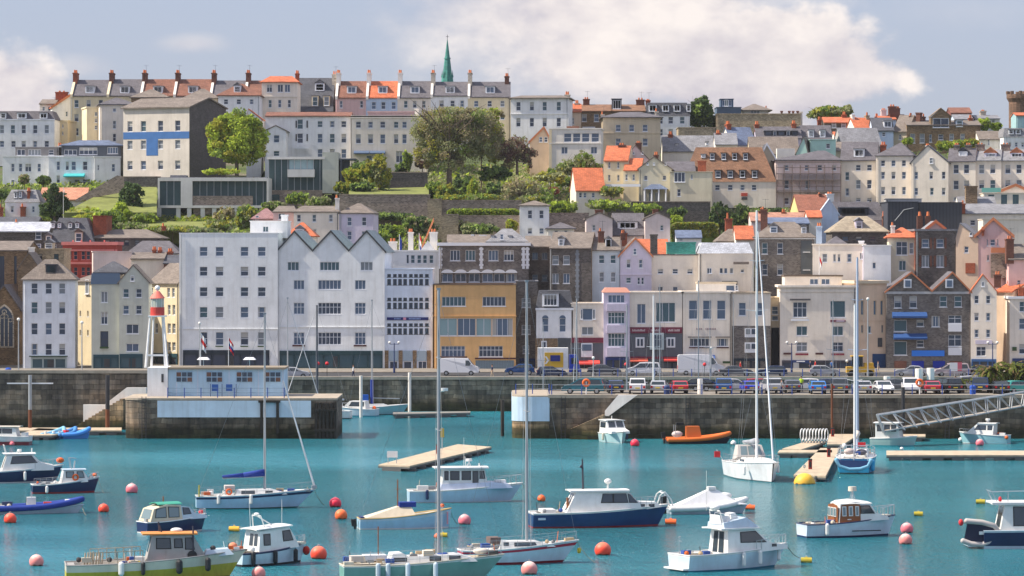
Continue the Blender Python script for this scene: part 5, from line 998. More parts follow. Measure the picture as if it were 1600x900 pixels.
h=B('cornice_hotel','wide cream three storey front with heavy cornice, bay window and flower boxes', 1219,1338,449, PALEC, D=500, dep=11, rot=-2, cat='hotel');h.flatroof(cop=.3, proud=.3).win([1250],484,22,24,'n3r', glass=0).win([1309],483,24,26,'n1', glass=3).win([1253,1309],517,17,15,'n2', glass=3).win([1253,1309],542,17,15,'n2r').band(455,.2).panel(1309,501.5,24,3.4, MAROON,'sign').panel(1313,501.5,13,1.6, LILAC,'lettering', y=-.12)
h.panel(1250,468,32,2.6, mat('dark_hood', (.1,.09,.09)),'bay_roof', y=-.5, d=.5).panel(1250,500,28,3, FRW,'bay_base', y=-.3, d=.3)
for px in (1253,1309): h.panel(px, 553.5,20,3, mat('red_flowers_box', (.22,.03,.05)),'flower_box', y=-.3)
for px in (1230,1280): h.panel(px, 552.5,12,3, mat('dark_flower_box', (.07,.02,.02)),'flower_box', y=-.3)
h.shop(1222,1332,563,577, mat('charcoal_front', (.05,.045,.06),.6),0,5).panel(1251,565,26,5, NAVY,'sign', y=-.3).panel(1251,564.5,13,1.6, WPAINT,'lettering', y=-.37).panel(1244,572,9,11, GREYR,'door', y=-.32).done()
h=B('attic_terrace','cream roof terrace storey behind the cornice hotel', 1226,1316,432, PALEC, D=508, dep=5, ybot=452, cat='rooftop block');h.flatroof(mat('dark_coping', (.12,.09,.07)), cop=.2).win([1272,1290],440,13,9,'n2', glass=1).done()
h=B('peach_classical_house','peach stone classical house with narrow recessed windows', 1337,1386,443, PEACH, D=501, dep=10, rot=8, cat='quayside house');h.flatroof(TAN, cop=.4, proud=.3).win([1347,1367,1378],481,4,22,'n1', frame=TAN, glass=1).win([1347,1379],514,3.5,12,'n1', frame=TAN).win([1359],515,5,11,'n1').band(500,.2).panel(1375,535,7,14, FRD,'arched_door').panel(1374,565,22,24, mat('dark_blue_kiosk', (.015,.05,.14)),'shop_panel').done()
h=B('double_gable_pub','dark stone pub with two orange edged gables and blue canopies', 1385,1516,457, STONE, D=500, dep=6.5, rot=-1, cat='pub');h.gable_f([(1424,426),(1488,426)], SLATE, yv=455, verge=TRIM, vt=.02, t=.15).band(457.5,.35, GREYR).win([1403,1427],472,11,18).win([1474,1497],471,11,17, glass=3).win([1407],509,20,18,'n1', glass=3).win([1438],505,11,10,'n1').win([1462],502,12,17,'n2').win([1492],499,20,12,'n2r', glass=0).win([1492],532,20,18,'n2r', glass=0).panel(1492,512,21,12, FRW,'white_panel').panel(1492,549,21,12, FRW,'white_panel')
h.win([1407],544,20,22,'n1', glass=3).win([1438],537,11,11).awning(1421,492,54,9, BLUA).awning(1422,525.5,52,9, BLUA).panel(1450,552,51,9, BRBLUE,'sign', y=-.12)
for px in (1418,1483): h.panel(px, 443,12,14, FRW,'dormer', y=-.15, d=.2).panel(px, 443,8,10, GLS[1],'pane', y=-.37)
for px, m_ in ((1407, DBRICK),(1434, mat('royal_blue_door', (.012,.03,.3))),(1467, mat('royal_blue_door', (.012,.03,.3))),(1493, DBRICK)): h.panel(px, 570.5,19,13, m_,'doorway')
h.done()
h=B('quay_gable_house','tall narrow cream gabled house with six small windows right of the dark stone pub', 1517,1557,456, PALEC, D=499.5, dep=5, rot=-6, cat='quayside house');h.gable_f([(1536,430)], OROOF).win([1536],444,5,8,'n1').win([1526,1544],[468,495],7,12).win([1526,1544],521,7,12).win([1533],549,15,15,'n2r').panel(1537,534.5,26,6, LILAC,'painted_sign').shop(1518,1556,561,577, mat('mid_blue_shopfront', (.03,.10,.26),.5),0,3).chim(1560,424,450,11, m=DBRICK, pots=2, y=5).done()
h=B('side_street_house','peach sunlit side street wall behind the narrow cream gable', 1556,1582,456, PEACH, D=507, dep=8, rot=-40, cat='house');h.gable_x(442, OROOF, ends=False).win([1575],520,3,10,'n1').done()
h=B('quay_house','cream quayside house with slate cornice at the right edge', 1578,1660,467, PALEC, D=500, dep=10, rot=-3, cat='quayside house');h.flatroof(FRW, cop=.35, proud=.25).win([1597,1620,1645],[479],8,16).win([1597,1620,1645],506,9,17).win([1598,1625],545,11,16).shop(1582,1655,560,577, NAVY, 0,5).panel(1585,545,7,6, mat('flower_box_green', (.04,.08,.03)),'hanging_basket', y=-.3).done()
for i, (lab, x0, x1, ye, yr, wl, rf) in enumerate((('plain cream house beyond the right edge', 1662,1760,450,430, CREAM, SLATE),('plain white house beyond the right edge', 1762,1850,440,420, WHITE, SLATE),('plain tan house beyond the left edge', -130,-35,440,420, TAN, SLATE),('plain white house beyond the left edge', -230,-132,450,430, WHITE, SLATE))):
    h=B('quay_house', lab, x0, x1, ye, wl, D=500, dep=10, cat='quayside house');h.gable_x(yr, rf).win([x0 + 15 + j * 22 for j in range(4)],[462,492,522,550],9,15).done()
# ---------------------------------------------------------------- vegetation
def leafmat(name, col, sc_=.9): return mat(name, col, .8,'leaf', spec=.15, scale=sc_)
LG=[leafmat('foliage_bright', (.38,.48,.06)), leafmat('foliage_mid', (.22,.31,.07)), leafmat('foliage_dark', (.09,.14,.055)), leafmat('foliage_yellow', (.36,.35,.05)),
      leafmat('foliage_bronze', (.36,.31,.18)), leafmat('foliage_purple', (.19,.11,.09)), leafmat('foliage_grey_green', (.34,.36,.18))]
BARK=mat('grey_bark', (.16,.12,.09),.95,'wood');REDF=leafmat('red_blossom', (.30,.04,.03));PAMP=leafmat('yellow_blossom', (.55,.42,.03))
def crown(blobs, n, size, mats, wts, seed, hollow=.55):
    """blobs: (x, y, z, rx, ry, rz);leaf-clump quads spread mostly near each blob's shell"""
    r=random.Random(seed);b=MB();vol=[q[3] * q[5] for q in blobs];tot=sum(vol)
    for q, v_ in zip(blobs, vol):
        x, y, z, rx, ry, rz=q
        subs=[]
        for _ in range(max(8, int(38 * v_ / tot * len(blobs)))):
            d=Vector((r.gauss(0,1), r.gauss(0,1), r.gauss(0,1))).normalized();k=r.uniform(.45,1.0)
            subs.append((Vector((x + d.x * rx * k, y + d.y * ry * k, z + d.z * rz * k)), r.uniform(.2,.42), r.choices(range(len(mats)), wts)[0]))
        for _ in range(int(n * v_ / tot)):
            c_, sr, mi=r.choice(subs)
            d=Vector((r.gauss(0,1), r.gauss(0,1), r.gauss(0,1))).normalized() * (r.random() ** .4)
            p=c_ + Vector((d.x * rx, d.y * ry, d.z * rz)) * sr
            a=Vector((r.gauss(0,1), r.gauss(0,1), r.gauss(0,.7))).normalized();t=a.orthogonal().normalized();t.rotate(Matrix.Rotation(r.uniform(0,6.3),3, a));w_=a.cross(t)
            s1=size * r.uniform(.5,1.2);s2=s1 * r.uniform(.4,.8)
            b.face([p - t * s1, p - w_ * s2, p + t * s1, p + w_ * s2], mi if r.random() > .15 else r.randrange(len(mats)))
    return b
def trunk(base, h, r0, spread, limbs, seed):
    r=random.Random(seed);b=MB();top=Vector((0,0, h * .45));b.tube((0,0,-1), top, r0, r0 * .7, n=8)
    for i in range(limbs):
        a=2 * math.pi * (i + r.random() * .6) / limbs;e=Vector((math.cos(a) * spread * r.uniform(.4,.9), math.sin(a) * spread * .7, h * r.uniform(.75,1.0)))
        m_=top.lerp(e, .45) + Vector((0,0, h * .08));b.tube(top * r.uniform(.6,1), m_, r0 * .55, r0 * .32, n=6);b.tube(m_, e, r0 * .32, r0 * .1, n=5)
        for _ in range(3):
            e2=m_.lerp(e, r.uniform(.2,.9));b.tube(e2, e2 + Vector((r.gauss(0,1) * spread * .3, r.gauss(0,1) * spread * .2, r.uniform(.1,.3) * h)), r0 * .16, r0 * .05, n=4)
    return b
def tree(label, px, pyb, D, blobs, n=3500, size=.45, mats=(1,0,2), wts=(5,3,3), r0=.4, limbs=5, name='tree', cat='tree', sink=0, zb=None):
    """blobs in photo pixels: (px, py, rx, ry)"""
    k=D / F;z0=(Z(pyb, D) if zb is None else zb);c=empty(name, (X(px, D), D, z0),0, label, cat)
    bl=[(X(q[0], D) - X(px, D), rnd.uniform(-.3,.3) * q[2] * k, Z(q[1], D) - z0, q[2] * k, q[2] * k * .85, q[3] * k) for q in blobs]
    h=max(q[2] + q[5] * .5 for q in bl);sp=max(abs(q[0]) + q[3] * .5 for q in bl)
    crown(bl, n, size, mats, wts, sum(map(ord, label))).build('crown', [LG[i] if isinstance(i, int) else i for i in mats], c)
    trunk((0,0,0), h, r0, sp, limbs, int(px)).build('trunk', BARK, c);return c
tree('round bright green tree standing beside the dark side of the mural building', 370,266,611,[(370,208,38,32),(347,215,24,27),(395,216,22,28),(370,234,42,22),(362,192,24,18),(384,195,20,18)],24000,.30,(0,3,1),(7,3,1),.35)
tree('huge bronze green spreading tree on the hill with several stout trunks', 702,290,612,[(695,200,46,34),(662,208,24,34),(725,215,36,40),(668,240,22,22),(700,235,36,28),(715,180,44,18),(742,192,32,24),(762,216,26,34)],32000,.20,(4,6,3,1),(4,5,1,1),.5,16)
tree('fresh green foliage growing against the right half of the huge bronze tree', 752,290,618,[(764,206,20,24),(750,184,20,12),(776,230,16,26),(752,226,14,16),(768,180,18,12)],9000,.22,(0,3,4),(4,2,4),.14,7)
tree('dull bronze shrub-like tree right of the huge tree', 808,264,615,[(806,232,24,20),(790,245,16,18),(826,244,14,16)],5000,.22,(5,4,6),(5,4,1),.25,9)
tree('dark pointed evergreen on the skyline right of the dark mansard', 1094,205,676,[(1094,176,20,24),(1080,182,14,16),(1108,186,14,14),(1098,160,9,11)],4500,.42,(2,1),(6,2),.3)
tree('broad olive green tree crown on the right skyline', 1300,200,690,[(1300,176,30,11),(1278,180,13,8),(1322,174,12,10)],3500,.4,(1,3,6),(4,3,2),.3)
tree('bare brown branching small tree in the hillside garden', 812,318,590,[(812,292,28,14),(800,300,18,10),(832,296,16,12)],1500,.28,(4,6,3),(5,3,1),.25,8)
tree('tall dark rounded evergreen beside the green slope at left', 206,348,590,[(206,305,18,18),(212,328,16,16),(196,318,10,20)],3500,.4,(2,1),(6,1),.3)
tree('dark evergreen left of the flagpole below the left white houses', 85,352,590,[(84,308,15,16),(92,325,22,18),(72,328,10,16)],3500,.4,(2,1),(6,1),.3)
tree('bright green small tree in front of the dark evergreen at left', 191,352,584,[(191,336,17,16),(180,342,10,10)],2200,.36,(0,1),(6,2),.15)
tree('dark yew-like evergreen left of the brick chimney and conical roof', 1124,372,578,[(1124,340,12,22),(1114,348,8,16),(1132,336,8,14)],2600,.4,(2,1),(6,1),.25)
tree('second dark evergreen between the orange roof and the cream hotel', 1158,360,574,[(1160,338,12,15),(1150,344,8,10)],1800,.4,(2,1),(5,3),.2)
tree('tall yellow green weeping shrub above the dark hill wall', 592,305,598,[(588,268,14,20),(600,278,12,20),(576,262,10,12)],2400,.36,(3,1,6),(5,2,2),.2)
tree('light airy spring tree in front of the white block', 905,292,612,[(890,262,22,14),(912,254,16,16),(875,268,18,12),(930,268,14,14)],3000,.34,(6,1,3),(5,3,1),.2)
tree('small green tree at the right skyline beside the stone villa', 1538,205,672,[(1537,195,11,9),(1556,197,9,6)],1500,.36,(0,1),(5,1),.15)
def bush(label, px, py, rx, ry, D, mats=(1,0,2), wts=(4,3,2), n=900, size=.36, cat='shrub', name='shrub', parts=3):
    k=D / F;zt=Z(py + ry, D);c=empty(name, (X(px, D), D, zt - .4),0, label, cat);r=random.Random(int(px * 7 + py));bl=[]
    for i in range(parts):
        f=(i + .5) / parts * 2 - 1;bl.append((f * rx * k * .65, r.uniform(-.4,.4),.4 + ry * k * r.uniform(.75,1.1), rx * k * .55, rx * k * .5 + .3, ry * k * r.uniform(.7,1.0)))
    crown(bl, n, size, mats, wts, int(px + py)).build('foliage', [LG[i] if isinstance(i, int) else i for i in mats], c)
    b=MB();b.tube((0,0,-2),(0,0, ry * k),.14,.06, n=5);b.build('stem', BARK, c);return c
for a in (('wide yellow green shrubs left of the glass villa tree', 132,332,34,10,586,(3,0,1)),('yellow green shrub bank right of the slope above the brick block', 170,338,22,12,580,(1,0,2)),
          ('dark green bush at the foot of the brick block', 172,360,12,12,574,(2,1)),('grey green bushes on the lawn edge behind the taupe roof', 208,355,24,7,574,(6,1)),
          ('olive shrubs at the right end of the lawn', 342,352,24,12,574,(6,1,3)),('rust tinged bush beside the glass villa pillars', 352,335,18,14,582,(4,3,6)),('tall mixed shrubs between the glass villa and the pink house', 392,336,24,20,578,(1,3,6),2000),
          ('green shrubs under the second glass villa', 464,310,18,12,594,(0,1,2)),('grey green shrubs right of the second glass villa base', 498,315,20,9,592,(6,1)),
          ('yellow flowering shrub beside the cream stair tower', 550,275,16,14,600,(3,0)),('olive green shrub mass behind the yellow shrub', 562,262,18,14,606,(1,2)),('dark green shrub below the yellow shrub', 565,292,20,9,597,(2,1)),('green bush beside the cream stair tower foot', 536,292,14,9,599,(1,3)),
          ('palm like bush in front of the cream terrace', 592,250,10,9,616,(3,1)),('dark shrub under the cream terrace', 630,262,12,12,616,(2,1)),('topiary like bush under the cream terrace window', 637,250,7,14,614,(1,0)),('reddish shrub left of the big tree trunk', 660,256,12,7,614,(5,4)),
          ('green bush at the foot of the big tree', 676,296,12,16,600,(1,0,2)),('rounded olive bush right of the big tree foot', 698,298,18,12,596,(3,1,2),1500),('dark shadowed shrubs under the big tree', 725,292,18,20,602,(2,1),1800),
          ('bright leafy shrub in the middle garden', 738,295,9,18,596,(0,3,1)),('mixed low planting on the middle garden terrace', 752,308,36,6,590,(1,3,6)),('dark shrubs right of the bright leafy shrub', 772,298,12,14,596,(2,1)),('low planting above the grey terrace wall', 700,310,22,5,588,(1,3)),
          ('green garden bushes right of the bare tree', 845,302,22,8,592,(1,0,6)),('long dark hedge like shrubs under the white block', 900,285,36,9,608,(2,1),1800),('light green shrubs below the orange roofed cottage', 880,322,26,9,582,(0,1,6),1500),('red flowering shrub in the hillside garden', 864,297,10,4,596,(REDF, 4)),
          ('bright yellow gorse beside the cottage', 892,338,8,5,576,(PAMP, 3)),('pale green shrubs below the white balcony house', 950,320,34,9,588,(6,0,1),1800),('white green blossom shrub under the white balcony', 955,300,20,8,594,(6,3,1)),('green bushes in front of the portico', 1010,325,26,8,590,(0,1)),('dark bush right of the portico', 1058,330,16,6,588,(1,2)),
          ('light green bush beside the right pink gable', 1056,342,10,6,580,(0,)),('big leafy shrubs on the terrace above the stone hotel', 748,358,30,11,566,(1,2,6),1600),('ivy mound on the arch above the stone hotel', 655,352,26,14,566,(2,1,4),1700),('bright ivy on the left side of the arch', 612,362,22,14,562,(0,1,2),1600),
          ('bright green shrub cascade left of the arch', 598,375,14,16,558,(1,0),1200),('clipped light green shrub left of the white tower house', 800,350,9,9,566,(3,0)),('bright green shrub right of the white tower house', 876,324,20,9,576,(0,1),1500),('yellow shrub behind the slate cottage', 905,343,9,4,574,(PAMP, 3)),
          ('bright green garden bushes behind the cream gable house at right', 1486,226,24,8,628,(0,1,3),1800),('olive bushes left of the brown chimneys at right', 1516,224,14,7,630,(3,1)),('small green tuft beside the tan stone gable', 1418,220,8,4,640,(0,1)),('shrub at the foot of the mural building', 335,268,16,4,612,(0,1)),
          ('low hedge along the glass villa roof', 345,268,28,4,604,(0,3)),('dark shrub between the scaffolded house and the cream hotel', 1215,330,10,5,594,(2,)),('dark ivy growing over the lower part of the long hill wall', 610,338,44,7,586,(2,1),1600),('brownish shrubs on the bank right of the long hill wall', 722,352,26,8,572,(4,6,1),1400),('soft green bushes filling the garden below the bare tree', 838,312,30,7,588,(6,1,3),1600),('pale feathery shrubs above the dark garden shrubs', 860,276,26,8,604,(6,3),1500),('dark shrubs in the shade right of the big tree trunk', 772,270,26,13,612,(2,1),1800),('yellowish bushes along the bottom of the green slope', 150,340,34,8,582,(3,0,1),1600),('bushes along the foot of the slope right of the dark evergreen', 226,340,20,9,583,(1,0,6),1200),('low scrub along the lower lawn edge', 270,357,50,5,573,(6,1,3),1500),('potted palm bush in front of the left white house', 38,280,8,7,616,(1,4)),('dark shrub in front of the left white house', 68,281,11,7,616,(2,1)),  # shrubs right of the trunk are added, dark in place of shade
          ('yellow green bush below the dark evergreen at far left', 70,345,8,6,586,(3,1)),('dark green bush at the left edge of the hill', 2,304,10,8,600,(2,1)),('green shrubs filling the slope under the second villa', 430,322,20,8,590,(1,6)),('shrubs on the slope between the lawn and the pink turret house', 318,362,26,7,566,(6,1,2))):
    bush(*a[:6], mats=a[6], wts=(4,3,2)[:len(a[6])], n=a[7] if len(a) > 7 else 900)
def hedge(label, x0, x1, y0, y1, D, n=2500, m=(0,1,3)):
    a, b_=X(x0, D), X(x1, D);h=(y1 - y0) * D / F;c=empty('hedge', ((a + b_) / 2, D, Z(y1, D)),0, label,'hedge');r=random.Random(int(x0));w_=(b_ - a) / 2;q=MB()
    for _ in range(n):
        f=r.choice('ftftf');x=r.uniform(-w_, w_);y=r.uniform(0,1.4);z=r.uniform(-.6, h)
        if f == 'f': y=r.uniform(-.1,.1)
        elif f == 't': z=h + r.uniform(-.12,.08)
        if abs(x) > w_ - .8: z -= (abs(x) - w_ + .8) * .5
        p=Vector((x, y, z));a_=Vector((r.gauss(0,1), r.gauss(0,1), r.gauss(0,1))).normalized();t=a_.orthogonal();w2=a_.cross(t);s=r.uniform(.12,.28)
        q.face([p - t * s, p - w2 * s * .7, p + t * s, p + w2 * s * .7], r.choices((0,1,2),(5,3,1))[0])
    q.box(-w_ + .15, w_ - .15,.15,1.3,-1.5, h - .12,1);q.build('foliage', [LG[i] for i in m], c)
hedge('long clipped bright green hedge on the hillside above the stone hotel', 698,812,328,338,576)
hedge('rounded clipped olive hedge left of the brick chimney', 1048,1122,349,364,572, m=(3,1,6))
hedge('thin clipped hedge right of the white tower house', 858,890,341,345,574,500)
hedge('short hedge left of the white tower house', 790,812,341,352,573,500,(3,1,6))
def cover(name, label, x0, x1, ya, yb, Da, Db, n, mats, size=.35):
    r=random.Random(n);q=MB()
    for _ in range(n):
        t=r.random();D=Da + (Db - Da) * t;x=X(r.uniform(x0, x1), D);z=thill(x, D) + r.uniform(0,.7);p=Vector((x, D, z));a_=Vector((r.gauss(0,1), r.gauss(0,1), r.gauss(0,1))).normalized();u_=a_.orthogonal();w2=a_.cross(u_);s=r.uniform(.4,1.2) * size
        q.face([p - u_ * s, p - w2 * s * .6, p + u_ * s, p + w2 * s * .6], r.randrange(len(mats)))
    o=q.build(name, [LG[i] for i in mats]);tag(o, label,'ground cover', kind='stuff')
cover('ground_cover','mixed green undergrowth over the middle hillside gardens', 520,940,0,0,555,640,26000,(1,6,6,0,4))
cover('ground_cover','undergrowth over the left hillside', -40,420,0,0,560,625,12000,(1,0,6))
cover('ground_cover','undergrowth between the houses on the right hillside', 940,1640,0,0,545,660,9000,(1,2,6))
cover('grass_tufts','rough grass tufts over the green slope and lawn at left', 105,345,0,0,574,606,9000,(3,1,0),.3)
PALM=leafmat('palm_green', (.13,.16,.03));PALMD=leafmat('palm_dry', (.24,.17,.07))
def palm(label, px, pyb, D, hpx, rpx, n=38, seed=1, z=None):
    k=D / F;c=empty('palm_tree', (X(px, D), D, 4.6 if z is None else z),0, label,'palm tree','palms on the promenade');r=random.Random(seed);H=hpx * k;Rr=rpx * k;q=MB()
    for i in range(n):
        a=r.uniform(0,6.283);el=r.uniform(-.35,1.3);L_=Rr * r.uniform(.8,1.1);d=Vector((math.cos(a), math.sin(a),0));prev=Vector((0,0, H));side=Vector((-math.sin(a), math.cos(a),0))
        for j in range(6):
            e=el - j * .32;nx=prev + (d * math.cos(e) + Vector((0,0, math.sin(e)))) * (L_ / 6);w_=.34 * (1 - j / 7);mi=0 if r.random() < .75 else 1
            q.face([prev + side * w_, prev, nx, nx + side * w_ * .85 - Vector((0,0,.12))], mi);q.face([prev, prev - side * w_, nx - side * w_ * .85 - Vector((0,0,.12)), nx], mi);prev=nx
    q.build('fronds', [PALM, PALMD], c);t=MB();t.tube((0,0,0),(0,0, H),.3,.24, n=9);t.build('trunk', mat('palm_trunk', (.16,.10,.06),.95,'wood', scale=6), c);return c
palm('large bushy palm at the left of the pair near the right edge', 1549,612,409,27,36,90,1);palm('large bushy palm nearest the right edge of the picture', 1580,612,410.5,31,36,90,2)
palm('small young palm standing left of the large palms', 1503,612,406,15,17,34,3);palm('thin small palm between the young one and the large palms', 1524,612,408,16,13,20,4);palm('third large palm at the right edge of the frame', 1606,612,409.5,26,32,60,5)
# ---------------------------------------------------------------- boats (x forward, z=0 waterline)
def gel(name, col, rough=.3, dirt=.25): return mat(name, col, rough,'paint', spec=.5, dirt=dirt)
GW=gel('white_gelcoat', (.74,.74,.72));GC=gel('cream_gelcoat', (.66,.60,.48));GN=gel('navy_gelcoat', (.010,.022,.085));GB=gel('royal_blue_gelcoat', (.01,.045,.15));GG=gel('sea_green_gelcoat', (.19,.38,.33));GLB=gel('light_blue_gelcoat', (.03,.34,.60))
GPB=gel('pale_blue_white_gelcoat', (.50,.60,.68));GGR=gel('weathered_grey_paint', (.33,.32,.31),.7,.6);GY=gel('yellow_hull_paint', (.46,.40,.04),.7,.9);GT=gel('turquoise_boot_paint', (.05,.35,.42));GR=gel('red_boot_paint', (.28,.03,.03));GM=gel('maroon_hull_paint', (.20,.02,.03))
GBK=gel('black_boot_paint', (.012,.014,.018),.6);TEAK=mat('teak_deck', (.42,.30,.18),.8,'wood', scale=5);VARN=mat('varnished_wood', (.26,.085,.025),.35,'wood', scale=3);NSD=mat('non_slip_deck', (.55,.52,.46),.9,'asphalt')
CANV=mat('cream_canvas', (.64,.55,.42),.9,'plaster');CBLU=mat('blue_canvas', (.02,.05,.28),.85,'plaster');CWH=mat('white_canvas', (.74,.74,.76),.85,'plaster');RUB=mat('black_rubber', (.02,.02,.022),.8);ALU=mat('aluminium_mast', (.32,.34,.37),.4,'paint', metal=.2);ALW=mat('white_mast_paint', (.72,.72,.72),.4)
RIG=mat('rigging_wire', (.30,.30,.31),.5);BG=mat('boat_window', (.03,.045,.06),.06, spec=.9);BGL=mat('boat_window_light', (.14,.20,.22),.08, spec=.9);OR=mat('orange_plastic', (.75,.13,.02),.6);RD=mat('red_plastic', (.62,.02,.03),.55);CHR=mat('stainless_rail', (.55,.56,.58),.25, metal=.6);ROPE=mat('mooring_rope', (.18,.16,.12),.9)
GEAR=[mat('gear_' + k, c, .8) for k, c in dict(white=(.7,.7,.68), orange=(.65,.13,.03), blue=(.03,.08,.3), tan=(.45,.33,.2), dark=(.04,.04,.045), grey=(.25,.26,.27), rope=(.5,.45,.36)).items()]
class Boat:
    def __init__(s, name, label, px, py, L_, Bm, yaw, cat='motor boat', group=None, D=None):
        s.L, s.B=L_, Bm;D=DW(py) if D is None else D
        s.root=empty(name, (X(px, D), D + Bm * .45 * abs(math.cos(R(yaw))) + L_ * .45 * abs(math.sin(R(yaw))),0), R(yaw), label, cat, group)
    def hull(s, fb=1.1, fs=.8, top=GW, boot=GBK, stripe=None, deck=NSD, rake=.10, tr=.82, full=2.3, under=None, cockpit=None, rub=GW, stz=None, bootz=.10):
        L_, Bm=s.L, s.B;s.fb, s.fs, s.tr, s.full, s.rake=fb, fs, tr, full, rake;n=18
        rows=[]
        for i in range(n + 1):
            t=i / n;zs=s.sheer(t);hb=s.hb(t);lv=[(-.45,.35),(-.12,.72),(0,.86),(bootz, .885),(zs * .55,.95),(zs * .76,.975),(zs * .9,.99),(zs, 1)]
            if t > .5: f=(t - .5) / .5;lv=[(z, w_ * (1 - .38 * f * (1 - max(0, z) / zs))) for z, w_ in lv]
            row=[]
            for z, w_ in lv:
                x=-L_/2 + t * L_ * (1 - s.rake) + s.rake * L_ * t ** 4 * max(0,(z + .45) / (zs + .45));row.append((x, hb * w_, z))
            rows.append(row)
        b=MB();bands=[2,2,1,0,4 if stz == 'wide' else 0,4 if stripe and stz != 'top' else 0,4 if stripe and stz in ('top','wide') else 0]
        for side in (1,-1):
            for i in range(n):
                for j in range(7):
                    p=[rows[i][j], rows[i+1][j], rows[i+1][j+1], rows[i][j+1]];b.face([(x, y * side, z) for x, y, z in p], bands[j])
        tr_=rows[0]
        for j in range(7): b.face([(tr_[j][0], tr_[j][1], tr_[j][2]),(tr_[j+1][0], tr_[j+1][1], tr_[j+1][2]),(tr_[j+1][0],-tr_[j+1][1], tr_[j+1][2]),(tr_[j][0],-tr_[j][1], tr_[j][2])], bands[j])
        me=b.mesh('hull', [top, boot, under or GBK, top, stripe or top], smooth=False)
        for p in me.polygons: p.use_smooth=True
        try: me.set_sharp_from_angle(angle=R(40))
        except Exception: pass
        ob('hull', me, s.root)
        d=MB();ck=cockpit
        for i in range(n):
            (x0, y0, z0),(x1, y1, z1)=rows[i][7], rows[i+1][7];t=(i + .5) / n
            if ck and ck[0] <= t <= ck[1]:
                w_=ck[2];q0, q1=min(w_, y0 * .84), min(w_, y1 * .84);zf=ck[3]
                for sd_ in (1,-1):
                    d.face([(x0, sd_*q0, z0-.05),(x1, sd_*q1, z1-.05),(x1, sd_*y1*.985, z1-.05),(x0, sd_*y0*.985, z0-.05)])
                    d.face([(x0, sd_*q0, zf),(x1, sd_*q1, zf),(x1, sd_*q1, z1-.05),(x0, sd_*q0, z0-.05)],1)
                d.face([(x0,-q0, zf),(x1,-q1, zf),(x1, q1, zf),(x0, q0, zf)],1)
                if i / n < ck[0] or i == 0 or ((i - .5) / n < ck[0]): d.face([(x0,-q0, zf),(x0, q0, zf),(x0, q0, z0-.05),(x0,-q0, z0-.05)],1)
                if (i + 1.5) / n > ck[1]: d.face([(x1,-q1, zf),(x1, q1, zf),(x1, q1, z1-.05),(x1,-q1, z1-.05)],1)
            else: d.face([(x0,-y0*.985, z0-.05),(x1,-y1*.985, z1-.05),(x1, y1*.985, z1-.05),(x0, y0*.985, z0-.05)])
        d.build('deck', [deck, NSD], s.root)
        g=MB()
        for sd_ in (1,-1): g.path([(r_[7][0], r_[7][1] * sd_, r_[7][2]) for r_ in rows],.045, n=5)
        g.tube((rows[0][7][0],-rows[0][7][1], rows[0][7][2]),(rows[0][7][0], rows[0][7][1], rows[0][7][2]),.045, n=5);g.build('gunwale', rub, s.root)
        return s
    def hb(s, t):
        h=s.B / 2
        if t < .45: return h * (s.tr + (1 - s.tr) * (1 - ((.45 - t) / .45) ** 2))
        f=(t - .45) / .55;return h * max(.03,1 - f ** s.full)
    def sheer(s, t): return s.fs + (s.fb - s.fs) * t ** 2
    def X(s, t): return -s.L/2 + t * s.L
    def edge(s, t, sd_=1, dz=0, k=.93): return (s.X(t), s.hb(t) * sd_ * k, s.sheer(t) + dz)
    def house(s, prof, w0, w1, m=GW, name='cabin', side=(), ends=(), wm=BG, smooth=False, frame=None):
        """prof: (t, z) side profile, clockwise or not;w0/w1 half widths at lowest/highest z;side: list of (t, z) quads;ends: (edge i, y0, y1, f0, f1)"""
        pts=[(s.X(t), z) for t, z in prof];z0=min(z for _, z in pts);z1=max(z for _, z in pts)
        wf=lambda z: w0 + (w1 - w0) * max(0, min(1,(z - z0) / (z1 - z0)))
        b=MB();b.face([(x, wf(z), z) for x, z in pts]);b.face([(x, -wf(z), z) for x, z in pts])
        for i in range(len(pts)): (xa, za),(xb, zb_)=pts[i], pts[(i+1) % len(pts)];b.face([(xa, -wf(za), za),(xb, -wf(zb_), zb_),(xb, wf(zb_), zb_),(xa, wf(za), za)])
        o=b.build(name, m, s.root)
        for poly in side:
            ct=sum(t for t, z in poly) / len(poly);cz_=sum(z for t, z in poly) / len(poly)
            for sd_ in (1,-1):
                q=MB();a=[(s.X(t), sd_ * (wf(z) + .03), z) for t, z in poly];g=[(s.X(t) + (.06 if t > ct else -.06), sd_ * (wf(z) + .014), z + (.05 if z > cz_ else -.05)) for t, z in poly];n_=len(a)
                q.face(a, 0)
                for i in range(n_): j=(i + 1) % n_;q.face([a[i], a[j], g[j], g[i]],1)
                q.build('window', [wm, frame or RUB], o)
        for (i, y0, y1, f0, f1) in ends:
            (xa, za),(xb, zb_)=pts[i], pts[(i+1) % len(pts)];cx=sum(p[0] for p in pts) / len(pts);cz=sum(p[1] for p in pts) / len(pts)
            n_=Vector((zb_ - za, 0,-(xb - xa))).normalized();mid=Vector(((xa + xb)/2 - cx, 0,(za + zb_)/2 - cz))
            if n_.dot(mid) < 0: n_=-n_
            n_ *= .02;q=MB();g=lambda f, yy: (xa + (xb - xa) * f + n_.x, yy * wf(za + (zb_ - za) * f), za + (zb_ - za) * f + n_.z)
            q.face([g(f0, y0), g(f0, y1), g(f1, y1), g(f1, y0)]);q.build('windscreen', wm, o)
        return o
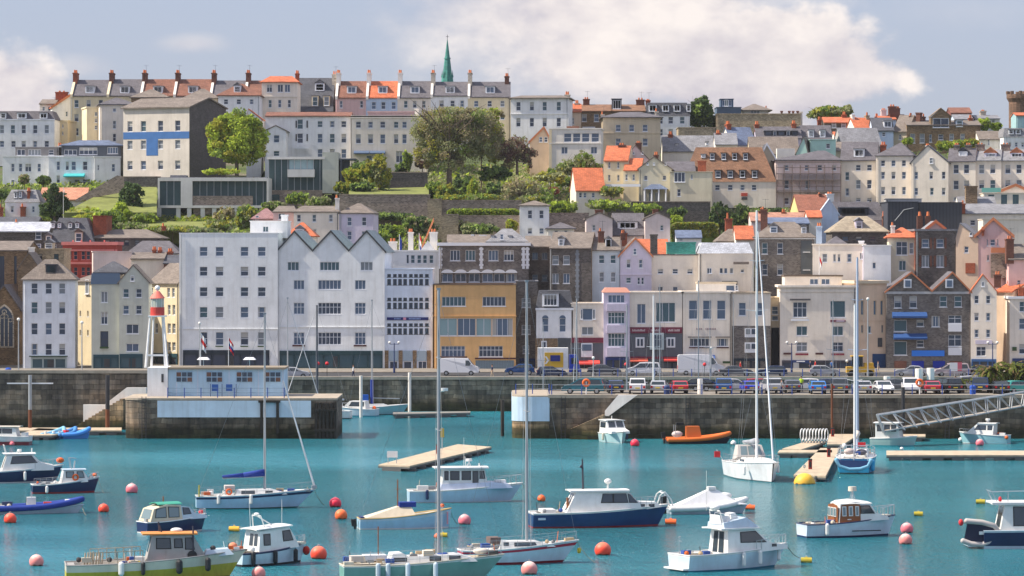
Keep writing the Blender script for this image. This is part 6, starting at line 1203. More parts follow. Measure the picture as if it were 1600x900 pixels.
    def slab(s, t0, t1, z, w_, th=.07, m=GW, name='roof', z2=None, parent=None, camber=.05):
        z2=z if z2 is None else z2;b=MB();xa, xb=s.X(t0), s.X(t1)
        for y0, y1, c0, c1 in ((-w_, -w_*.5,0,.75),(-w_*.5,0,.75,1),(0, w_*.5,1,.75),(w_*.5, w_, .75,0)):
            b.hexa([(xa, y0, z + c0*camber),(xb, y0, z2 + c0*camber),(xb, y1, z2 + c1*camber),(xa, y1, z + c1*camber)],[(xa, y0, z + th + c0*camber),(xb, y0, z2 + th + c0*camber),(xb, y1, z2 + th + c1*camber),(xa, y1, z + th + c1*camber)])
        return b.build(name, m, parent or s.root)
    def rail(s, t0, t1, h=.55, n=6, m=CHR, r=.02, mid=False, bow=True, name='guard_rail', k=.92):
        b=MB()
        for sd_ in (1,-1):
            ps=[s.edge(t0 + (t1 - t0) * i / n, sd_, 0, k) for i in range(n + 1)];tops=[(x, y, z + h) for x, y, z in ps]
            for a, c_ in zip(ps, tops): b.tube(a, c_, r, n=4)
            b.path(tops, r, n=4)
            if mid: b.path([(x, y, z + h * .5) for x, y, z in ps], r * .7, n=4)
        if bow: e1=s.edge(t1,1, h, k);e2=s.edge(t1,-1, h, k);b.tube(e1, e2, r, n=4)
        b.build(name, m, s.root);return s
    def tubes(s, lst, name, m, parent=None):
        b=MB()
        for l_ in lst: b.tube((s.X(l_[0]), l_[1], l_[2]),(s.X(l_[3]), l_[4], l_[5]), l_[6], l_[7] if len(l_) > 7 else None, n=6)
        return b.build(name, m, parent or s.root)
    def fender(s, t, sd_=-1, m=GW, z=.35, r=.13, l_=.55):
        b=MB();x, y, zt=s.edge(t, sd_, 0,1.0);y += sd_ * .12;b.tube((x, y, z),(x, y, z + l_), r, n=8);b.ball((x, y, z), r, n=8, k=4, z0=-1, z1=0);b.ball((x, y, z + l_), r, n=8, k=4, z0=0, z1=1);b.tube((x, y, z + l_ + .1),(x, y - sd_*.12, zt + .05),.015, n=4);b.build('fender', m, s.root);return s
    def mast(s, t, H, z0=1.0, r=.085, m=ALU, spread=((.52,.9),(.78,.55)), boom=None, bz=1.9, cover=None, stays=True, fore=.99, aft=.01, furl=None, lean=0, radar=None):
        x=s.X(t);b=MB();b.tube((x, 0, z0),(x + lean, 0, H), r, r * .75, n=8);b.box(x + lean - .12, x + lean + .12,-.05,.05, H, H + .12);mo=b.build('mast', m, s.root)
        q=MB()
        for f, w_ in spread: z=z0 + (H - z0) * f;q.tube((x, -w_, z + .1),(x, 0, z),.03, n=5);q.tube((x, w_, z + .1),(x, 0, z),.03, n=5)
        q.build('spreaders', m, mo)
        if boom:
            xb=s.X(boom);bb=MB();bb.tube((x, 0, z0 + bz * .0 + bz),(xb, 0, z0 + bz - .12),.06, n=6);bo=bb.build('boom', m, s.root)
            if cover:
                cc=MB();cc.tube((x - .02,0, z0 + bz + .30),(x - (x - xb) * .5,0, z0 + bz + .10),.30,.20, n=8);cc.tube((x - (x - xb) * .5,0, z0 + bz + .10),(xb, 0, z0 + bz),.20,.10, n=8);cc.build('sail_cover', cover, bo, smooth=True)
        if stays:
            w_=MB();zt=z0 + (H - z0) * .98;r2=.011
            w_.tube((x, 0, zt),(s.X(fore),0, s.sheer(fore)), r2, n=3);w_.tube((x, 0, zt),(s.X(aft),0, s.sheer(aft)), r2, n=3)
            for sd_ in (1,-1):
                e=s.edge(t, sd_, 0,.95);zz=z0 + (H - z0) * spread[0][0];w_.tube(e, (x, sd_ * spread[0][1], zz + .1), r2, n=3);w_.tube((x, sd_ * spread[0][1], zz + .1),(x, 0, zt), r2, n=3);w_.tube(e, (x, 0, zz), r2, n=3)
            w_.build('rigging', RIG, mo)
        if furl:
            f_=MB();f_.tube((s.X(fore),0, s.sheer(fore) + .3),(x + (s.X(fore) - x) * (1 - furl[0]),0, s.sheer(fore) + (H - s.sheer(fore)) * furl[0]), furl[1], furl[1] * .5, n=6);f_.build('furled_sail', CWH, s.root)
        if radar: rr=MB();z=z0 + (H - z0) * radar;rr.tube((x + .35,0, z),(x + .35,0, z + .18),.25, n=10);rr.tube((x, 0, z - .05),(x + .35,0, z),.04, n=5);rr.build('radar', GW, mo)
        return s
    def radar(s, t, z, h=.5, r=.28, y=0, m=GW, legs=True, zh=.2):
        b=MB();b.tube((s.X(t), y, z + h),(s.X(t), y, z + h + zh), r, r * .92, n=14);o=b.build('radar', m, s.root)
        q=MB()
        for dy in (-.18,.18): q.tube((s.X(t) - .15, y + dy, z),(s.X(t), y + dy * .4, z + h),.025, n=5);q.tube((s.X(t) + .15, y + dy, z),(s.X(t), y + dy * .4, z + h),.025, n=5)
        q.build('radar_mount', CHR, o);return s
    def blob(s, t, y, z, rx, ry, rz, m, name, n=12):
        b=MB();b.ball((0,0,0),1, n=n, k=8);b.v=[(s.X(t) + p[0]*rx, y + p[1]*ry, z + p[2]*rz) for p in b.v];b.build(name, m, s.root, smooth=True);return s
    def box(s, t, y, z, dx, dy, dz, m, name): b=MB();x=s.X(t);b.box(x - dx/2, x + dx/2, y - dy/2, y + dy/2, z, z + dz);b.build(name, m, s.root);return s
    def gear(s, n, t0, t1, z, seed, w=.7):
        r=random.Random(seed)
        for i in range(n):
            t=r.uniform(t0, t1);y=r.uniform(-w, w) * s.hb(t);m=r.choice(GEAR);x=s.X(t);k=r.random();b=MB();a=r.uniform(.08,.2)
            if k < .4: b.box(x - a*1.6, x + a*1.6, y - a, y + a, z, z + a*1.5);nm='deck_box'
            elif k < .6: b.ring((x, y, z + .05), a*1.5,.05,'z', 12,5);nm='rope_coil'
            elif k < .8: b.tube((x, y, z),(x + r.uniform(-.1,.1), y, z + r.uniform(.3,.8)),.025, n=5);nm='stanchion'
            else: b.ball((x, y, z + a*.7), a, n=10, k=6);nm='small_float'
            b.build(nm, m, s.root)
        return s
    def outboard(s, y=0, m=RUB, z=.5, tilt=.25, sc_=1):
        b=MB();x=-s.L/2 - .15;b.hexa([(x-.35*sc_, y-.16*sc_, z),(x, y-.16*sc_, z),(x, y+.16*sc_, z),(x-.35*sc_, y+.16*sc_, z)],[(x-.42*sc_, y-.14*sc_, z+.5*sc_),(x-.05, y-.14*sc_, z+.55*sc_),(x-.05, y+.14*sc_, z+.55*sc_),(x-.42*sc_, y+.14*sc_, z+.5*sc_)]);b.box(x-.2*sc_, x-.06, y-.06, y+.06,-.4, z);b.build('outboard', m, s.root);return s
    def rope(s, t, to, sag=.2, z=None):
        p=Vector((s.X(t),0, s.sheer(t) if z is None else z));q=Matrix.Rotation(-s.root.rotation_euler.z, 4,'Z') @ (Vector(to) - s.root.location);b=MB();pr=p
        for i in range(1,6): f=i / 5;nx=p.lerp(q, f) - Vector((0,0, sag * 4 * f * (1 - f)));b.tube(pr, nx, .022, n=4);pr=nx
        b.build('mooring_rope', ROPE, s.root);return s
def wpt(px, py): D=DW(py);return Vector((X(px, D), D, .05))

b1=Boat('motor_boat','white motor boat with maroon lower hull at the left edge by the pontoon', 0,696,6.2,2.3,175);b1.hull(1.15,.9, GW, GM, deck=GW, bootz=.38);b1.house([(.2,.9),(.24,1.85),(.62,1.9),(.75,1.2),(.9,.95)],.95,.8, GW, side=[[(.3,1.3),(.3,1.7),(.45,1.72),(.45,1.3)],[(.48,1.3),(.48,1.72),(.6,1.72),(.68,1.3)]], ends=[(2,-.8,.8,.1,.85)]);b1.slab(.16,.64,1.9,.95, m=GC);b1.rail(.7,.98);b1.box(.1,0,.9,.5,1.4,.4, GW,'engine_box')
b3=Boat('motor_boat','navy hulled motor cruiser with white raked wheelhouse at the left edge', 12,756,9.2,3.0,12);b3.hull(1.5,.95, GN, GW, deck=GW, stripe=GPB, stz='top', cockpit=(.06,.38,1.1,.45));b3.house([(.40,1.0),(.455,2.45),(.70,2.5),(.78,1.75),(.9,1.5),(.9,1.1)],1.15,.95, GW, side=[[(.49,1.7),(.51,2.3),(.68,2.35),(.74,1.8)]], ends=[(2,-.8,.8,.08,.9),(0,-.5,.1,.2,.85)]);b3.slab(.42,.73,2.5,1.05);b3.rail(.72,.99,.6).fender(.3,-1).fender(.62,-1);b3.tubes([(.45,-.8,2.6,.43,-.8,3.3,.03),(.45,.8,2.6,.43,.8,3.3,.03),(.43,-.8,3.3,.43,.8,3.3,.03),(.7,.3,2.6,.7,.3,3.0,.05)],'antenna_arch', GW);b3.radar(.58,2.6,.12,.2).blob(.97,0,1.9,.35,.3,.25, OR,'orange_float')
b4=Boat('fishing_boat','small navy hulled fishing boat with white wheelhouse and red life ring', 99,772,5.7,2.1,14,'fishing boat');b4.hull(1.35,.75, GN, GR, stripe=GPB, stz='top', deck=GW, bootz=.14, cockpit=(.05,.42,.8,.3));b4.house([(.42,.8),(.46,1.95),(.74,1.95),(.80,1.45),(.82,.95)],.75,.65, GW, side=[[(.5,1.35),(.5,1.8),(.6,1.8),(.6,1.35)],[(.66,1.35),(.66,1.8),(.73,1.8),(.76,1.35)]], ends=[(2,-.8,.8,.1,.9)], wm=BGL);b4.slab(.44,.79,1.95,.75,.06, GPB);b4.rail(.05,.42,.45,4, bow=False).rail(.84,.99,.4,3)
b4.tubes([(.58,-.4,2,.55,-.4,3.0,.03),(.58,.4,2,.55,.4,3.0,.03),(.55,-.4,3.0,.66,.1,2.9,.04),(.62,0,2.0,.64,0,2.7,.07)],'gear_mast', CHR);o=MB();o.ring((b4.X(.63),-.78,1.35),.22,.07);o.build('life_ring', OR, b4.root);b4.fender(.2,-1, z=.2, l_=.35).blob(.1,-.6,.8,.2,.3,.12, NAVY,'net').blob(.93,0,1.5,.2,.2,.15, OR,'orange_float').box(.88,0,1.2,.3,.5,.2, GW,'hatch');b4.rope(.98, wpt(162,771))
def rib(label, px, py, L_, Bm, yaw, tube, hullm, console=None, name='inflatable_boat', D=None):
    s=Boat(name, label, px, py, L_, Bm, yaw,'inflatable boat', D=D);s.hull(.62,.35, hullm, hullm, under=GBK, deck=NSD, tr=.95, full=2.6, bootz=.04, rub=hullm)
    q=MB();ps=[]
    for i in range(15):
        t=i / 14;ps.append((s.X(t * .98), s.hb(t) * .98, s.sheer(t) + .08 + .35 * t ** 4))
    for a in (1,-1): q.sweep([(x, y * a, z) for x, y, z in ps],.24)
    q.build('tube', tube, s.root, smooth=True);return s
b5=rib('long royal blue inflatable boat at the left edge with white bow locker', 52,804,7.4,2.3,10, CBLU, GPB);b5.box(.86,0,.75,.8,1.0,.28, GW,'bow_locker').box(.45,0,.45,.7,.7,.8, GW,'console').box(.62,0,.5,.6,.6,.35, mat('red_bag', (.5,.04,.03)),'bag').box(.2,.4,.4,.8,.5,.5, mat('dark_cover', (.03,.05,.12)),'seat').outboard(m=RUB, sc_=1.3);b5.tubes([(.45,-.3,1.2,.45,-.3,1.7,.03),(.45,.3,1.2,.45,.3,1.7,.03)],'console_rail', CHR);b5.rope(.98, wpt(135,806))
for px, lab, m_, yw in ((84,'pale blue inflatable dinghy at the left end of the dinghy row on the pontoon', mat('pale_blue_rubber', (.20,.45,.62)),60),(100,'mid blue dinghy in the middle of the row by the pontoon', mat('mid_blue_rubber', (.06,.22,.50)),50),(117,'bright blue dinghy at the right end of the dinghy row by the pontoon', mat('bright_blue_rubber', (.07,.28,.72)),15)):
    s=rib(lab, px, 686,3.0,1.5, yw, m_, m_);s.outboard(m=GW, sc_=.7)
    if px == 100: s.box(.5,0,.4,.5,.5,.5, RD,'red_fuel_can')
b6=Boat('motor_boat','navy hulled boat with a cream canopy and green top sheet', 268,834,5.3,2.1,34);b6.hull(1.2,.8, GN, GW, deck=GW, rub=GW, bootz=.06, cockpit=(.05,.45,.85,.35));b6.house([(.04,.85),(.10,1.75),(.3,2.05),(.52,1.95),(.54,.9)],.92,.78, CANV,'canopy', side=[[(.12,1.15),(.14,1.7),(.28,1.85),(.28,1.15)],[(.33,1.15),(.33,1.85),(.48,1.8),(.48,1.15)]], ends=[(0,-.75,.75,.2,.95)], wm=BGL);b6.house([(.54,.9),(.52,1.9),(.66,1.8),(.74,1.35),(.93,1.15),(.93,.95)],.85,.7, GPB,'cabin', side=[[(.57,1.3),(.56,1.75),(.64,1.7),(.68,1.35)]], ends=[(2,-.8,.8,.1,.9)]);b6.slab(.18,.55,2.02,.7,.05, mat('green_canvas', (.05,.30,.22),.9),'top_sheet', camber=.14)
b6.rail(.76,.98,.4,4).blob(.92,0,1.35,.2,.2,.15, RD,'red_float').box(.03,-.3,.8,.2,.3,.25, STEEL,'bracket');b6.tubes([(.35,.2,2.1,.35,.2,2.6,.05)],'light_mast', VARN)
b7=Boat('work_boat','weathered grey and yellow work boat with an orange wheelhouse roof in the left foreground', 238,909,11.2,3.4,9,'work boat');b7.hull(1.75,1.0, GY, GBK, deck=GGR, stripe=GC, stz='wide', rub=GGR, tr=.9, full=2.6, bootz=.12, rake=.12, cockpit=(.04,.40,1.35,.6))
b7.house([(.44,1.1),(.475,2.75),(.70,2.75),(.74,2.0),(.78,1.3)],1.05,.95, GGR,'wheelhouse', side=[[(.50,1.95),(.50,2.55),(.57,2.55),(.575,1.95)],[(.60,2.0),(.60,2.5),(.635,2.5),(.64,2.0)],[(.66,1.9),(.66,2.55),(.69,2.55),(.705,1.9)]], ends=[(2,-.85,.85,.05,.8),(0,-.5,.5,.35,.9)], wm=BG);b7.slab(.42,.725,2.77,1.05,.09, mat('faded_orange_roof_paint', (.62,.24,.06),.7,'paint'))
b7.house([(.76,1.3),(.78,1.75),(.90,1.85),(.93,1.5)],.8,.6, GPB,'foredeck_box');b7.blob(.615,.2,2.98,.38,.3,.16, GW,'life_raft').blob(.93,.2,1.95,.28,.28,.22, mat('faded_orange_float', (.70,.25,.14)),'orange_float')
b7.tubes([(.70,-1.0,1.3,.70,-1.0,3.3,.055),(.52,.3,2.85,.515,.2,3.5,.05),(.53,-.2,2.85,.52,-.2,3.3,.05)],'posts', mat('dark_post', (.05,.05,.07)));b7.rail(.14,.42,.75,6, m=mat('worn_rail', (.40,.33,.24)), r=.035, bow=False)
for i in range(7): b7.tubes([(.10 + i * .016,-1.1 + (i % 3) * .25,.9,.105 + i * .016,-1.1 + (i % 3) * .25,1.75,.05)],'post', mat('worn_rail', (.40,.33,.24)))
for t, m_ in ((.32, CBLU),(.36, RD),(.39, mat('yellow_crate', (.6,.45,.03))),(.47, NAVY),(.52, RD),(.56, mat('yellow_crate', (.6,.45,.03)))): b7.box(t, -1.35,1.05,.35,.3,.16, m_,'gear')
q=MB();q.tube((b7.X(.695),-1.05,1.5),(b7.X(.695),-1.12,1.5),.3, n=14);q.build('winch_drum', GBK, b7.root);b7.fender(.62,-1, GBK, .6,.2,.5).fender(.78,-1, GBK, .7,.18,.5).fender(.42,-1, GBK, .5).fender(.3,-1, GW, .5,.18)
b8=Boat('fishing_boat','white wheelhouse boat with dark fenders and an arched mast, left of the big red buoys', 419,886,5.5,2.2,38,'fishing boat');b8.hull(1.35,.85, GPB, GBK, deck=GW, stripe=GN, stz='top', rub=GN, bootz=.14, cockpit=(.04,.3,.9,.4));b8.house([(.22,.9),(.25,2.25),(.66,2.45),(.75,1.7),(.80,1.1)],.95,.82, GW,'wheelhouse', side=[[(.30,1.35),(.30,2.0),(.38,2.02),(.38,1.35)],[(.58,1.55),(.57,2.15),(.66,2.2),(.71,1.6)]], ends=[(2,-.85,.85,.1,.9),(0,-.72,-.3,.28,.85),(0,-.15,.3,.28,.85)], wm=BG)
b8.slab(.18,.70,2.3,.98,.07, GW, z2=2.48);b8.tubes([(.34,-.7,2.3,.30,-.5,3.2,.04),(.34,.7,2.3,.30,.5,3.2,.04),(.30,-.5,3.2,.30,.5,3.2,.04),(.30,0,3.2,.55,0,2.45,.04),(.6,-.5,2.5,.6,-.5,4.2,.015),(.3,.7,2.3,.28,.7,4.3,.015)],'arch_mast', GW);b8.blob(.30,0,3.3,.15,.25,.1, GW,'lamp');b8.rail(.84,.99,.45,3).box(.9,0,1.2,.6,.9,.15, GC,'hatch')
for t in (.12,.42,.74): b8.fender(t, -1, GBK, .25,.15,.6)
for t in (.1,.3): b8.box(t, .3,.9,.3,.4,.35, mat('fish_box', (.4,.1,.05)),'fish_box')
b8.blob(1.0,-.12,.75,.24,.24,.3, mat('red_fender', (.45,.03,.02)),'red_fender')
b9=Boat('sailing_yacht','pale blue white yacht with a blue covered boom, anchored left of centre', 397,796,9.5,2.9,8,'sailing yacht');b9.hull(1.45,1.0, gel('pale_blue_gelcoat', (.36,.55,.70)), mat('dark_green_boot', (.02,.10,.09)), deck=GW, rake=.20, tr=.62, full=2.0, stripe=GN, bootz=.08, cockpit=(.08,.30,.7,.6));b9.house([(.32,1.0),(.34,1.45),(.62,1.5),(.74,1.25),(.76,1.1)],.85,.7, GW, side=[[(.38,1.2),(.38,1.36),(.48,1.37),(.48,1.2)],[(.58,1.22),(.58,1.34),(.63,1.34),(.63,1.22)]]);b9.mast(.575,15.4,1.4,.10, boom=.22, bz=1.1, cover=CBLU, furl=(.62,.085)).rail(.02,.98,.6,10, r=.012, mid=True)
b9.box(.02,-1.0,1.0,.1,.12,.9, mat('yellow_horseshoe', (.7,.55,.05)),'danbuoy').box(.28,0,1.45,.8,1.5,.35, mat('grey_sprayhood', (.45,.42,.4)),'spray_hood').fender(.18,-1, z=.5).fender(.45,-1, z=.5);q=MB();q.ring((b9.X(.27),-.95,1.35),.2,.07);q.build('life_ring', OR, b9.root);b9.rope(.99, wpt(507,790)).box(.12,0,1.0,.5,.3,.5, GW,'binnacle').box(.99,0,1.5,.4,.3,.25, STEEL,'anchor')
b10=Boat('motor_boat','white and blue cabin cruiser with a flat roofed wheelhouse behind the tarpaulin covered boat', 727,786,9.4,3.0,7);b10.hull(1.5,.95, gel('mid_pale_blue_gelcoat', (.42,.58,.70)), GW, deck=GW, rake=.14, stripe=GW, stz='top', rub=GW, bootz=.06, cockpit=(.05,.27,1.1,.5));b10.house([(.26,1.0),(.28,1.5),(.72,1.62),(.86,1.5),(.9,1.15)],1.2,1.1, gel('lilac_white_gelcoat', (.56,.62,.76)),'deckhouse');b10.house([(.285,1.45),(.30,2.7),(.655,2.7),(.68,1.55)],1.0,.95, GW,'wheelhouse', side=[[(.31,1.85),(.31,2.5),(.335,2.5),(.335,1.85)],[(.36,1.85),(.36,2.5),(.43,2.5),(.43,1.85)],[(.46,1.85),(.46,2.5),(.53,2.5),(.53,1.85)],[(.555,1.5),(.555,2.5),(.595,2.5),(.595,1.5)],[(.615,1.95),(.615,2.5),(.645,2.5),(.655,1.95)]], ends=[(2,-.9,.9,.08,.6)])
b10.slab(.22,.69,2.72,1.15,.12, GW);b10.radar(.53,2.84,.45,.26);b10.tubes([(.50,-.4,2.84,.49,-.4,3.7,.03),(.62,.1,2.84,.62,.1,3.1,.06),(.49,.4,2.84,.49,.4,5.2,.015)],'antennas', GW);b10.rail(.70,.99,.7,6).box(.8,0,1.6,.9,.8,.15, GW,'hatch').box(.12,-.5,1.0,.9,.6,.35, GW,'seat');b10.fender(.15,-1, GN, .4);b10.rope(.99, wpt(838,781))
b11=Boat('motor_boat','old white boat under a beige tarpaulin with a dark blue box on top', 632,828,6.9,2.2,10);b11.hull(1.45,.8, gel('pale_blue_gelcoat', (.36,.55,.70)), GW, deck=GC, rake=.04, tr=.86, full=2.8, stripe=GPB, bootz=.1, rub=mat('worn_wood_rub', (.5,.36,.16)));b11.house([(.06,.86),(.42,1.65),(.56,1.6),(.60,1.0),(.5,.9)],.98,.35, CANV,'tarpaulin');b11.box(.52,0,1.60,1.25,.9,.35, CBLU,'blue_box').blob(.9,0,1.65,.17,.17,.14, OR,'orange_float').box(.03,0,.75,.25,1.5,.18, NAVY,'engine_cover').outboard(m=RUB, z=.2);b11.tubes([(.42,0,.9,.42,0,3.6,.045),(.38,0,2.9,.46,0,2.9,.02)],'wooden_mast', VARN)
b11.tubes([(.95,-.35,.3,.95,-.35,1.2,.06)],'pink_fender', mat('pink_fender', (.7,.3,.35)))
b11.rope(.98, wpt(715,820))
b12=Boat('sailing_yacht','sea green hulled yacht with the tallest foreground mast and white deck gear', 660,912,10.2,3.0,11,'sailing yacht');b12.hull(1.55,1.05, GG, GBK, deck=GC, rake=.17, tr=.7, full=2.1, stripe=GW, stz='top', bootz=.1, rub=GC, cockpit=(.06,.26,.75,.6));b12.house([(.28,1.05),(.30,1.75),(.36,1.78),(.40,1.55),(.70,1.65),(.80,1.4),(.82,1.2)],.95,.75, GW, side=[[(.31,1.3),(.31,1.45),(.38,1.45),(.38,1.3)],[(.53,1.32),(.53,1.5),(.59,1.5),(.59,1.32)],[(.65,1.36),(.65,1.54),(.71,1.52),(.71,1.34)]])
b12.mast(.595,18.0,1.5,.115, spread=((.47,1.05),(.74,.75)), fore=.99, radar=.62, boom=None).rail(.02,.98,.6,11, r=.014, mid=True).box(.20,0,1.3,1.4,1.1,.35, CWH,'canopy').box(.10,0,1.25,1.0,1.0,.35, mat('crumpled_cover', (.5,.46,.42)),'bundled_cover');b12.tubes([(.16,-.5,1.0,.17,-.5,1.9,.03),(.24,-.5,1.0,.23,-.5,1.9,.03)],'canopy_posts', CHR)
q=MB();q.tube((b12.X(.43),-.66,1.45),(b12.X(.43),-.60,1.45),.3, n=14);q.box(b12.X(.43) - .3, b12.X(.43) + .3,-.66,-.6,1.1,1.45);q.build('grey_hatch_cover', mat('grey_hatch', (.22,.20,.19)), b12.root)
for t in (.20,.26,.38,.55): b12.fender(t, -1, GPB, .3,.15,.8)
b12.blob(.86,.3,1.75,.5,.4,.2, mat('coiled_sail', (.6,.55,.48)),'sail_bundle').box(.93,0,1.5,.6,.4,.3, mat('dark_anchor_gear', (.1,.09,.08)),'anchor_gear').box(.03,-.8,1.05,.6,.5,.25, GC,'stern_locker')
b12.tubes([(.22,-.2,1.2,.22,-.2,3.4,.035)],'mizzen_post', VARN)
b13=Boat('sailing_yacht','white yacht with a red stripe and a bare sloping boom beside the green hulled yacht', 812,884,8.0,2.6,14,'sailing yacht');b13.hull(1.45,.95, GPB, mat('dark_red_boot', (.16,.01,.02)), deck=GW, rake=.18, tr=.62, full=2.0, stripe=mat('dark_red_stripe', (.38,.02,.05),.4), bootz=.16, under=GBK, cockpit=(.08,.30,.65,.5));b13.house([(.30,1.0),(.33,1.5),(.64,1.45),(.76,1.2),(.78,1.1)],.82,.65, GW, side=[[(.44,1.2),(.44,1.36),(.60,1.36),(.62,1.2)],[(.35,1.25),(.35,1.38),(.38,1.38),(.38,1.25)]]);b13.mast(.56,18.4,1.35,.105, spread=((.5,.85),), boom=.0, bz=1.5, fore=.98).rail(.02,.98,.6,9, r=.014, mid=True).box(.28,0,1.35,.7,1.2,.4, mat('brown_sprayhood', (.14,.10,.09)),'spray_hood').blob(1.0,-.1,.75,.14,.14,.2, mat('yellow_crate', (.6,.45,.03)),'yellow_fender');b13.rope(.98, wpt(930,880))
b14=Boat('motor_boat','large royal blue hulled cruiser with white cabin and wide windows', 938,826,10.4,3.2,9);b14.hull(1.6,1.1, GB, GR, deck=GW, under=GT, rake=.10, stripe=GW, stz='top', rub=GW, bootz=.12, tr=.86, cockpit=(.03,.27,1.2,.6));b14.house([(.24,1.1),(.315,2.62),(.69,2.62),(.77,1.75),(.79,1.35)],1.15,.98, GW,'wheelhouse', side=[[(.495,1.85),(.51,2.45),(.575,2.45),(.575,1.85)],[(.585,1.85),(.585,2.45),(.67,2.45),(.685,1.85)],[(.70,1.85),(.69,2.45),(.705,2.4),(.755,1.85)]], ends=[(2,-.85,.85,.1,.9),(0,-.55,-.1,.1,.9),(0,.15,.6,.35,.9)]);b14.slab(.27,.70,2.62,1.12,.12, GW);b14.house([(.77,1.2),(.77,1.85),(.9,1.8),(.94,1.45)],.75,.65, GW,'foredeck_cabin', side=[[(.79,1.5),(.79,1.62),(.81,1.62),(.81,1.5)],[(.85,1.5),(.85,1.62),(.88,1.62),(.88,1.5)]])
b14.tubes([(.38,0,2.7,.375,0,5.0,.08,.06),(.375,0,4.4,.36,0,4.5,.12)],'mast', mat('dark_post', (.05,.05,.07)));b14.tubes([(.56,0,2.74,.56,0,3.2,.07)],'radar_post', GW);b14.blob(.56,0,3.35,.28,.28,.2, GW,'radar_dome').rail(.78,.99,.65,5).box(.26,-.5,1.1,.12,.4,1.1, VARN,'cabin_door').box(.12,0,1.1,1.0,1.8,.25, GW,'seat');b14.box(.06,-1.42,.62,.55,.03,.16, GPB,'registration')
b15=rib('white covered inflatable with a steel arch and dark outboard right of the blue cruiser', 1108,804,6.2,2.4,8, GW, GPB);b15.house([(.05,.55),(.50,1.85),(.62,1.8),(.85,.9),(.97,.75)],1.0,.3, CWH,'cover');b15.box(.54,0,1.85,.6,.8,.22, GW,'life_raft').blob(.72,.3,1.35,.6,.4,.25, GW,'rolled_cover').outboard(m=RUB, z=.55, sc_=1.5)
q=MB();x=b15.X(-.10)
for sd_ in (1,-1): q.path([(x - .55,.8 * sd_, .5),(x - .2,.8 * sd_, 1.5),(x + .15,.75 * sd_, 1.75),(x + .6,.8 * sd_, 1.2),(x + .85,.85 * sd_, .5)],.055, n=6)
q.tube((x, -.78,1.66),(x, .78,1.66),.05, n=6);q.build('steel_arch', GW, b15.root)
b15.tubes([(.05,-.6,.5,-.14,-.6,.35,.05),(.05,.6,.5,-.14,.6,.35,.05)],'arch_brace', GW)
b16=Boat('motor_boat','white flybridge motor boat with sliding cabin doors in the right foreground', 1150,894,8.3,2.8,30);b16.hull(1.45,1.05, gel('cool_white_gelcoat', (.50,.62,.70)), gel('teal_boot', (.02,.18,.28)), deck=GW, rake=.15, tr=.93, full=2.4, stripe=GW, stz='top', rub=GW, bootz=.08, cockpit=(.06,.36,1.1,.45));b16.house([(.36,.9),(.375,2.55),(.62,2.55),(.76,1.65),(.92,1.45),(.92,1.2)],1.15,.98, GW,'cabin', side=[[(.49,1.75),(.49,2.35),(.62,2.38),(.72,1.72)],[(.78,1.42),(.78,1.5),(.81,1.5),(.81,1.42)]], ends=[(0,-.55,-.02,.06,.92),(0,.1,.6,.06,.92),(2,-.85,.85,.08,.9)])
b16.slab(.30,.66,2.56,1.15,.1, GW,'flybridge_deck');b16.house([(.34,2.66),(.34,3.0),(.56,3.3),(.66,2.66)],1.0,.85, gel('pale_blue_flybridge', (.48,.58,.68)),'flybridge');b16.rail(.62,.99,.6,7, r=.022).fender(.48,-1, GW, .35,.13,.65).fender(.64,-1, GW, .4,.13,.65).fender(.86,-1, GW, .55,.13,.6)
b16.tubes([(.36,-.85,2.66,.40,-.85,3.55,.025),(.36,.85,2.66,.40,.85,3.55,.025),(.40,-.85,3.55,.40,.85,3.55,.025),(.40,.85,3.55,.56,.85,3.3,.025),(.40,-.85,3.55,.56,-.85,3.3,.025)],'flybridge_rail', CHR);b16.house([(.45,3.1),(.45,3.55),(.49,3.6),(.52,3.2)],.4,.35, GW,'helm_seat');b16.tubes([(.36,-.8,2.7,.33,-.6,3.75,.035),(.36,.8,2.7,.33,.6,3.75,.035),(.33,-.6,3.75,.33,.6,3.75,.05),(.3,.6,3.7,.3,.6,6.3,.015)],'radar_arch', GW);b16.blob(.33,0,3.95,.33,.33,.2, GW,'radar_dome').house([(.335,2.9),(.33,3.5),(.42,3.4),(.43,3.0)],.7,.55, CWH,'stowed_bimini');b16.blob(.38,-.2,3.15,.3,.5,.3, CWH,'folded_canvas').tubes([(.02,.2,1.0,.02,.2,2.2,.03),(.02,.2,2.2,.0,-.3,2.2,.02),(.02,.2,1.9,.0,-.35,1.9,.02)],'fishing_gear', CHR)
q=MB();q.box(b16.X(-.05), b16.X(.0),-1.15,1.15,.12,.22);q.build('swim_platform', GW, b16.root);b16.box(.02,-.9,.25,.2,.35,.8, GW,'outboard_cover')
b16.rope(.99, wpt(1250,873))
b17=Boat('motor_boat','white launch with a varnished wooden wheelhouse back and radar on its roof', 1330,841,7.2,2.5,17);b17.hull(1.45,.95, gel('pale_launch_hull', (.55,.63,.72)), GN, deck=GC, under=VARN, rake=.10, tr=.85, full=2.4, rub=GN, bootz=.12, cockpit=(.05,.44,1.0,.45), stripe=GPB);b17.house([(.34,1.0),(.36,2.35),(.52,2.5),(.68,2.35),(.74,1.7),(.86,1.45),(.88,1.2)],1.05,.92, GW,'wheelhouse', side=[[(.58,1.7),(.58,2.2),(.66,2.2),(.72,1.7)]], ends=[(3,-.85,.85,.1,.9)]);q=MB();x=b17.X(.35) - .16
q.face([(x + .0,-.98,1.0),(x, .98,1.0),(x + .03,.9,2.25),(x + .03,0,2.38),(x + .03,-.9,2.25)]);wb_=q.build('wooden_bulkhead', VARN, b17.root)
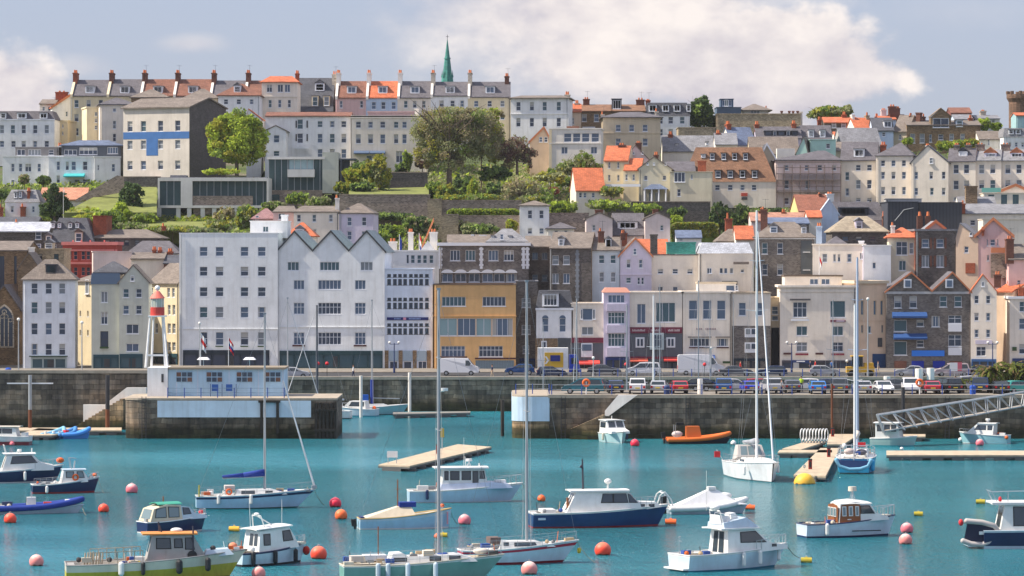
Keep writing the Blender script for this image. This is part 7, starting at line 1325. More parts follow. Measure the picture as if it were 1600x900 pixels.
for y0, y1 in ((-.72,-.34),(-.18,.2),(.38,.74)): q=MB();q.box(x - .035, x - .015, y0 - .05, y1 + .05,1.45,2.1);q.box(x - .05, x - .037, y0, y1,1.5,2.05,1);q.build('window', [GW, BGL], wb_)
for sd_ in (1,-1):
    q=MB();wf=lambda z: 1.07 - .13 * (z - 1.0) / 1.5;q.face([(b17.X(t), sd_ * wf(z), z) for t, z in ((.345,1.02),(.57,1.1),(.57,2.30),(.50,2.40),(.37,2.30))]);wd_=q.build('wooden_side', VARN, b17.root)
    for ta, tb in ((.375,.42),(.445,.49),(.515,.555)): q=MB();q.face([(b17.X(t), sd_ * (wf(z) + .015), z) for t, z in ((ta, 1.5),(tb, 1.5),(tb, 2.2),(ta, 2.2))]);q.face([(b17.X(t), sd_ * (wf(z) + .025), z) for t, z in ((ta+.008,1.56),(tb-.008,1.56),(tb-.008,2.14),(ta+.008,2.14))],1);q.build('window', [GW, BGL], wd_)
b17.house([(.36,2.37),(.40,2.55),(.52,2.64),(.66,2.52),(.70,2.38)],1.0,.6, GW,'roof');b17.radar(.54,2.6,.62,.32, zh=.32, m=gel('cream_radar', (.62,.55,.46))).rail(.80,.99,.75,4, r=.028).rail(.02,.2,.25,3, bow=False).fender(.2,-1, GW, .3,.15,.6);b17.tubes([(.33,-.5,1.0,.33,-.5,1.9,.05)],'bilge_pump', GBK);b17.box(.45,-.9,.95,.3,.3,.35, GW,'bucket').box(.9,0,1.3,.5,.6,.2, GC,'anchor_locker');b17.box(.62,-1.27,.42,2.2,.04,.07, GBK,'rubbing_strake')
b18=Boat('motor_boat','white motor yacht at the right edge with navy hull panel and tall cabin', 1645,858,9.5,3.2,2);b18.hull(1.5,1.25, GN, GPB, deck=GW, stripe=GPB, stz='top', rub=GPB, tr=.95, bootz=.2, cockpit=(.03,.22,1.2,.7));b18.house([(.12,1.25),(.155,3.0),(.6,3.0),(.75,1.8),(.9,1.5)],1.3,1.15, GW, side=[[(.22,1.6),(.22,2.85),(.30,2.85),(.30,1.6)],[(.33,1.9),(.33,2.8),(.55,2.8),(.63,1.9)]], ends=[(0,-.6,.6,.1,.9)]);b18.slab(.06,.63,3.02,1.35,.16, GW);b18.tubes([(.1,-1,3.2,.06,-1,3.9,.03),(.1,1,3.2,.06,1,3.9,.03),(.06,-1,3.9,.06,1,3.9,.03),(.06,-1,3.9,.3,-1,3.95,.03),(.18,-1,3.2,.18,-1,3.9,.03)],'roof_rack', CHR);b18.blob(.13,-.6,3.35,.12,.12,.2, RD,'red_lamp')
q=MB();q.box(b18.X(-.11), b18.X(0),-1.3,1.3,.15,.25);q.build('swim_platform', GPB, b18.root)
D=DW(858) + .2;dg=empty('dinghy', (X(1532, D), D, 1.1),0,'black bottomed grey dinghy hung on its side behind the boat at the right edge','inflatable boat')
pts=[(-.95,-.62),(-.5,-.85),(.1,-.9),(.75,-.55),(1.05,0),(.75,.55),(.1,.8),(-.75,.9)];k=.9
q=MB();q.sweep([(x * 1.25,0, z * k) for x, z in pts],.19)
q.build('tube', mat('grey_rubber', (.48,.44,.42),.8), dg, smooth=True)
q=MB();f=[(x * 1.18,.05, z * k * .95) for x, z in pts];q.face([(x, .12, z) for x, _, z in f]);q.face([(x, -.0, z) for x, _, z in f]);q.build('floor', mat('navy_dinghy_floor', (.015,.02,.05),.7), dg);q=MB();q.box(-.1,.22,-.08,-.02,-.12,.1);q.build('white_plate', GW, dg)
q=MB();q.ball((-1.35,-.1,.72),.17,.24, n=9, k=6);q.build('red_fender', RD, dg, smooth=True)
b19=Boat('sailing_yacht','large white yacht seen bow on at the pontoon with the tallest mast at right', 1188,754,12.0,3.9,-79,'sailing yacht');b19.hull(1.75,1.35, gel('bright_white_gelcoat', (.76,.76,.78)), GBK, deck=GW, rake=.06, tr=.85, full=2.1, bootz=.05, cockpit=(.06,.28,1.1,.8));b19.house([(.28,1.35),(.30,1.85),(.62,1.85),(.78,1.6)],1.2,1.0, GW, side=[[(.38,1.55),(.38,1.68),(.5,1.68),(.5,1.55)]]);b19.mast(.52,24.0,1.7,.125, m=ALW, spread=((.35,1.2),(.6,1.0),(.8,.7)), furl=(.92,.11), boom=.12, bz=1.4, cover=mat('grey_sail_cover', (.3,.32,.36))).rail(.03,.98,.65,10, r=.016, mid=True);b19.house([(.22,1.5),(.24,2.9),(.32,2.9),(.38,1.9)],1.35,1.1, mat('grey_sprayhood', (.17,.18,.2)),'spray_hood', ends=[(2,-.8,-.3,.1,.85),(2,-.2,.25,.1,.85),(2,.35,.8,.1,.85)], wm=BGL);b19.tubes([(.0,-1.5,1.3,-.01,-2.1,2.3,.03)],'ensign_staff', GW);b19.box(-.005,-2.05,1.6,.1,.55,.55, RD,'red_ensign').fender(.7,-1, GW, .6).fender(.5,1, GW, .6)
b20=Boat('sailing_yacht','bright blue yacht seen from astern with a navy dinghy on its stern and two masts', 1347,740,11.0,3.7,82,'sailing yacht');b20.hull(1.6,1.4, GLB, GBK, deck=GW, rake=.12, tr=.80, full=2.1, bootz=.1, cockpit=(.06,.3,1.1,.8));b20.house([(.3,1.4),(.32,1.95),(.7,1.9),(.8,1.6)],1.15,.95, GW);b20.mast(.6,19.8,1.8,.13, m=mat('blue_white_mast', (.35,.42,.55)), boom=.25, bz=1.3, cover=mat('cream_sail_cover', (.6,.55,.48)));b20.mast(.12,15.5,1.5,.13, m=ALW, spread=((.5,.7),), stays=False, lean=.1).rail(.0,.98,.65,10, r=.02, mid=True)
q=MB();x=b20.X(-.05)
pp=[(x, y, z) for y, z in ((-1.55,1.25),(-1.3,.75),(-.6,.5),(.4,.45),(1.3,.75),(1.6,1.3))];q.sweep(pp, .2);q.build('dinghy_tube', mat('pale_blue_rubber', (.20,.45,.62)), b20.root, smooth=True);q=MB();q.face([(x - .12, y, z) for _, y, z in pp]);q.face([(x - .05, y, z) for _, y, z in pp]);q.face([(x - .12,-1.55,1.25),(x - .12,1.6,1.3),(x - .05,1.6,1.3),(x - .05,-1.55,1.25)]);q.build('dinghy_cover', mat('navy_cover', (.02,.05,.16),.7), b20.root)
q=MB()
for y in (-1.3,0,1.3): q.tube((x, y, .9),(x + .4, y * .9,2.6),.035, n=5);
q.tube((x + .4,-1.3,2.6),(x + .4,1.3,2.6),.035, n=5);q.build('davits', CHR, b20.root);b20.blob(.0,.9,2.5,.25,.25,.3, GW,'radar_dome').box(.0,-.7,2.5,.1,.7,.4, RD,'red_ensign').blob(.1,.5,2.0,.4,.5,.3, mat('mixed_gear', (.5,.42,.4)),'deck_gear').blob(.15,-.6,1.9,.4,.5,.3, mat('dark_gear', (.15,.14,.16)),'deck_gear').fender(.05,-1, GLB, .4,.2,.7)
b21=Boat('motor_boat','small white boat with an upright square wheelhouse under the gangway', 1400,698,4.9,2.0,-20);b21.hull(1.1,.8, mat('grey_green_hull', (.30,.45,.44),.5), GT, deck=GW, bootz=.1, stripe=GW, stz='top', cockpit=(.05,.4,.8,.4));b21.house([(.12,.8),(.12,2.4),(.6,2.4),(.66,.9)],.85,.8, GW,'wheelhouse', side=[[(.17,1.6),(.17,2.2),(.28,2.2),(.28,1.6)],[(.33,1.6),(.33,2.2),(.43,2.2),(.43,1.6)],[(.48,1.6),(.48,2.2),(.57,2.2),(.57,1.6)]], ends=[(2,-.8,.8,.08,.5)]);b21.slab(.08,.66,2.4,.95)  # hull in one even grey green
b22=Boat('motor_boat','white cabin boat with a pale turquoise hull moored against the pier wall at right', 1541,694,5.4,2.3,158);b22.hull(1.2,.9, gel('turquoise_white_hull', (.28,.52,.58)), GW, deck=GW, stripe=GW, stz='top', bootz=.06, cockpit=(.05,.3,.9,.4));b22.house([(.28,.9),(.26,2.1),(.6,2.1),(.8,1.2),(.92,1.05)],.95,.75, GW,'cabin', side=[[(.31,1.5),(.30,1.9),(.38,1.9),(.38,1.5)],[(.43,1.5),(.43,1.9),(.58,1.9),(.65,1.5)]], ends=[(2,-.85,-.05,.15,.75),(2,.05,.85,.15,.75)]);b22.slab(.22,.60,2.1,.85);b22.radar(.42,2.2,.25,.25).rail(.72,.99,.35,3).blob(1.0,-.7,.3,.3,.3,.25, GW,'white_float').blob(.0,.9,.7,.2,.3,.2, OR,'orange_float')
b24=Boat('motor_boat','small white cabin boat facing the camera below the right pier steps', 962,693,5.2,2.5,-72);b24.hull(1.25,.95, gel('pale_greenish_hull', (.42,.60,.62)), GW, deck=GW, stripe=GC, stz='top', bootz=.06);b24.house([(.1,.95),(.1,2.3),(.5,2.3),(.6,1.5),(.85,1.25),(.85,1.0)],1.05,.95, GW,'cabin', side=[[(.15,1.6),(.15,2.1),(.45,2.1),(.45,1.6)]], ends=[(2,-.85,-.08,.08,.85),(2,.08,.85,.08,.85)]);b24.slab(.06,.54,2.3,1.08);b24.fender(.5,-1, GC).fender(.5,1, GN);b24.tubes([(.3,0,2.4,.3,0,2.8,.04)],'light', GW)
b23=rib('orange and black rigid inflatable with an orange console cover by the pier wall', 1093,694,6.9,2.4,8, mat('orange_rubber', (.66,.14,.02),.6), mat('black_blue_hull', (.02,.022,.035),.5));b23.house([(.30,.6),(.30,1.85),(.50,1.85),(.53,.7)],.5,.4, mat('orange_cover', (.68,.16,.03),.7),'console_cover');b23.blob(.16,0,1.0,.6,.6,.35, mat('mixed_gear', (.5,.42,.4)),'gear').outboard(m=RUB, z=.6, sc_=1.2);b23.tubes([(.12,-.5,.7,.12,-.5,2.0,.03),(.12,.5,.7,.12,.5,2.0,.03)],'stern_frame', CHR);b23.box(.2,0,1.95,.8,.5,.3, mat('dark_flag', (.02,.02,.02)),'dark_flag')
b25=Boat('motor_boat','white motor boat moored just inside the harbour entrance by the left pier head', 552,662,6.0,2.4,165, D=448);b25.hull(1.3,.9, GPB, gel('teal_boot', (.02,.18,.28)), deck=GW, bootz=.12);b25.house([(.2,.9),(.22,1.9),(.55,1.9),(.68,1.2)],.9,.8, GW,'cabin', side=[[(.25,1.3),(.25,1.75),(.5,1.75),(.56,1.3)]]);b25.blob(.1,-.8,1.0,.25,.25,.25, OR,'orange_float').rail(.6,.98,.5,4)
b26=Boat('sailing_yacht','pale green hulled yacht in the inner marina with a blue mast cover', 590,652,7.8,2.5,10,'sailing yacht', D=452);b26.hull(1.3,.9, gel('pale_teal_hull', (.22,.42,.46)), GBK, deck=GW, rake=.15, tr=.6, bootz=.08);b26.house([(.25,.95),(.28,1.35),(.6,1.35),(.7,1.1)],.7,.6, GW);b26.mast(.40,14.3,1.2,.09, boom=.85, bz=.9);b26.tubes([(.40,0,1.3,.40,0,4.4,.2)],'mast_cover', CBLU);b26.box(.28,0,1.3,.9,.8,1.2, mat('bright_blue_cover', (.02,.12,.5)),'blue_cover')
for i, (px, yt, lab, m_, r_, D_) in enumerate(((448,466,'yacht behind the blue harbour building with a leaning spar', ALU, .07,440),(494,478,'yacht behind the blue building with a thick dark and white mast', mat('dark_mast', (.06,.07,.09)),.13,442),(902,468,'yacht behind the right pier under the maroon fascia', ALU, .1,436),(981,478,'yacht behind the pier beside the white covered van', ALU, .11,438),(1023,462,'yacht with a white cream mast behind the middle of the pier', ALW, .12,432),(1033,446,'yacht with a slim grey mast behind the middle of the pier', ALU, .07,444),(1094,440,'yacht with a tall grey mast behind the large white van', ALU, .07,437),(1112,470,'yacht with a thin mast right of the tall grey mast', ALU, .06,446),(849,505,'yacht with a short mast near the pier head', ALU, .06,444),(1306,470,'yacht whose thin mast rises beside the lamp post', ALU, .07,434))):
    s=Boat('sailing_yacht','white ' + lab, px, 650,8.5,2.7,(8,172)[i] if i < 2 else 90 + i * 3 % 11,'sailing yacht', D=D_);s.hull(1.3,.9, GW, GBK, deck=GW, rake=.15, tr=.65);s.house([(.25,.95),(.28,1.35),(.6,1.35),(.7,1.1)],.75,.6, GW);s.mast(.5, Z(yt, D_ + 4),1.3, r_, m=m_, boom=.1, bz=1.0, cover=(CBLU, CWH)[i % 2], spread=((.55,.8),), furl=(.9,.05) if i < 3 else None)
for s, n, t0, t1, z, w in ((b3,5,.1,.38,.95,.6),(b4,6,.08,.4,.8,.8),(b5,8,.1,.8,.5,.5),(b7,16,.06,.43,1.15,.8),(b7,5,.8,.95,1.75,.5),(b8,6,.05,.22,.95,.7),(b9,9,.04,.3,1.1,.7),(b9,6,.65,.95,1.25,.5),(b10,6,.05,.25,1.05,.7),(b12,16,.04,.3,1.2,.8),(b12,9,.35,.95,1.6,.5),(b13,10,.04,.32,1.1,.7),(b13,6,.7,.95,1.3,.4),(b14,6,.04,.24,1.15,.7),(b16,9,.03,.34,1.0,.8),(b17,9,.05,.34,.95,.8),(b19,6,.05,.3,1.6,.7),(b20,14,.0,.3,1.7,.8),(b22,4,.05,.25,.9,.7),(b23,5,.1,.3,.9,.6)): s.gear(n, t0, t1, z, int(t0*100+n+s.L*10), w)
# ---------------------------------------------------------------- buoys
PKT=(.78,.55,.52)
BM={'pink': mat('pink_buoy', (.72,.16,.20),.6,'buoy', top=PKT),'red': mat('red_buoy', (.78,.02,.06),.5,'buoy', top=(.80,.10,.14)),'orange': mat('orange_buoy', (.82,.14,.035),.5,'buoy', top=(.82,.22,.08)),'coral': mat('coral_buoy', (.85,.07,.035),.5,'buoy', top=(.85,.2,.12)),'pale': mat('pale_pink_buoy', (.74,.24,.22),.6,'buoy', top=(.80,.62,.55)),'white': mat('white_buoy', (.7,.7,.68),.5,'buoy', top=(.75,.74,.72)),'yellow': mat('yellow_buoy', (.42,.33,.03),.7,'buoy', top=(.60,.46,.04)),'amber': mat('amber_buoy', (.72,.40,.04),.5,'buoy', top=(.80,.50,.06))}
def buoy(px, pyb, dpx, c, label, drum=False, stick=False, sink=.55):
    D=DW(pyb - 1);r_=dpx / 2 * D / F;o=empty('mooring_buoy', (X(px, D), D, 0), R(px % 60 if not drum else -6), label,'buoy','mooring buoys');q=MB()
    if drum: q.tube((-r_, 0, r_ * .35),(r_, 0, r_ * .35), r_ * .62, n=14);q.tube((-r_ * .2,0, r_ * .9),(r_ * .2,0, r_ * .9), r_ * .2, n=6)
    else: q.ball((0,0, r_ * sink), r_, n=18, k=11)
    body=q.build('float', BM[c], o, smooth=not drum)
    q=MB();q.ring((0,0, r_ * (1.6 if not drum else 1.15)), r_ * .14, r_ * .05, n=8, k=4);q.build('ring', STEEL, o)
    if stick: q=MB();q.tube((0,0, r_),(.1,0, r_ * 5), r_ * .12, n=5);q.build('pick_up_pole', IRON, o)
    return o
for a in ((16,818,20,'coral','coral buoy at the left edge below the blue inflatable'),(162,801,17,'coral','small red and pink buoy right of the blue inflatable'),(206,771,19,'pink','pink buoy at left below the round pier head'),(57,885,23,'pale','pale pink buoy alone in the left foreground'),(524,793,19,'red','bright red buoy just above the orange one'),(533,812,20,'orange','orange buoy just below the bright red one'),(498,874,26,'coral','largest coral buoy in front of the white wheelhouse boat'),(404,903,22,'pale','pale pink buoy cut by the bottom edge below the wheelhouse boat'),(726,820,20,'pink','pink buoy between the tarpaulin boat and the grey mast'),(827,898,26,'pale','pale pink buoy in front of the red striped yacht'),(942,868,26,'coral','coral buoy right of the red striped yacht bow'),(1417,833,20,'pink','upper of the two pink buoys right of the wooden wheelhouse launch'),(1415,851,21,'pale','lower of the two pink buoys right of the wooden wheelhouse launch'),(992,698,14,'red','small red buoy right of the cabin boat at the pier wall'),(1146,696,9,'white','small white buoy off the bow of the orange inflatable'),(1420,698,12,'pink','small pink buoy beside the square wheelhouse boat'),(1531,697,13,'pink','small pink buoy in front of the turquoise hulled boat'),(1409,704,6,'white','tiny white buoy behind the long pontoon'),(846,784,13,'orange','orange buoy partly behind the mast of the red striped yacht'),(683,842,10,'orange','little orange buoy left of the grey mast foot'),(19,697,8,'pink','tiny pink buoy beside the maroon boat')):
    buoy(*a)
for a in ((1260,880,17,'yellow','yellow drum buoy at the bow rope of the flybridge boat'),(1435,807,14,'yellow','yellow drum buoy right of the wooden wheelhouse launch'),(1532,788,14,'yellow','yellow and black drum buoy above the hung dinghy'),(1048,820,17,'orange','orange drum buoy under the bow of the royal blue cruiser'),(1172,797,15,'orange','orange drum buoy behind the flybridge boat'),(366,831,16,'amber','amber drum buoy with a dark ring left of the wheelhouse boat'),(692,840,14,'yellow','yellow drum buoy right of the grey mast foot')):
    buoy(*a, drum=True)
buoy(1257,757,34,'amber','big amber yellow buoy at the near end of the right pontoon', sink=.0)
# ---------------------------------------------------------------- pontoons
PDK=mat('pontoon_planks', (.48,.39,.28),.9,'wood', scale=3);PFL=mat('pontoon_float', (.10,.10,.10),.9,'plaster')
def pontoon(label, c4, z=.55, fl=.5, n=6, dm=None):
    """c4: four deck corners as (px, py) near-left, near-right, far-right, far-left"""
    W=[Vector((X(px, (CH - z) * F / (py - HY)),(CH - z) * F / (py - HY),0)) for px, py in c4];o_=W[0];r_=empty('pontoon', (o_.x, o_.y, 0),0, label,'pontoon');q=[w_ - o_ for w_ in W]
    b=MB();b.hexa([(p.x, p.y, z - .14) for p in q],[(p.x, p.y, z) for p in q]);b.build('deck', dm or PDK, r_)
    b=MB();a, b2, c_, d=q
    b.hexa([(p.x, p.y, z - .3) for p in q],[(p.x, p.y, z - .144) for p in q]);b.build('frame', PFL, r_)
    for i in range(n):
        f0, f1=(i + .12) / n, (i + .72) / n;k=MB();p=[a.lerp(b2, f0), a.lerp(b2, f1), d.lerp(c_, f1), d.lerp(c_, f0)];k.hexa([(v.x, v.y, -.4) for v in p],[(v.x, v.y, z - .304) for v in p]);k.build('float', PFL, r_)
    return r_
pontoon('long skewed timber pontoon floating alone in the middle of the entrance', [(591,726),(640,728),(768,698),(715,694)], n=1)
r_=bpy.data.objects['pontoon'];W=[(X(px, (CH - .55) * F / (py - HY)) - r_.location.x, (CH - .55) * F / (py - HY) - r_.location.y) for px, py in ((640,728),(768,698))]
for i in range(9):
    f=(i + .2) / 9;k=MB();x, y=W[0][0] + (W[1][0] - W[0][0]) * f, W[0][1] + (W[1][1] - W[0][1]) * f;k.box(x - .4, x + .4, y + .1, y + 1.2,-.3,.24);k.build('side_float', PFL, r_)
pontoon('timber pontoon along the foot of the left harbour wall', [(22,680),(80,680),(130,671),(60,669)], n=4);pontoon('far timber walkway of the left pontoon under the white steps', [(25,672.5),(190,672.5),(190,668),(25,668)], n=6)
pontoon('long straight pontoon in front of the right pier', [(1385,711),(1680,711),(1680,704),(1385,704)], n=9)
pontoon('right pontoon finger running toward the camera beside the amber buoy', [(1240,742),(1290,744),(1312,700),(1282,700)], n=1)
pontoon('cross pontoon behind the bow on yacht', [(1215,707),(1300,707),(1300,703),(1218,703)], n=3)
pontoon('sloping ramp pontoon between the white yacht and the trolley rack', [(1222,701),(1252,702),(1290,690),(1262,689)], n=2)
pontoon('far pontoon platform by the rusty pile at right', [(1292,694),(1318,694),(1342,678),(1296,678)], n=2)
pontoon('pontoon stub in shadow of the gangway foot', [(1404,682),(1446,682),(1446,678),(1404,678)], n=2)
pontoon('low pontoon in the inner marina by the white piles', [(614,647),(735,644.5),(735,642.5),(614,644)], n=5, dm=mat('grey_pontoon_deck', (.2,.19,.17)))
def pile(px, yt, D, r_, label, m=STEEL, z0=-2, m2=None):
    o=empty('mooring_pile', (X(px, D), D, 0),0, label,'pile');b=MB();b.tube((0,0, z0),(0,0, Z(yt, D)), r_, n=10);b.build('post', m, o)
    if m2: b=MB();b.tube((0,0, z0),(0,0,2.6), r_ * 1.03, n=10);b.build('rusty_base', m2, o)
    return o
RUST=mat('rusty_iron', (.16,.06,.03),.95,'plaster')
pile(47,586,408,.2,'grey pile with rusty base and a crossbar at the left pontoon', STEEL, m2=RUST);pile(168,586,409,.24,'dark pile with rusty base in front of the white steps', IRON, m2=RUST)
q=MB();q.box(-2.6,2.6,-.06,.06, Z(600,408), Z(598,408));q.build('crossbar', WPAINT, [o for o in COL.objects if o.name.startswith('mooring_pile')][0])
pile(564,587,446,.2,'white topped pile left of the inner marina yacht', OFFW);pile(640,582,450,.2,'white pile standing on the low inner marina pontoon', OFFW);pile(785,625,400,.2,'dark wooden pile at the harbour entrance', mat('wet_dark_timber', (.035,.03,.025)));pile(1300,600,394,.13,'rusty brown pile beside the far right pontoon', RUST);pile(1411,605,394,.2,'dark grey pile beside the gangway', IRON);pile(1094,592,396.6,.3,'white pile top at the edge of the right pier', LIME, 4.8);pile(1436,576,462,.5,'left of the two pale stone gate piers on the quay', LIME, 4.1);pile(1454,575,462,.5,'right of the two pale stone gate piers on the quay', LIME, 4.1)
pile(1386,588,462,.45,'short pale stone pier left of the gate piers', LIME, 4.1)
for i, (px, pyb, lab) in enumerate(((1266,733,'red service post on the near right pontoon'),(1295,714,'red service post farther along the right pontoon'),(1301,682,'orange red service post by the rusty pile'),(684,709,'red service post on the skewed middle pontoon'))):
    D=(CH - .55) * F / (pyb - HY);o=empty('service_post', (X(px, D), D, .55),0, lab,'service post','red pontoon posts');b=MB();b.box(-.16,.16,-.14,.14,0,.8);b.build('body', mat('dark_red_cabinet', (.35,.03,.02)), o);b=MB();b.box(-.18,.18,-.16,.16,.8,.95);b.build('cap', IRON, o);b=MB();b.box(-.1,.1,-.16,-.145,.15,.7);b.build('door', IRON, o)
D=370;k_=(CH - .55) * F / (690 - HY)
for i in range(9):
    px=1253 + i * 4.8;D=(CH - .55) * F / (692 - HY);o=empty('trolley_hoop', (X(px, D), D, .55), R(70),['leftmost of','second of','third of','fourth of','middle of','fourth from right of','third from right of','second from right of','rightmost of'][i] + ' the white hoops standing in a row on the ramp pontoon','hoop','white hoops on the pontoon');b=MB();b.ring((0,0,.85),.62,.055,'y', 14,6);b.build('hoop', WPAINT, o);b=MB();b.tube((0,0,0),(0,0,.22),.1, n=6);b.build('foot', STEEL, o)
o=empty('notice_board', (X(614,341),(CH - .55) * F / (724 - HY),.55),0,'white notice board at the near end of the skewed pontoon','sign');b=MB();b.box(-.5,.5,-.04,.04,.55,1.15);b.build('board', WPAINT, o);b=MB();b.tube((-.4,0,0),(-.4,0,.55),.04, n=5);b.tube((.4,0,0),(.4,0,.55),.04, n=5);b.build('legs', STEEL, o)
o=empty('channel_marker', (X(690,360),(CH - .55) * F / (702 - HY),.55),0,'yellow board on a post in the middle of the skewed pontoon','sign');b=MB();b.tube((0,0,0),(0,0,2.2),.04, n=5);b.build('post', STEEL, o);b=MB();b.box(-.18,.18,-.03,.03,1.2,2.1);b.build('board', mat('yellow_board', (.45,.33,.04)), o)
def gw(px, py, D): return P(px, py, D)
A0, A1=P(1405,674,378), P(1625,630,392);o=empty('gangway', (A0.x, A0.y, 0),0,'grey steel truss gangway sloping from the right pier down to the pontoon','gangway')
def gl(v): return (v.x - A0.x, v.y - A0.y, v.z)
T0, T1=P(1372,649,378), P(1625,609,392);b=MB();dk=MB();off=Vector((0,1.6,0))
for dy in (Vector((0,0,0)), off):
    b.tube(gl(T0 + dy), gl(T1 + dy),.09, n=6);b.tube(gl(A0 + dy - Vector((1.5,0,0))), gl(A1 + dy),.09, n=6);b.tube(gl(T0 + dy), gl(A0 + dy - Vector((1.5,0,.2))),.09, n=6);n=12
    for i in range(n):
        f=(i + .5) / n;p=A0.lerp(A1, f) + dy;a1=T0.lerp(T1, i / n * .98 + .01) + dy;a2=T0.lerp(T1,(i + 1) / n * .98 + .01) + dy;b.tube(gl(p), gl(a1),.05, n=5);b.tube(gl(p), gl(a2),.05, n=5)
b.build('truss', STEEL, o);a, c_=A0 - Vector((1.5,0,.05)), A1 - Vector((0,0,.05));dk.hexa([gl(a), gl(c_), gl(c_ + off), gl(a + off)],[gl(a + Vector((0,0,.1))), gl(c_ + Vector((0,0,.1))), gl(c_ + off + Vector((0,0,.1))), gl(a + off + Vector((0,0,.1)))]);dk.build('deck', PDK, o)
# ---------------------------------------------------------------- harbour building and lighthouse
D=400.5;c=empty('harbour_building', (X(352, D), D, 4.42),0,'low pale blue harbour building with four groups of small dark panes','building')
lx=lambda px: X(px, D) - c.location.x;lz=lambda py: Z(py, D) - 4.42
b=MB();b.box(lx(263), lx(444),0,6,0, lz(577));b.build('wall', BLUEP, c);b=MB();b.box(lx(262), lx(446),-.3,6.3, lz(577), lz(574));b.build('roof', mat('tan_felt_roof', (.24,.20,.15),.9), c)
for px in (288,335,382,426):
    w_=MB();w_.box(lx(px - 13), lx(px + 13),-.05,-.004, lz(597), lz(581));wf=w_.build('window', BLUEP, c)
    for i in range(3):
        for j in range(2): g=MB();x=px - 8.5 + i * 8.5;y=585 + j * 8;g.box(lx(x - 3.6), lx(x + 3.6),-.09,-.054, lz(y + 3.3), lz(y - 3.3));g.build('pane', GLS[0] if (i + j) % 3 else mat('rusty_shutter_pane', (.14,.07,.05),.6), wf)
for px in (276,309,358,404,442): b=MB();b.box(lx(px) - .06, lx(px) + .06,-.03,-.003,0, lz(577));b.build('pilaster', PBLUE, c)
for px in (337,359): b=MB();b.box(lx(px - 5), lx(px + 5),-.9,-.86,.6,1.35);b.build('notice_panel', mat('notice_blue', (.02,.09,.33)), c)
b=MB()
for px in (330,348,370): b.tube((lx(px),-.9,0),(lx(px),-.9,1.4),.04, n=5)
b.build('notice_posts', NAVY, c)
b=MB();b.box(lx(231), lx(262.6),-.6,5,-.2, lz(574));bs=b.build('lighthouse_base_wall', WHITE, c);b=MB();b.box(lx(253), lx(256.5),-.65,-.604, lz(597), lz(584));b.build('window', FRD, bs)
D=403;z0=Z(574, D);L_=empty('lighthouse', (X(246, D), D, z0),0,'small white leg-frame lighthouse with a red gallery and pink conical top on the pier','lighthouse')
lx=lambda px: X(px, D) - L_.location.x;lz=lambda py: Z(py, D) - z0
b=MB();hb_, ht=X(264, D) - X(229, D), X(255.5, D) - X(233, D);hb_ /= 2;ht /= 2;zt=lz(495)
for sx in (-1,1):
    for sy in (-1,1): b.tube((sx * hb_ * (.98 if sy < 0 else .62), sy * hb_ * .8,0),(sx * ht * (.95 if sy < 0 else .6), sy * ht * .8, zt),.13,.11, n=8)
b.build('legs', WPAINT, L_);b=MB();zz=lz(555)
b.box(-hb_ * .9, hb_ * .9,-hb_ * .75,-hb_ * .65, zz - .08, zz + .08);b.box(-hb_ * .9, hb_ * .9, hb_ * .65, hb_ * .75, zz - .08, zz + .08);b.build('cross_braces', WPAINT, L_)
b=MB();b.box(-ht * 1.2, ht * 1.2,-ht * 1.2, ht * 1.2, zt, zt + .15);b.build('platform', WPAINT, L_);z2=lz(480)
b=MB();b.tube((0,0, zt + .15),(0,0, z2), ht * .98, n=20);b.build('red_gallery', mat('lighthouse_red', (.50,.05,.04),.45), L_);b=MB();b.tube((0,0, z2),(0,0, lz(466)), ht * .85, n=16);b.build('lantern_glass', mat('lantern_glass', (.40,.44,.38),.1, spec=.8), L_);b=MB();b.ball((0,0, z2 + .45),.28, n=10, k=7);b.build('lamp', RD, L_)
b=MB()
for i in range(8): a=2 * math.pi * i / 8;b.tube((ht * .88 * math.cos(a), ht * .88 * math.sin(a), z2),(ht * .88 * math.cos(a), ht * .88 * math.sin(a), lz(466)),.035, n=4)
b.build('lantern_bars', WPAINT, L_);b=MB();b.tube((0,0, lz(466)),(0,0, lz(455)), ht * 1.08,.25, n=20);b.build('conical_roof', mat('pinkish_red_roof', (.70,.16,.12),.6), L_);b=MB();b.ball((0,0, lz(450)),.3, n=10, k=7);b.tube((0,0, lz(455)),(0,0, lz(450)),.1, n=6);b.build('finial_ball', WPAINT, L_)
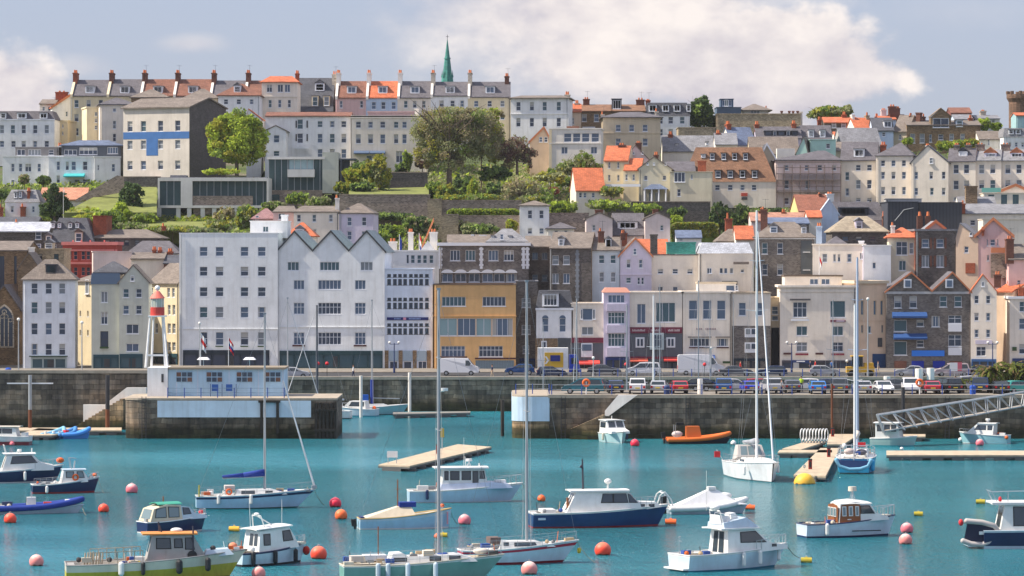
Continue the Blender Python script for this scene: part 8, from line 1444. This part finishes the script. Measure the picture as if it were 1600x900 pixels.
# ---------------------------------------------------------------- vehicles
TYRE=mat('tyre_rubber', (.015,.015,.015),.9);RIMM=mat('alloy_rim', (.35,.36,.37),.35, metal=.5);VG=mat('car_glass', (.02,.03,.035),.06, spec=.9);HL=mat('headlamp_glass', (.6,.62,.64),.15, spec=.8);TL=mat('tail_lamp', (.45,.01,.01),.3);PLW=mat('number_plate', (.6,.6,.55));PLY=mat('yellow_number_plate', (.7,.5,.03));BUMP=mat('grey_bumper', (.05,.05,.055),.6)
def cpaint(n, c): return mat('car_paint_' + n, c, .25,'plain', spec=.6)
KINDS={'hatch': (3.9,1.7,1.45,[(0,.35),(0,.9),(.04,1.0),(.10,1.38),(.32,1.45),(.55,1.42),(.72,1.0),(.93,.88),(1,.65),(1,.35)],(.05,.96,.13,1.34,.55,1.36,.70,1.0)),
         'saloon': (4.4,1.75,1.42,[(0,.35),(0,.92),(.13,1.0),(.26,1.36),(.42,1.42),(.55,1.38),(.70,.98),(.94,.85),(1,.62),(1,.35)],(.15,.97,.28,1.30,.54,1.33,.68,.98)),
         'suv': (4.4,1.85,1.75,[(0,.4),(0,1.05),(.02,1.15),(.06,1.68),(.3,1.75),(.55,1.7),(.70,1.15),(.95,1.0),(1,.8),(1,.4)],(.04,1.12,.08,1.62,.55,1.62,.68,1.12)),
         'mpv': (4.7,1.85,1.75,[(0,.35),(0,.95),(.03,1.1),(.07,1.7),(.35,1.75),(.60,1.68),(.82,1.05),(.96,.88),(1,.65),(1,.35)],(.05,1.08,.09,1.6,.60,1.6,.79,1.05)),
         'van': (5.2,1.95,2.3,[(0,.4),(0,2.15),(.03,2.25),(.3,2.3),(.72,2.25),(.86,1.35),(.97,1.1),(1,.75),(1,.4)],(.66,1.3,.66,2.0,.74,2.0,.83,1.35)),
         'bigvan': (6.3,2.1,2.75,[(0,.4),(0,2.55),(.03,2.7),(.4,2.75),(.72,2.65),(.84,1.5),(.96,1.2),(1,.8),(1,.4)],(.69,1.45,.69,2.3,.74,2.3,.82,1.5))}
def car(label, px, D, z, yaw, kind, paint, cat=None, group='cars parked along the pier', plate=PLY):
    Lc, Wc, Hc, prof, sg_=KINDS[kind];o=empty({'van': 'van','bigvan': 'van'}.get(kind,'parked_car'),(X(px, D), D, z), R(yaw), label, cat or ('van' if 'van' in kind else 'car'), group)
    pts=[(-Lc/2 + t * Lc, zz) for t, zz in prof];zb=1.0 if 'van' not in kind else 1.3;wf=lambda zz: Wc / 2 * (1 - .12 * max(0,(zz - zb) / (Hc - zb)) ** 1.0) * (.96 if zz < .45 else 1)
    b=MB();b.face([(x, wf(zz), zz) for x, zz in pts]);b.face([(x, -wf(zz), zz) for x, zz in pts])
    for i in range(len(pts)): (xa, za),(xb, zb_)=pts[i], pts[(i+1) % len(pts)];b.face([(xa, -wf(za), za),(xb, -wf(zb_), zb_),(xb, wf(zb_), zb_),(xa, wf(za), za)])
    body=b.build('body', paint, o);bv=body.modifiers.new('bevel','BEVEL');bv.width=.06;bv.segments=2;bv.limit_method='ANGLE'
    X_=lambda t: -Lc/2 + t * Lc;t0, z0, t1, z1, t2, z2, t3, z3=sg_
    if 'van' not in kind:
        for f0, f1 in ((0.02,.48),(.52,.97)):
            for sd_ in (1,-1):
                q=MB();lo=lambda f: (X_(t0 + (t3 - t0) * f), z0 + (z3 - z0) * f);hi=lambda f: (X_(t1 + (t2 - t1) * f), z1 + (z2 - z1) * f);pp=[lo(f0), lo(f1), hi(f1), hi(f0)];q.face([(x, sd_ * (wf(zz) + .012), zz) for x, zz in pp]);q.face([(x, sd_ * (wf(zz) - .03), zz) for x, zz in pp]);q.build('side_window', VG, o)
    else:
        for sd_ in (1,-1): q=MB();q.face([(x, sd_ * (wf(zz) + .012), zz) for x, zz in ((X_(t0), z0),(X_(t3), z3),(X_(t2), z2),(X_(t1), z1))]);q.build('side_window', VG, o)
    def endq(pa, pb, f0, f1, yw, name, m, out=.015):
        (xa, za),(xb, zb_)=pa, pb;n_=Vector((zb_ - za, 0,-(xb - xa))).normalized()
        if n_.x * ((xa + xb) / 2) < 0: n_=-n_
        q=MB();g=lambda f, s_: (xa + (xb - xa) * f + n_.x * out, s_ * yw * wf(za + (zb_ - za) * f), za + (zb_ - za) * f + n_.z * out);q.face([g(f0,-1), g(f0,1), g(f1,1), g(f1,-1)]);q.build(name, m, o)
    fi={'hatch': (5,6),'saloon': (5,6),'suv': (5,6),'mpv': (5,6),'van': (4,5),'bigvan': (4,5)}[kind];endq(pts[fi[0]], pts[fi[1]],.08,.93,.88,'windscreen', VG)
    if 'van' not in kind: ri=(2,3);endq(pts[ri[0]], pts[ri[1]],.08,.9,.86,'rear_window', VG)
    xr=-Lc/2 - .012;xf=Lc/2 + .012
    b=MB();b.box(xr - .05, xr + .03,-Wc*.47, Wc*.47,.36,.56);b.box(xf - .03, xf + .05,-Wc*.47, Wc*.47,.36,.54);b.build('bumper', BUMP, o)
    b=MB();b.box(xr - .03, xr, -.26,.26,.62,.74);b.build('number_plate', plate, o)
    for sd_ in (1,-1):
        b=MB();b.box(xr - .02, xr + .1, sd_ * Wc * .40 - .12, sd_ * Wc * .40 + .12,.66,.9 if 'van' not in kind else 1.3);b.build('tail_light', TL, o);b=MB();b.box(xf - .1, xf + .012, sd_ * Wc * .38 - .16, sd_ * Wc * .38 + .16,.58 if 'van' not in kind else .8,.72 if 'van' not in kind else 1.0);b.build('headlight', HL, o)
        b=MB();xm=X_(t3) - .15;b.box(xm - .07, xm + .07, sd_ * (Wc/2 + .01), sd_ * (Wc/2 + .17), z3 - .0, z3 + .14);b.build('mirror', paint, o)
        for tt in (.17,.80):
            x=X_(tt);q=MB();q.tube((x, sd_ * (Wc/2 - .2),.32),(x, sd_ * (Wc/2 + .015),.32),.32, n=14);wh=q.build('wheel', TYRE, o);q=MB();q.tube((x, sd_ * (Wc/2 + .016),.32),(x, sd_ * (Wc/2 + .025),.32),.19, n=10);q.build('rim', RIMM, wh)
    return o
ZP=4.6
CP={k: cpaint(k, c) for k, c in dict(teal=(.01,.12,.16), navy=(.012,.03,.09), white=(.72,.72,.74), silver=(.42,.43,.46), red=(.50,.02,.03), blue=(.01,.07,.24), rblue=(.02,.04,.45), sky=(.02,.18,.55), grey=(.10,.11,.13), black=(.012,.013,.016), cherry=(.42,.015,.04), green=(.03,.32,.28), lilac=(.4,.45,.6)).items()}
for a in (('dark teal people carrier parked side on at the left end of the pier', 911,401,176,'mpv','teal'),('navy hatchback parked between the teal carrier and a pole', 961,404,92,'hatch','navy'),('white people carrier seen from behind near the pier steps', 996,402,88,'suv','white'),('white small car beside the thick cream mast', 1029,402.5,85,'hatch','silver'),('small red hatchback with a pale roof', 1061,402,93,'hatch','red'),
          ('blue off roader seen from behind', 1131,402,87,'suv','blue'),('small royal blue hatchback', 1171,402,95,'hatch','rblue'),('silver off roader just right of the tall white mast', 1205,402.5,97,'suv','silver'),('dark grey car behind the seated figure on the pier', 1237,405,90,'hatch','grey'),('bright sky blue hatchback parked on the pier', 1277,401.5,90,'hatch','sky'),
          ('dark blue estate with red tail lights on the pier', 1311,402.5,88,'suv','grey'),('silver car partly behind the two masts', 1347,402,92,'hatch','silver'),('white hatchback with dark windscreen facing the camera', 1380,401.5,-86,'saloon','white'),('silver white people carrier facing the camera', 1423,402,-92,'suv','white'),('cherry red estate with yellow plate seen from behind', 1455,401.5,90,'hatch','cherry'),
          ('black off roader next to the cherry red car', 1479,403,110,'suv','black'),('blue grey car behind the young palm', 1533,405,80,'mpv','navy'),('black saloon with red lights under the palms', 1562,402,90,'saloon','black'),('sea green car at the right edge of the pier', 1593,402,25,'hatch','green')):
    car(a[0], a[1], a[2] + 1.9, ZP, a[3], a[4], CP[a[5]])
for a in (('second row dark grey car behind the navy hatchback', 940,'hatch','grey', 0),('second row black car behind the red hatchback', 1083,'saloon','black', 180),('second row silver car between the two blue cars', 1150,'saloon','silver', 0),('second row red car behind the silver off roader', 1189,'hatch','cherry', 0),('second row white car left of the sky blue hatchback', 1256,'hatch','white', 180),('second row dark car right of the sky blue hatchback', 1295,'saloon','navy', 0),('second row grey car left of the facing white people carrier', 1402,'saloon','grey', 0),('second row silver car behind the black off roader', 1508,'mpv','silver', 180),('second row navy car beside the white pile top', 1104,'hatch','navy', 0)):
    car(a[0], a[1],410.5, ZP, a[4], a[2], CP[a[3]])
for a in (('white panel van parked before the ochre building', 718,478,4.104,-2,'van', CP['white']),('white minibus parked below the long maroon fascia', 1005,478,4.104,178,'mpv', CP['white']),('large white high roof van parked on the street', 1096,479,4.104,0,'bigvan', CP['white']),('dark blue car parked left of the yellow sided lorry', 862,470,4.104,3,'hatch', CP['navy']),('small silver car on the street left of the stone gate piers', 1424,474,4.104,176,'saloon', CP['silver']),('silver pink car on the street before the dark stone pub', 1487,474,4.104,180,'mpv', cpaint('pinkish', (.5,.4,.4))),('dark car on the street before the half stone house', 1150,474,4.104,0,'saloon', CP['grey']),('dark blue hatchback on the street left of the archway', 1206,473,4.104,180,'hatch', CP['navy']),('silver hatchback on the street below the cornice hotel', 1288,474,4.104,0,'hatch', CP['silver']),('black saloon on the street right of the dark stone pub', 1534,475,4.104,180,'saloon', CP['black']),('dark saloon on the street before the lilac bay front', 944,480,4.104,0,'saloon', CP['grey']),('blue hatchback on the street by the narrow stone house', 812,480,4.104,180,'hatch', CP['blue']),('grey silver car behind the harbour building railings', 460,466.5,4.104,0,'hatch', CP['silver']),('white taxi car on the left quay behind the harbour building', 340,432,4.2,0,'saloon', CP['white'])):
    car(a[0], a[1], a[2], a[3], a[4], a[5], a[6], group='vehicles on the quay street', plate=PLW)
D=476;o=empty('lorry', (X(871, D), D, 4.104),0,'box lorry with white and yellow side panel and blue cab','lorry');b=MB();b.box(-2.6,1.4,-1.15,1.15,.9,3.7);bx=b.build('cargo_box', WPAINT, o);b=MB();b.box(-1.7,.75,-1.19,-1.153,1.15,3.1);b.build('yellow_panel', mat('yellow_panel', (.62,.38,.04)), bx);b=MB();b.box(-.95,.35,-1.21,-1.192,1.95,2.75);b.build('blue_picture', mat('dark_blue_picture', (.02,.03,.2)), bx)
b=MB();b.face([(-1.7,-1.2,2.6),(-1.35,-1.2,2.1),(-1.7,-1.2,1.6),(-1.45,-1.2,1.6),(-1.1,-1.2,2.1),(-1.45,-1.2,2.6)]);b.build('white_arrow', WPAINT, bx)
b=MB();b.hexa([(1.5,-1.05,.5),(3.1,-1.05,.5),(3.1,1.05,.5),(1.5,1.05,.5)],[(1.5,-1.0,2.8),(2.6,-1.0,2.8),(2.6,1.0,2.8),(1.5,1.0,2.8)]);b.build('cab', mat('lorry_blue', (.01,.05,.45),.3), o);b=MB();b.face([(1.8,-1.07,1.6),(2.8,-1.07,1.6),(2.5,-1.06,2.4),(1.8,-1.06,2.4)]);b.build('cab_window', VG, o)
for x in (-1.8,2.3): b=MB();b.tube((x, -1.1,.45),(x, -.8,.45),.45, n=14);b.tube((x, .8,.45),(x, 1.1,.45),.45, n=14);b.build('wheel', TYRE, o)
D=470;o=empty('loader', (X(1345, D), D, 4.104),0,'boxy yellow machine standing on the quay by the dark blue kiosk','construction machine');YM=mat('machine_yellow', (.62,.36,.03),.5);b=MB();b.box(-1.9,1.7,-.8,.8,.6,1.4);b.build('chassis', YM, o);b=MB();b.box(-1.2,.2,-.7,.7,1.4,2.7);b.build('cab', VG, o);b=MB();b.box(-1.3,.3,-.78,.78,2.7,2.85);b.build('cab_roof', YM, o);b=MB();b.box(.4,1.6,-.7,.7,1.41,1.9);b.build('bonnet', YM, o)
for x in (-1.2,1.1): b=MB();b.tube((x, -.9,.5),(x, -.6,.5),.5, n=12);b.tube((x, .6,.5),(x, .9,.5),.5, n=12);b.build('wheel', TYRE, o)
# ---------------------------------------------------------------- lamps, flags, signs
def lamp(label, px, yt, D, z, two=True, col=NAVY):
    o=empty('street_lamp', (X(px, D), D, z),0, label,'street lamp','street lamps along the quay');H=Z(yt, D) - z;b=MB();b.tube((0,0,0),(0,0, H),.09,.06, n=8);b.tube((0,0,0),(0,0,.8),.15, n=8)
    if two: b.tube((-.62,0, H - .15),(.62,0, H - .15),.04, n=5)
    b.build('pole', col, o)
    for x in ((-.62,.62) if two else (0,)): q=MB();q.ball((x, 0, H + .08),.2, n=9, k=6);q.build('lamp_globe', mat('lamp_globe', (.75,.74,.70),.3), o)
for a in (('two globed street lamp before the bank', 616,536,488),('two globed street lamp before the cornice hotel', 1237,536,488),('two globed lamp post beside the masts at right', 1331,565,470),('two globed lamp post at the foot of the quay gable house', 1551,536,488),('single globe lamp before the white hotel block', 312,506,465,4.1, False),('tall thin single lamp beside the large white van', 1111,545,466,4.1, False),('slim grey lamp left of the blue kiosk', 1356,468,466,4.1, False),('single lamp post on the pier near the life ring', 927,560,464,4.1, False),('tall thin lamp between the sage houses and the lighthouse', 128,505,432,4.2, False),('grey lamp post left of the white quay house', 29,500,432,4.2, False)):
    lamp(a[0], a[1], a[2], a[3], a[4] if len(a) > 4 else 4.11, a[5] if len(a) > 5 else True, STEEL if len(a) > 5 else NAVY)
def flag(label, px, yt, yb, D, z, cols, w_=.5, fy=None, h=1.0, pole=True):
    o=empty('flagpole', (X(px, D), D, z),0, label,'flag');H=Z(yt, D) - z;b=MB();b.tube((0,0,0),(0,0, H),.05,.03, n=6);b.build('pole', WPAINT, o);zt=Z(fy, D) - z if fy else H - .1
    n=len(cols);f=MB()
    for i in range(8):
        for j in range(n):
            p=lambda ii, jj: (.05 + w_ * ii / 8,.10 * math.sin(ii * 1.2), zt - h * jj / n - ii * .11);f.face([p(i, j), p(i+1, j), p(i+1, j+1), p(i, j+1)], j)
    f.build('flag', cols, o)
FR, FW_, FB_=mat('flag_red', (.6,.03,.03)), mat('flag_white', (.75,.75,.75)), mat('flag_blue', (.02,.04,.25))
flag('flagpole with a red and white drooping flag before the white hotel', 313.5,519,575,428,4.2,[FW_, FR, FW_],.6, None, 1.6);flag('flagpole with a red white and blue drooping flag by the white hotel', 357,526,575,428,4.2,[FR, FW_, FB_, FR],.55, None, 1.3)
flag('rooftop pole with a dark blue drooping flag', 624,366,395,522, Z(393,522),[FB_, FB_],.35, None, 2.4);flag('rooftop pole with a long red white and blue flag above the bank', 655,364,395,521, Z(420,521),[FR, FW_, FB_, FW_, FR],.3, None, 3.4);flag('pole with a small red and white flag on the cream classical house roof', 1280,384,450,508, Z(448,508),[FR, FW_],.35,400,1.2);flag('thin white pole below the left white houses', 99,292,345,588, Z(346,588),[FW_],.2, None, .3)
o=empty('crane', (X(655,540),540, Z(400,540)),0,'orange lattice crane arm leaning over the rooftops above the bank','crane');a0=Vector((0,0,0));a1=P(678,345,540) - o.location;b=MB()
for dy, dz in ((-.25,0),(.25,0),(0,.4)): b.tube(a0 + Vector((0, dy, dz)), a1 + Vector((0, dy, dz)),.07, n=5)
for i in range(10): f=i / 10;p=a0.lerp(a1, f);q_=a0.lerp(a1, f + .1);b.tube(p + Vector((0,-.25,0)), q_ + Vector((0,0,.4)),.05, n=4);b.tube(p + Vector((0,.25,0)), q_ + Vector((0,0,.4)),.05, n=4);b.tube(p + Vector((0,-.25,0)), q_ + Vector((0,.25,0)),.05, n=4)
b.build('jib', mat('crane_orange', (.45,.16,.07),.7), o);b=MB();b.box(-.5,.5,-.4,.4,-.9,.1);b.build('base', mat('crane_orange', (.45,.16,.07)), o)
for px, D, z, lab in ((916,396.3,4.8,'orange life ring on a post before the dark teal people carrier'),(1437,396.3,4.8,'orange life ring on a post beside the cherry red estate')):
    o=empty('life_ring_stand', (X(px, D), D, z),0, lab,'life ring','orange life rings');b=MB();b.tube((0,.08,0),(0,.08,1.4),.06, n=6);b.build('post', WPAINT, o);b=MB();b.ring((0,0,1.25),.33,.13, n=18, k=8);b.build('ring', OR, o, smooth=True)
for px, D, lab in ((978,466,'red ball shaped marker on a thin post beside the white minibus'),(1101,466,'red ball marker on a post beside the large white van'),(511,470,'red ball marker on the quay right of the dark mast'),(497,470,'small red marker on the quay beside the dark mast')):
    o=empty('marker_post', (X(px, D), D, 4.11),0, lab,'marker post','red ball markers');b=MB();b.tube((0,0,0),(0,0,1.6),.04, n=5);b.build('post', IRON, o);b=MB();b.ball((0,0,1.8),.24, n=10, k=7);b.build('ball', RD, o, smooth=True)
for px, D, z, m_, lab in ((1042,396.9,4.62, NAVY,'blue litter bin at the pier edge by the small red hatchback'),(1520,397.2,4.62, mat('bin_blue', (.02,.08,.4)),'round blue bin beside the thin small palm'),(13,424,5.7, mat('bin_blue', (.02,.08,.4)),'blue bin on top of the left harbour wall')):
    o=empty('litter_bin', (X(px, D), D, z),0, lab,'litter bin');b=MB();b.tube((0,0,0),(0,0,.95),.32,.36, n=12);b.build('body', m_, o);b=MB();b.ball((0,0,.95),.37,.2, n=12, k=4, z0=0, z1=1);b.build('lid', m_, o)
for i, (px, D) in enumerate(((1490,467),(1497,468))):
    o=empty('market_sign', (X(px, D), D, 4.11),0,('white' if i == 0 else 'pinkish') + ' banner board by the promenade left of the young palm','banner');b=MB();b.box(-.5,.5,-.03,.03,.9,2.0);b.build('banner', FW_ if i == 0 else mat('pink_banner', (.65,.15,.2)), o);b=MB();b.tube((-.45,.05,0),(-.45,.05,2),.04, n=5);b.tube((.45,.05,0),(.45,.05,2),.04, n=5);b.build('posts', STEEL, o)
for px, pz, lab in ((262,0,'left of the two white parasol tops before the white hotel'),(390,0,'right of the two white parasol tops before the white hotel')):
    D=455;px=318 if px == 262 else px;o=empty('parasol', (X(px, D), D, 4.2),0, lab,'parasol','white parasols');b=MB();b.tube((0,0,0),(0,0,2.7),.04, n=6);b.build('pole', WPAINT, o);b=MB();b.hexa([(-.8,-.8,2.65),(.8,-.8,2.65),(.8,.8,2.65),(-.8,.8,2.65)],[(-.5,-.5,2.95),(.5,-.5,2.95),(.5,.5,2.95),(-.5,.5,2.95)]);b.build('canopy', CWH, o)
# ---------------------------------------------------------------- people
SKIN=mat('skin', (.50,.28,.19),.7);HAIR=mat('dark_hair', (.05,.03,.02),.9);
def person(label, px, D, z, top, legs, yaw=0, stride=.16, hair=HAIR, arm=.12, seat=False):
    bm=bmesh.new();V={};
    def v(n, x, y, zz): V[n]=bm.verts.new((x, y, zz));return V[n]
    def e(a, b_): bm.edges.new((V[a], V[b_]))
    v('pel', 0,0,.95);v('wst', 0,0,1.1);v('chs', 0,0,1.32);v('nck', 0,0,1.48);v('hd0', .01,0,1.56);v('hd1', .01,0,1.64);v('hd2', 0,0,1.72)
    for a, b_ in (('pel','wst'),('wst','chs'),('chs','nck'),('nck','hd0'),('hd0','hd1'),('hd1','hd2')): e(a, b_)
    for n, s_ in (('l', 1),('r', -1)):
        v(n+'hip', 0,.10*s_, .90);v(n+'kne', stride*s_*.6,.11*s_, .50);v(n+'ank', stride*s_ - .03,.11*s_, .08);v(n+'toe', stride*s_ + .14,.12*s_, .04)
        v(n+'sho', 0,.19*s_, 1.40);v(n+'elb', -arm*s_*.6,.24*s_, 1.12);v(n+'wri', -arm*s_ + .08,.24*s_, .88);v(n+'hnd', -arm*s_ + .12,.24*s_, .80)
        for a, b_ in (('pel', n+'hip'),(n+'hip', n+'kne'),(n+'kne', n+'ank'),(n+'ank', n+'toe'),('chs', n+'sho'),(n+'sho', n+'elb'),(n+'elb', n+'wri'),(n+'wri', n+'hnd')): e(a, b_)
    me=bpy.data.meshes.new('skeleton');bm.to_mesh(me);names=list(V);bm.free();o=bpy.data.objects.new('tmp', me);COL.objects.link(o);md=o.modifiers.new('s','SKIN');me.skin_vertices[0].data
    rad=dict(pel=(.16,.12), wst=(.15,.11), chs=(.17,.12), nck=(.06,.06), hd0=(.075,.085), hd1=(.085,.10), hd2=(.07,.08));per=dict(hip=.10, kne=.065, ank=.045, toe=.04, sho=.065, elb=.047, wri=.033, hnd=.042)
    for i, n in enumerate(names):
        r_=rad.get(n) or (per[n[1:]],) * 2;me.skin_vertices[0].data[i].radius=r_;me.skin_vertices[0].data[i].use_root=(n == 'pel')
    sb=o.modifiers.new('u','SUBSURF');sb.levels=1;sb.render_levels=1;dg_=bpy.context.evaluated_depsgraph_get();m2=bpy.data.meshes.new_from_object(o.evaluated_get(dg_));bpy.data.objects.remove(o);m2.name='body';m2.materials.clear()
    for q in (SKIN, top, legs, RUB): m2.materials.append(q)
    for p in m2.polygons:
        c_=p.center;zz=c_.z;out=abs(c_.y) > .19
        p.material_index=3 if zz < .10 else (2 if zz < .97 and not out else (0 if zz > 1.47 or (out and zz < 1.12) else 1));p.use_smooth=True
    r_=empty('person', (X(px, D), D, z), R(yaw), label,'person');ob('body', m2, r_)
    b=MB();b.ball((-.015,0,1.685),.098,.10, n=10, k=5, z0=-.1, z1=1);b.build('hair', hair, r_, smooth=True);return r_
TT={k: mat('cloth_' + k, c, .9) for k, c in dict(white=(.7,.7,.7), navy=(.02,.03,.08), pink=(.65,.15,.15), blue=(.05,.15,.4), black=(.02,.02,.02), hivis=(.50,.75,.03), denim=(.06,.09,.18), red=(.5,.03,.03), beige=(.5,.4,.28), grey=(.2,.2,.2)).items()}
for a in (('person in a white top walking before the teal shopfront of the gabled hotel', 552,466,4.11,'white','navy', 0),('person with a white hat and dark top walking past the grey blue garage', 769,467,4.11,'navy','beige', 170),('person in a dark top standing left of the pair before the cornice hotel', 1266,486,4.12,'navy','black', 10),('person with red top and fair hair walking beside the dark topped one', 1274,487,4.12,'red','denim', 180),('person in pale blue standing before the cornice hotel doorway', 1300,486,4.12,'blue','denim', 90),('person in a yellow high visibility vest bending behind the parked cars', 1252,408,4.62,'hivis','navy', 90),('person in a pale grey top standing at the pier railing', 1221,398,4.62,'grey','navy', 0),('person in a pink top under the large palms', 1556,411,4.62,'pink','beige', 20),('person in a white top beside the pink topped person under the palms', 1564,411.2,4.62,'white','denim', 200),('person in white standing left of the young palm', 1493,408,4.62,'white','navy', 90),('person in a white shirt between the thin palm and the large palm', 1529,411,4.62,'white','grey', 45),('person in a purple grey jacket on the pavement by the pub', 1372,482,4.11,'grey','beige', 0),('person in red on the pavement by the half stone house', 1157,484,4.11,'red','navy', 0)):
    person(a[0], a[1], a[2], a[3], TT[a[4]], TT[a[5]], a[6])


hz=MB();hz.box(-900,900,-20,1000,-6.2,70);h_=ob('haze', hz.mesh('haze', []))
hm=bpy.data.materials.new('sea_air');hm.use_nodes=True;n_=hm.node_tree.nodes;n_.remove(n_['Principled BSDF']);v_=n_.new('ShaderNodeVolumePrincipled');v_.inputs['Color'].default_value=(.9,.94,1,1);v_.inputs['Density'].default_value=.00004
hm.node_tree.links.new(v_.outputs[0], n_['Material Output'].inputs['Volume']);h_.data.materials.append(hm);tag(h_,'thin pale sea haze over the whole harbour','haze', kind='stuff')
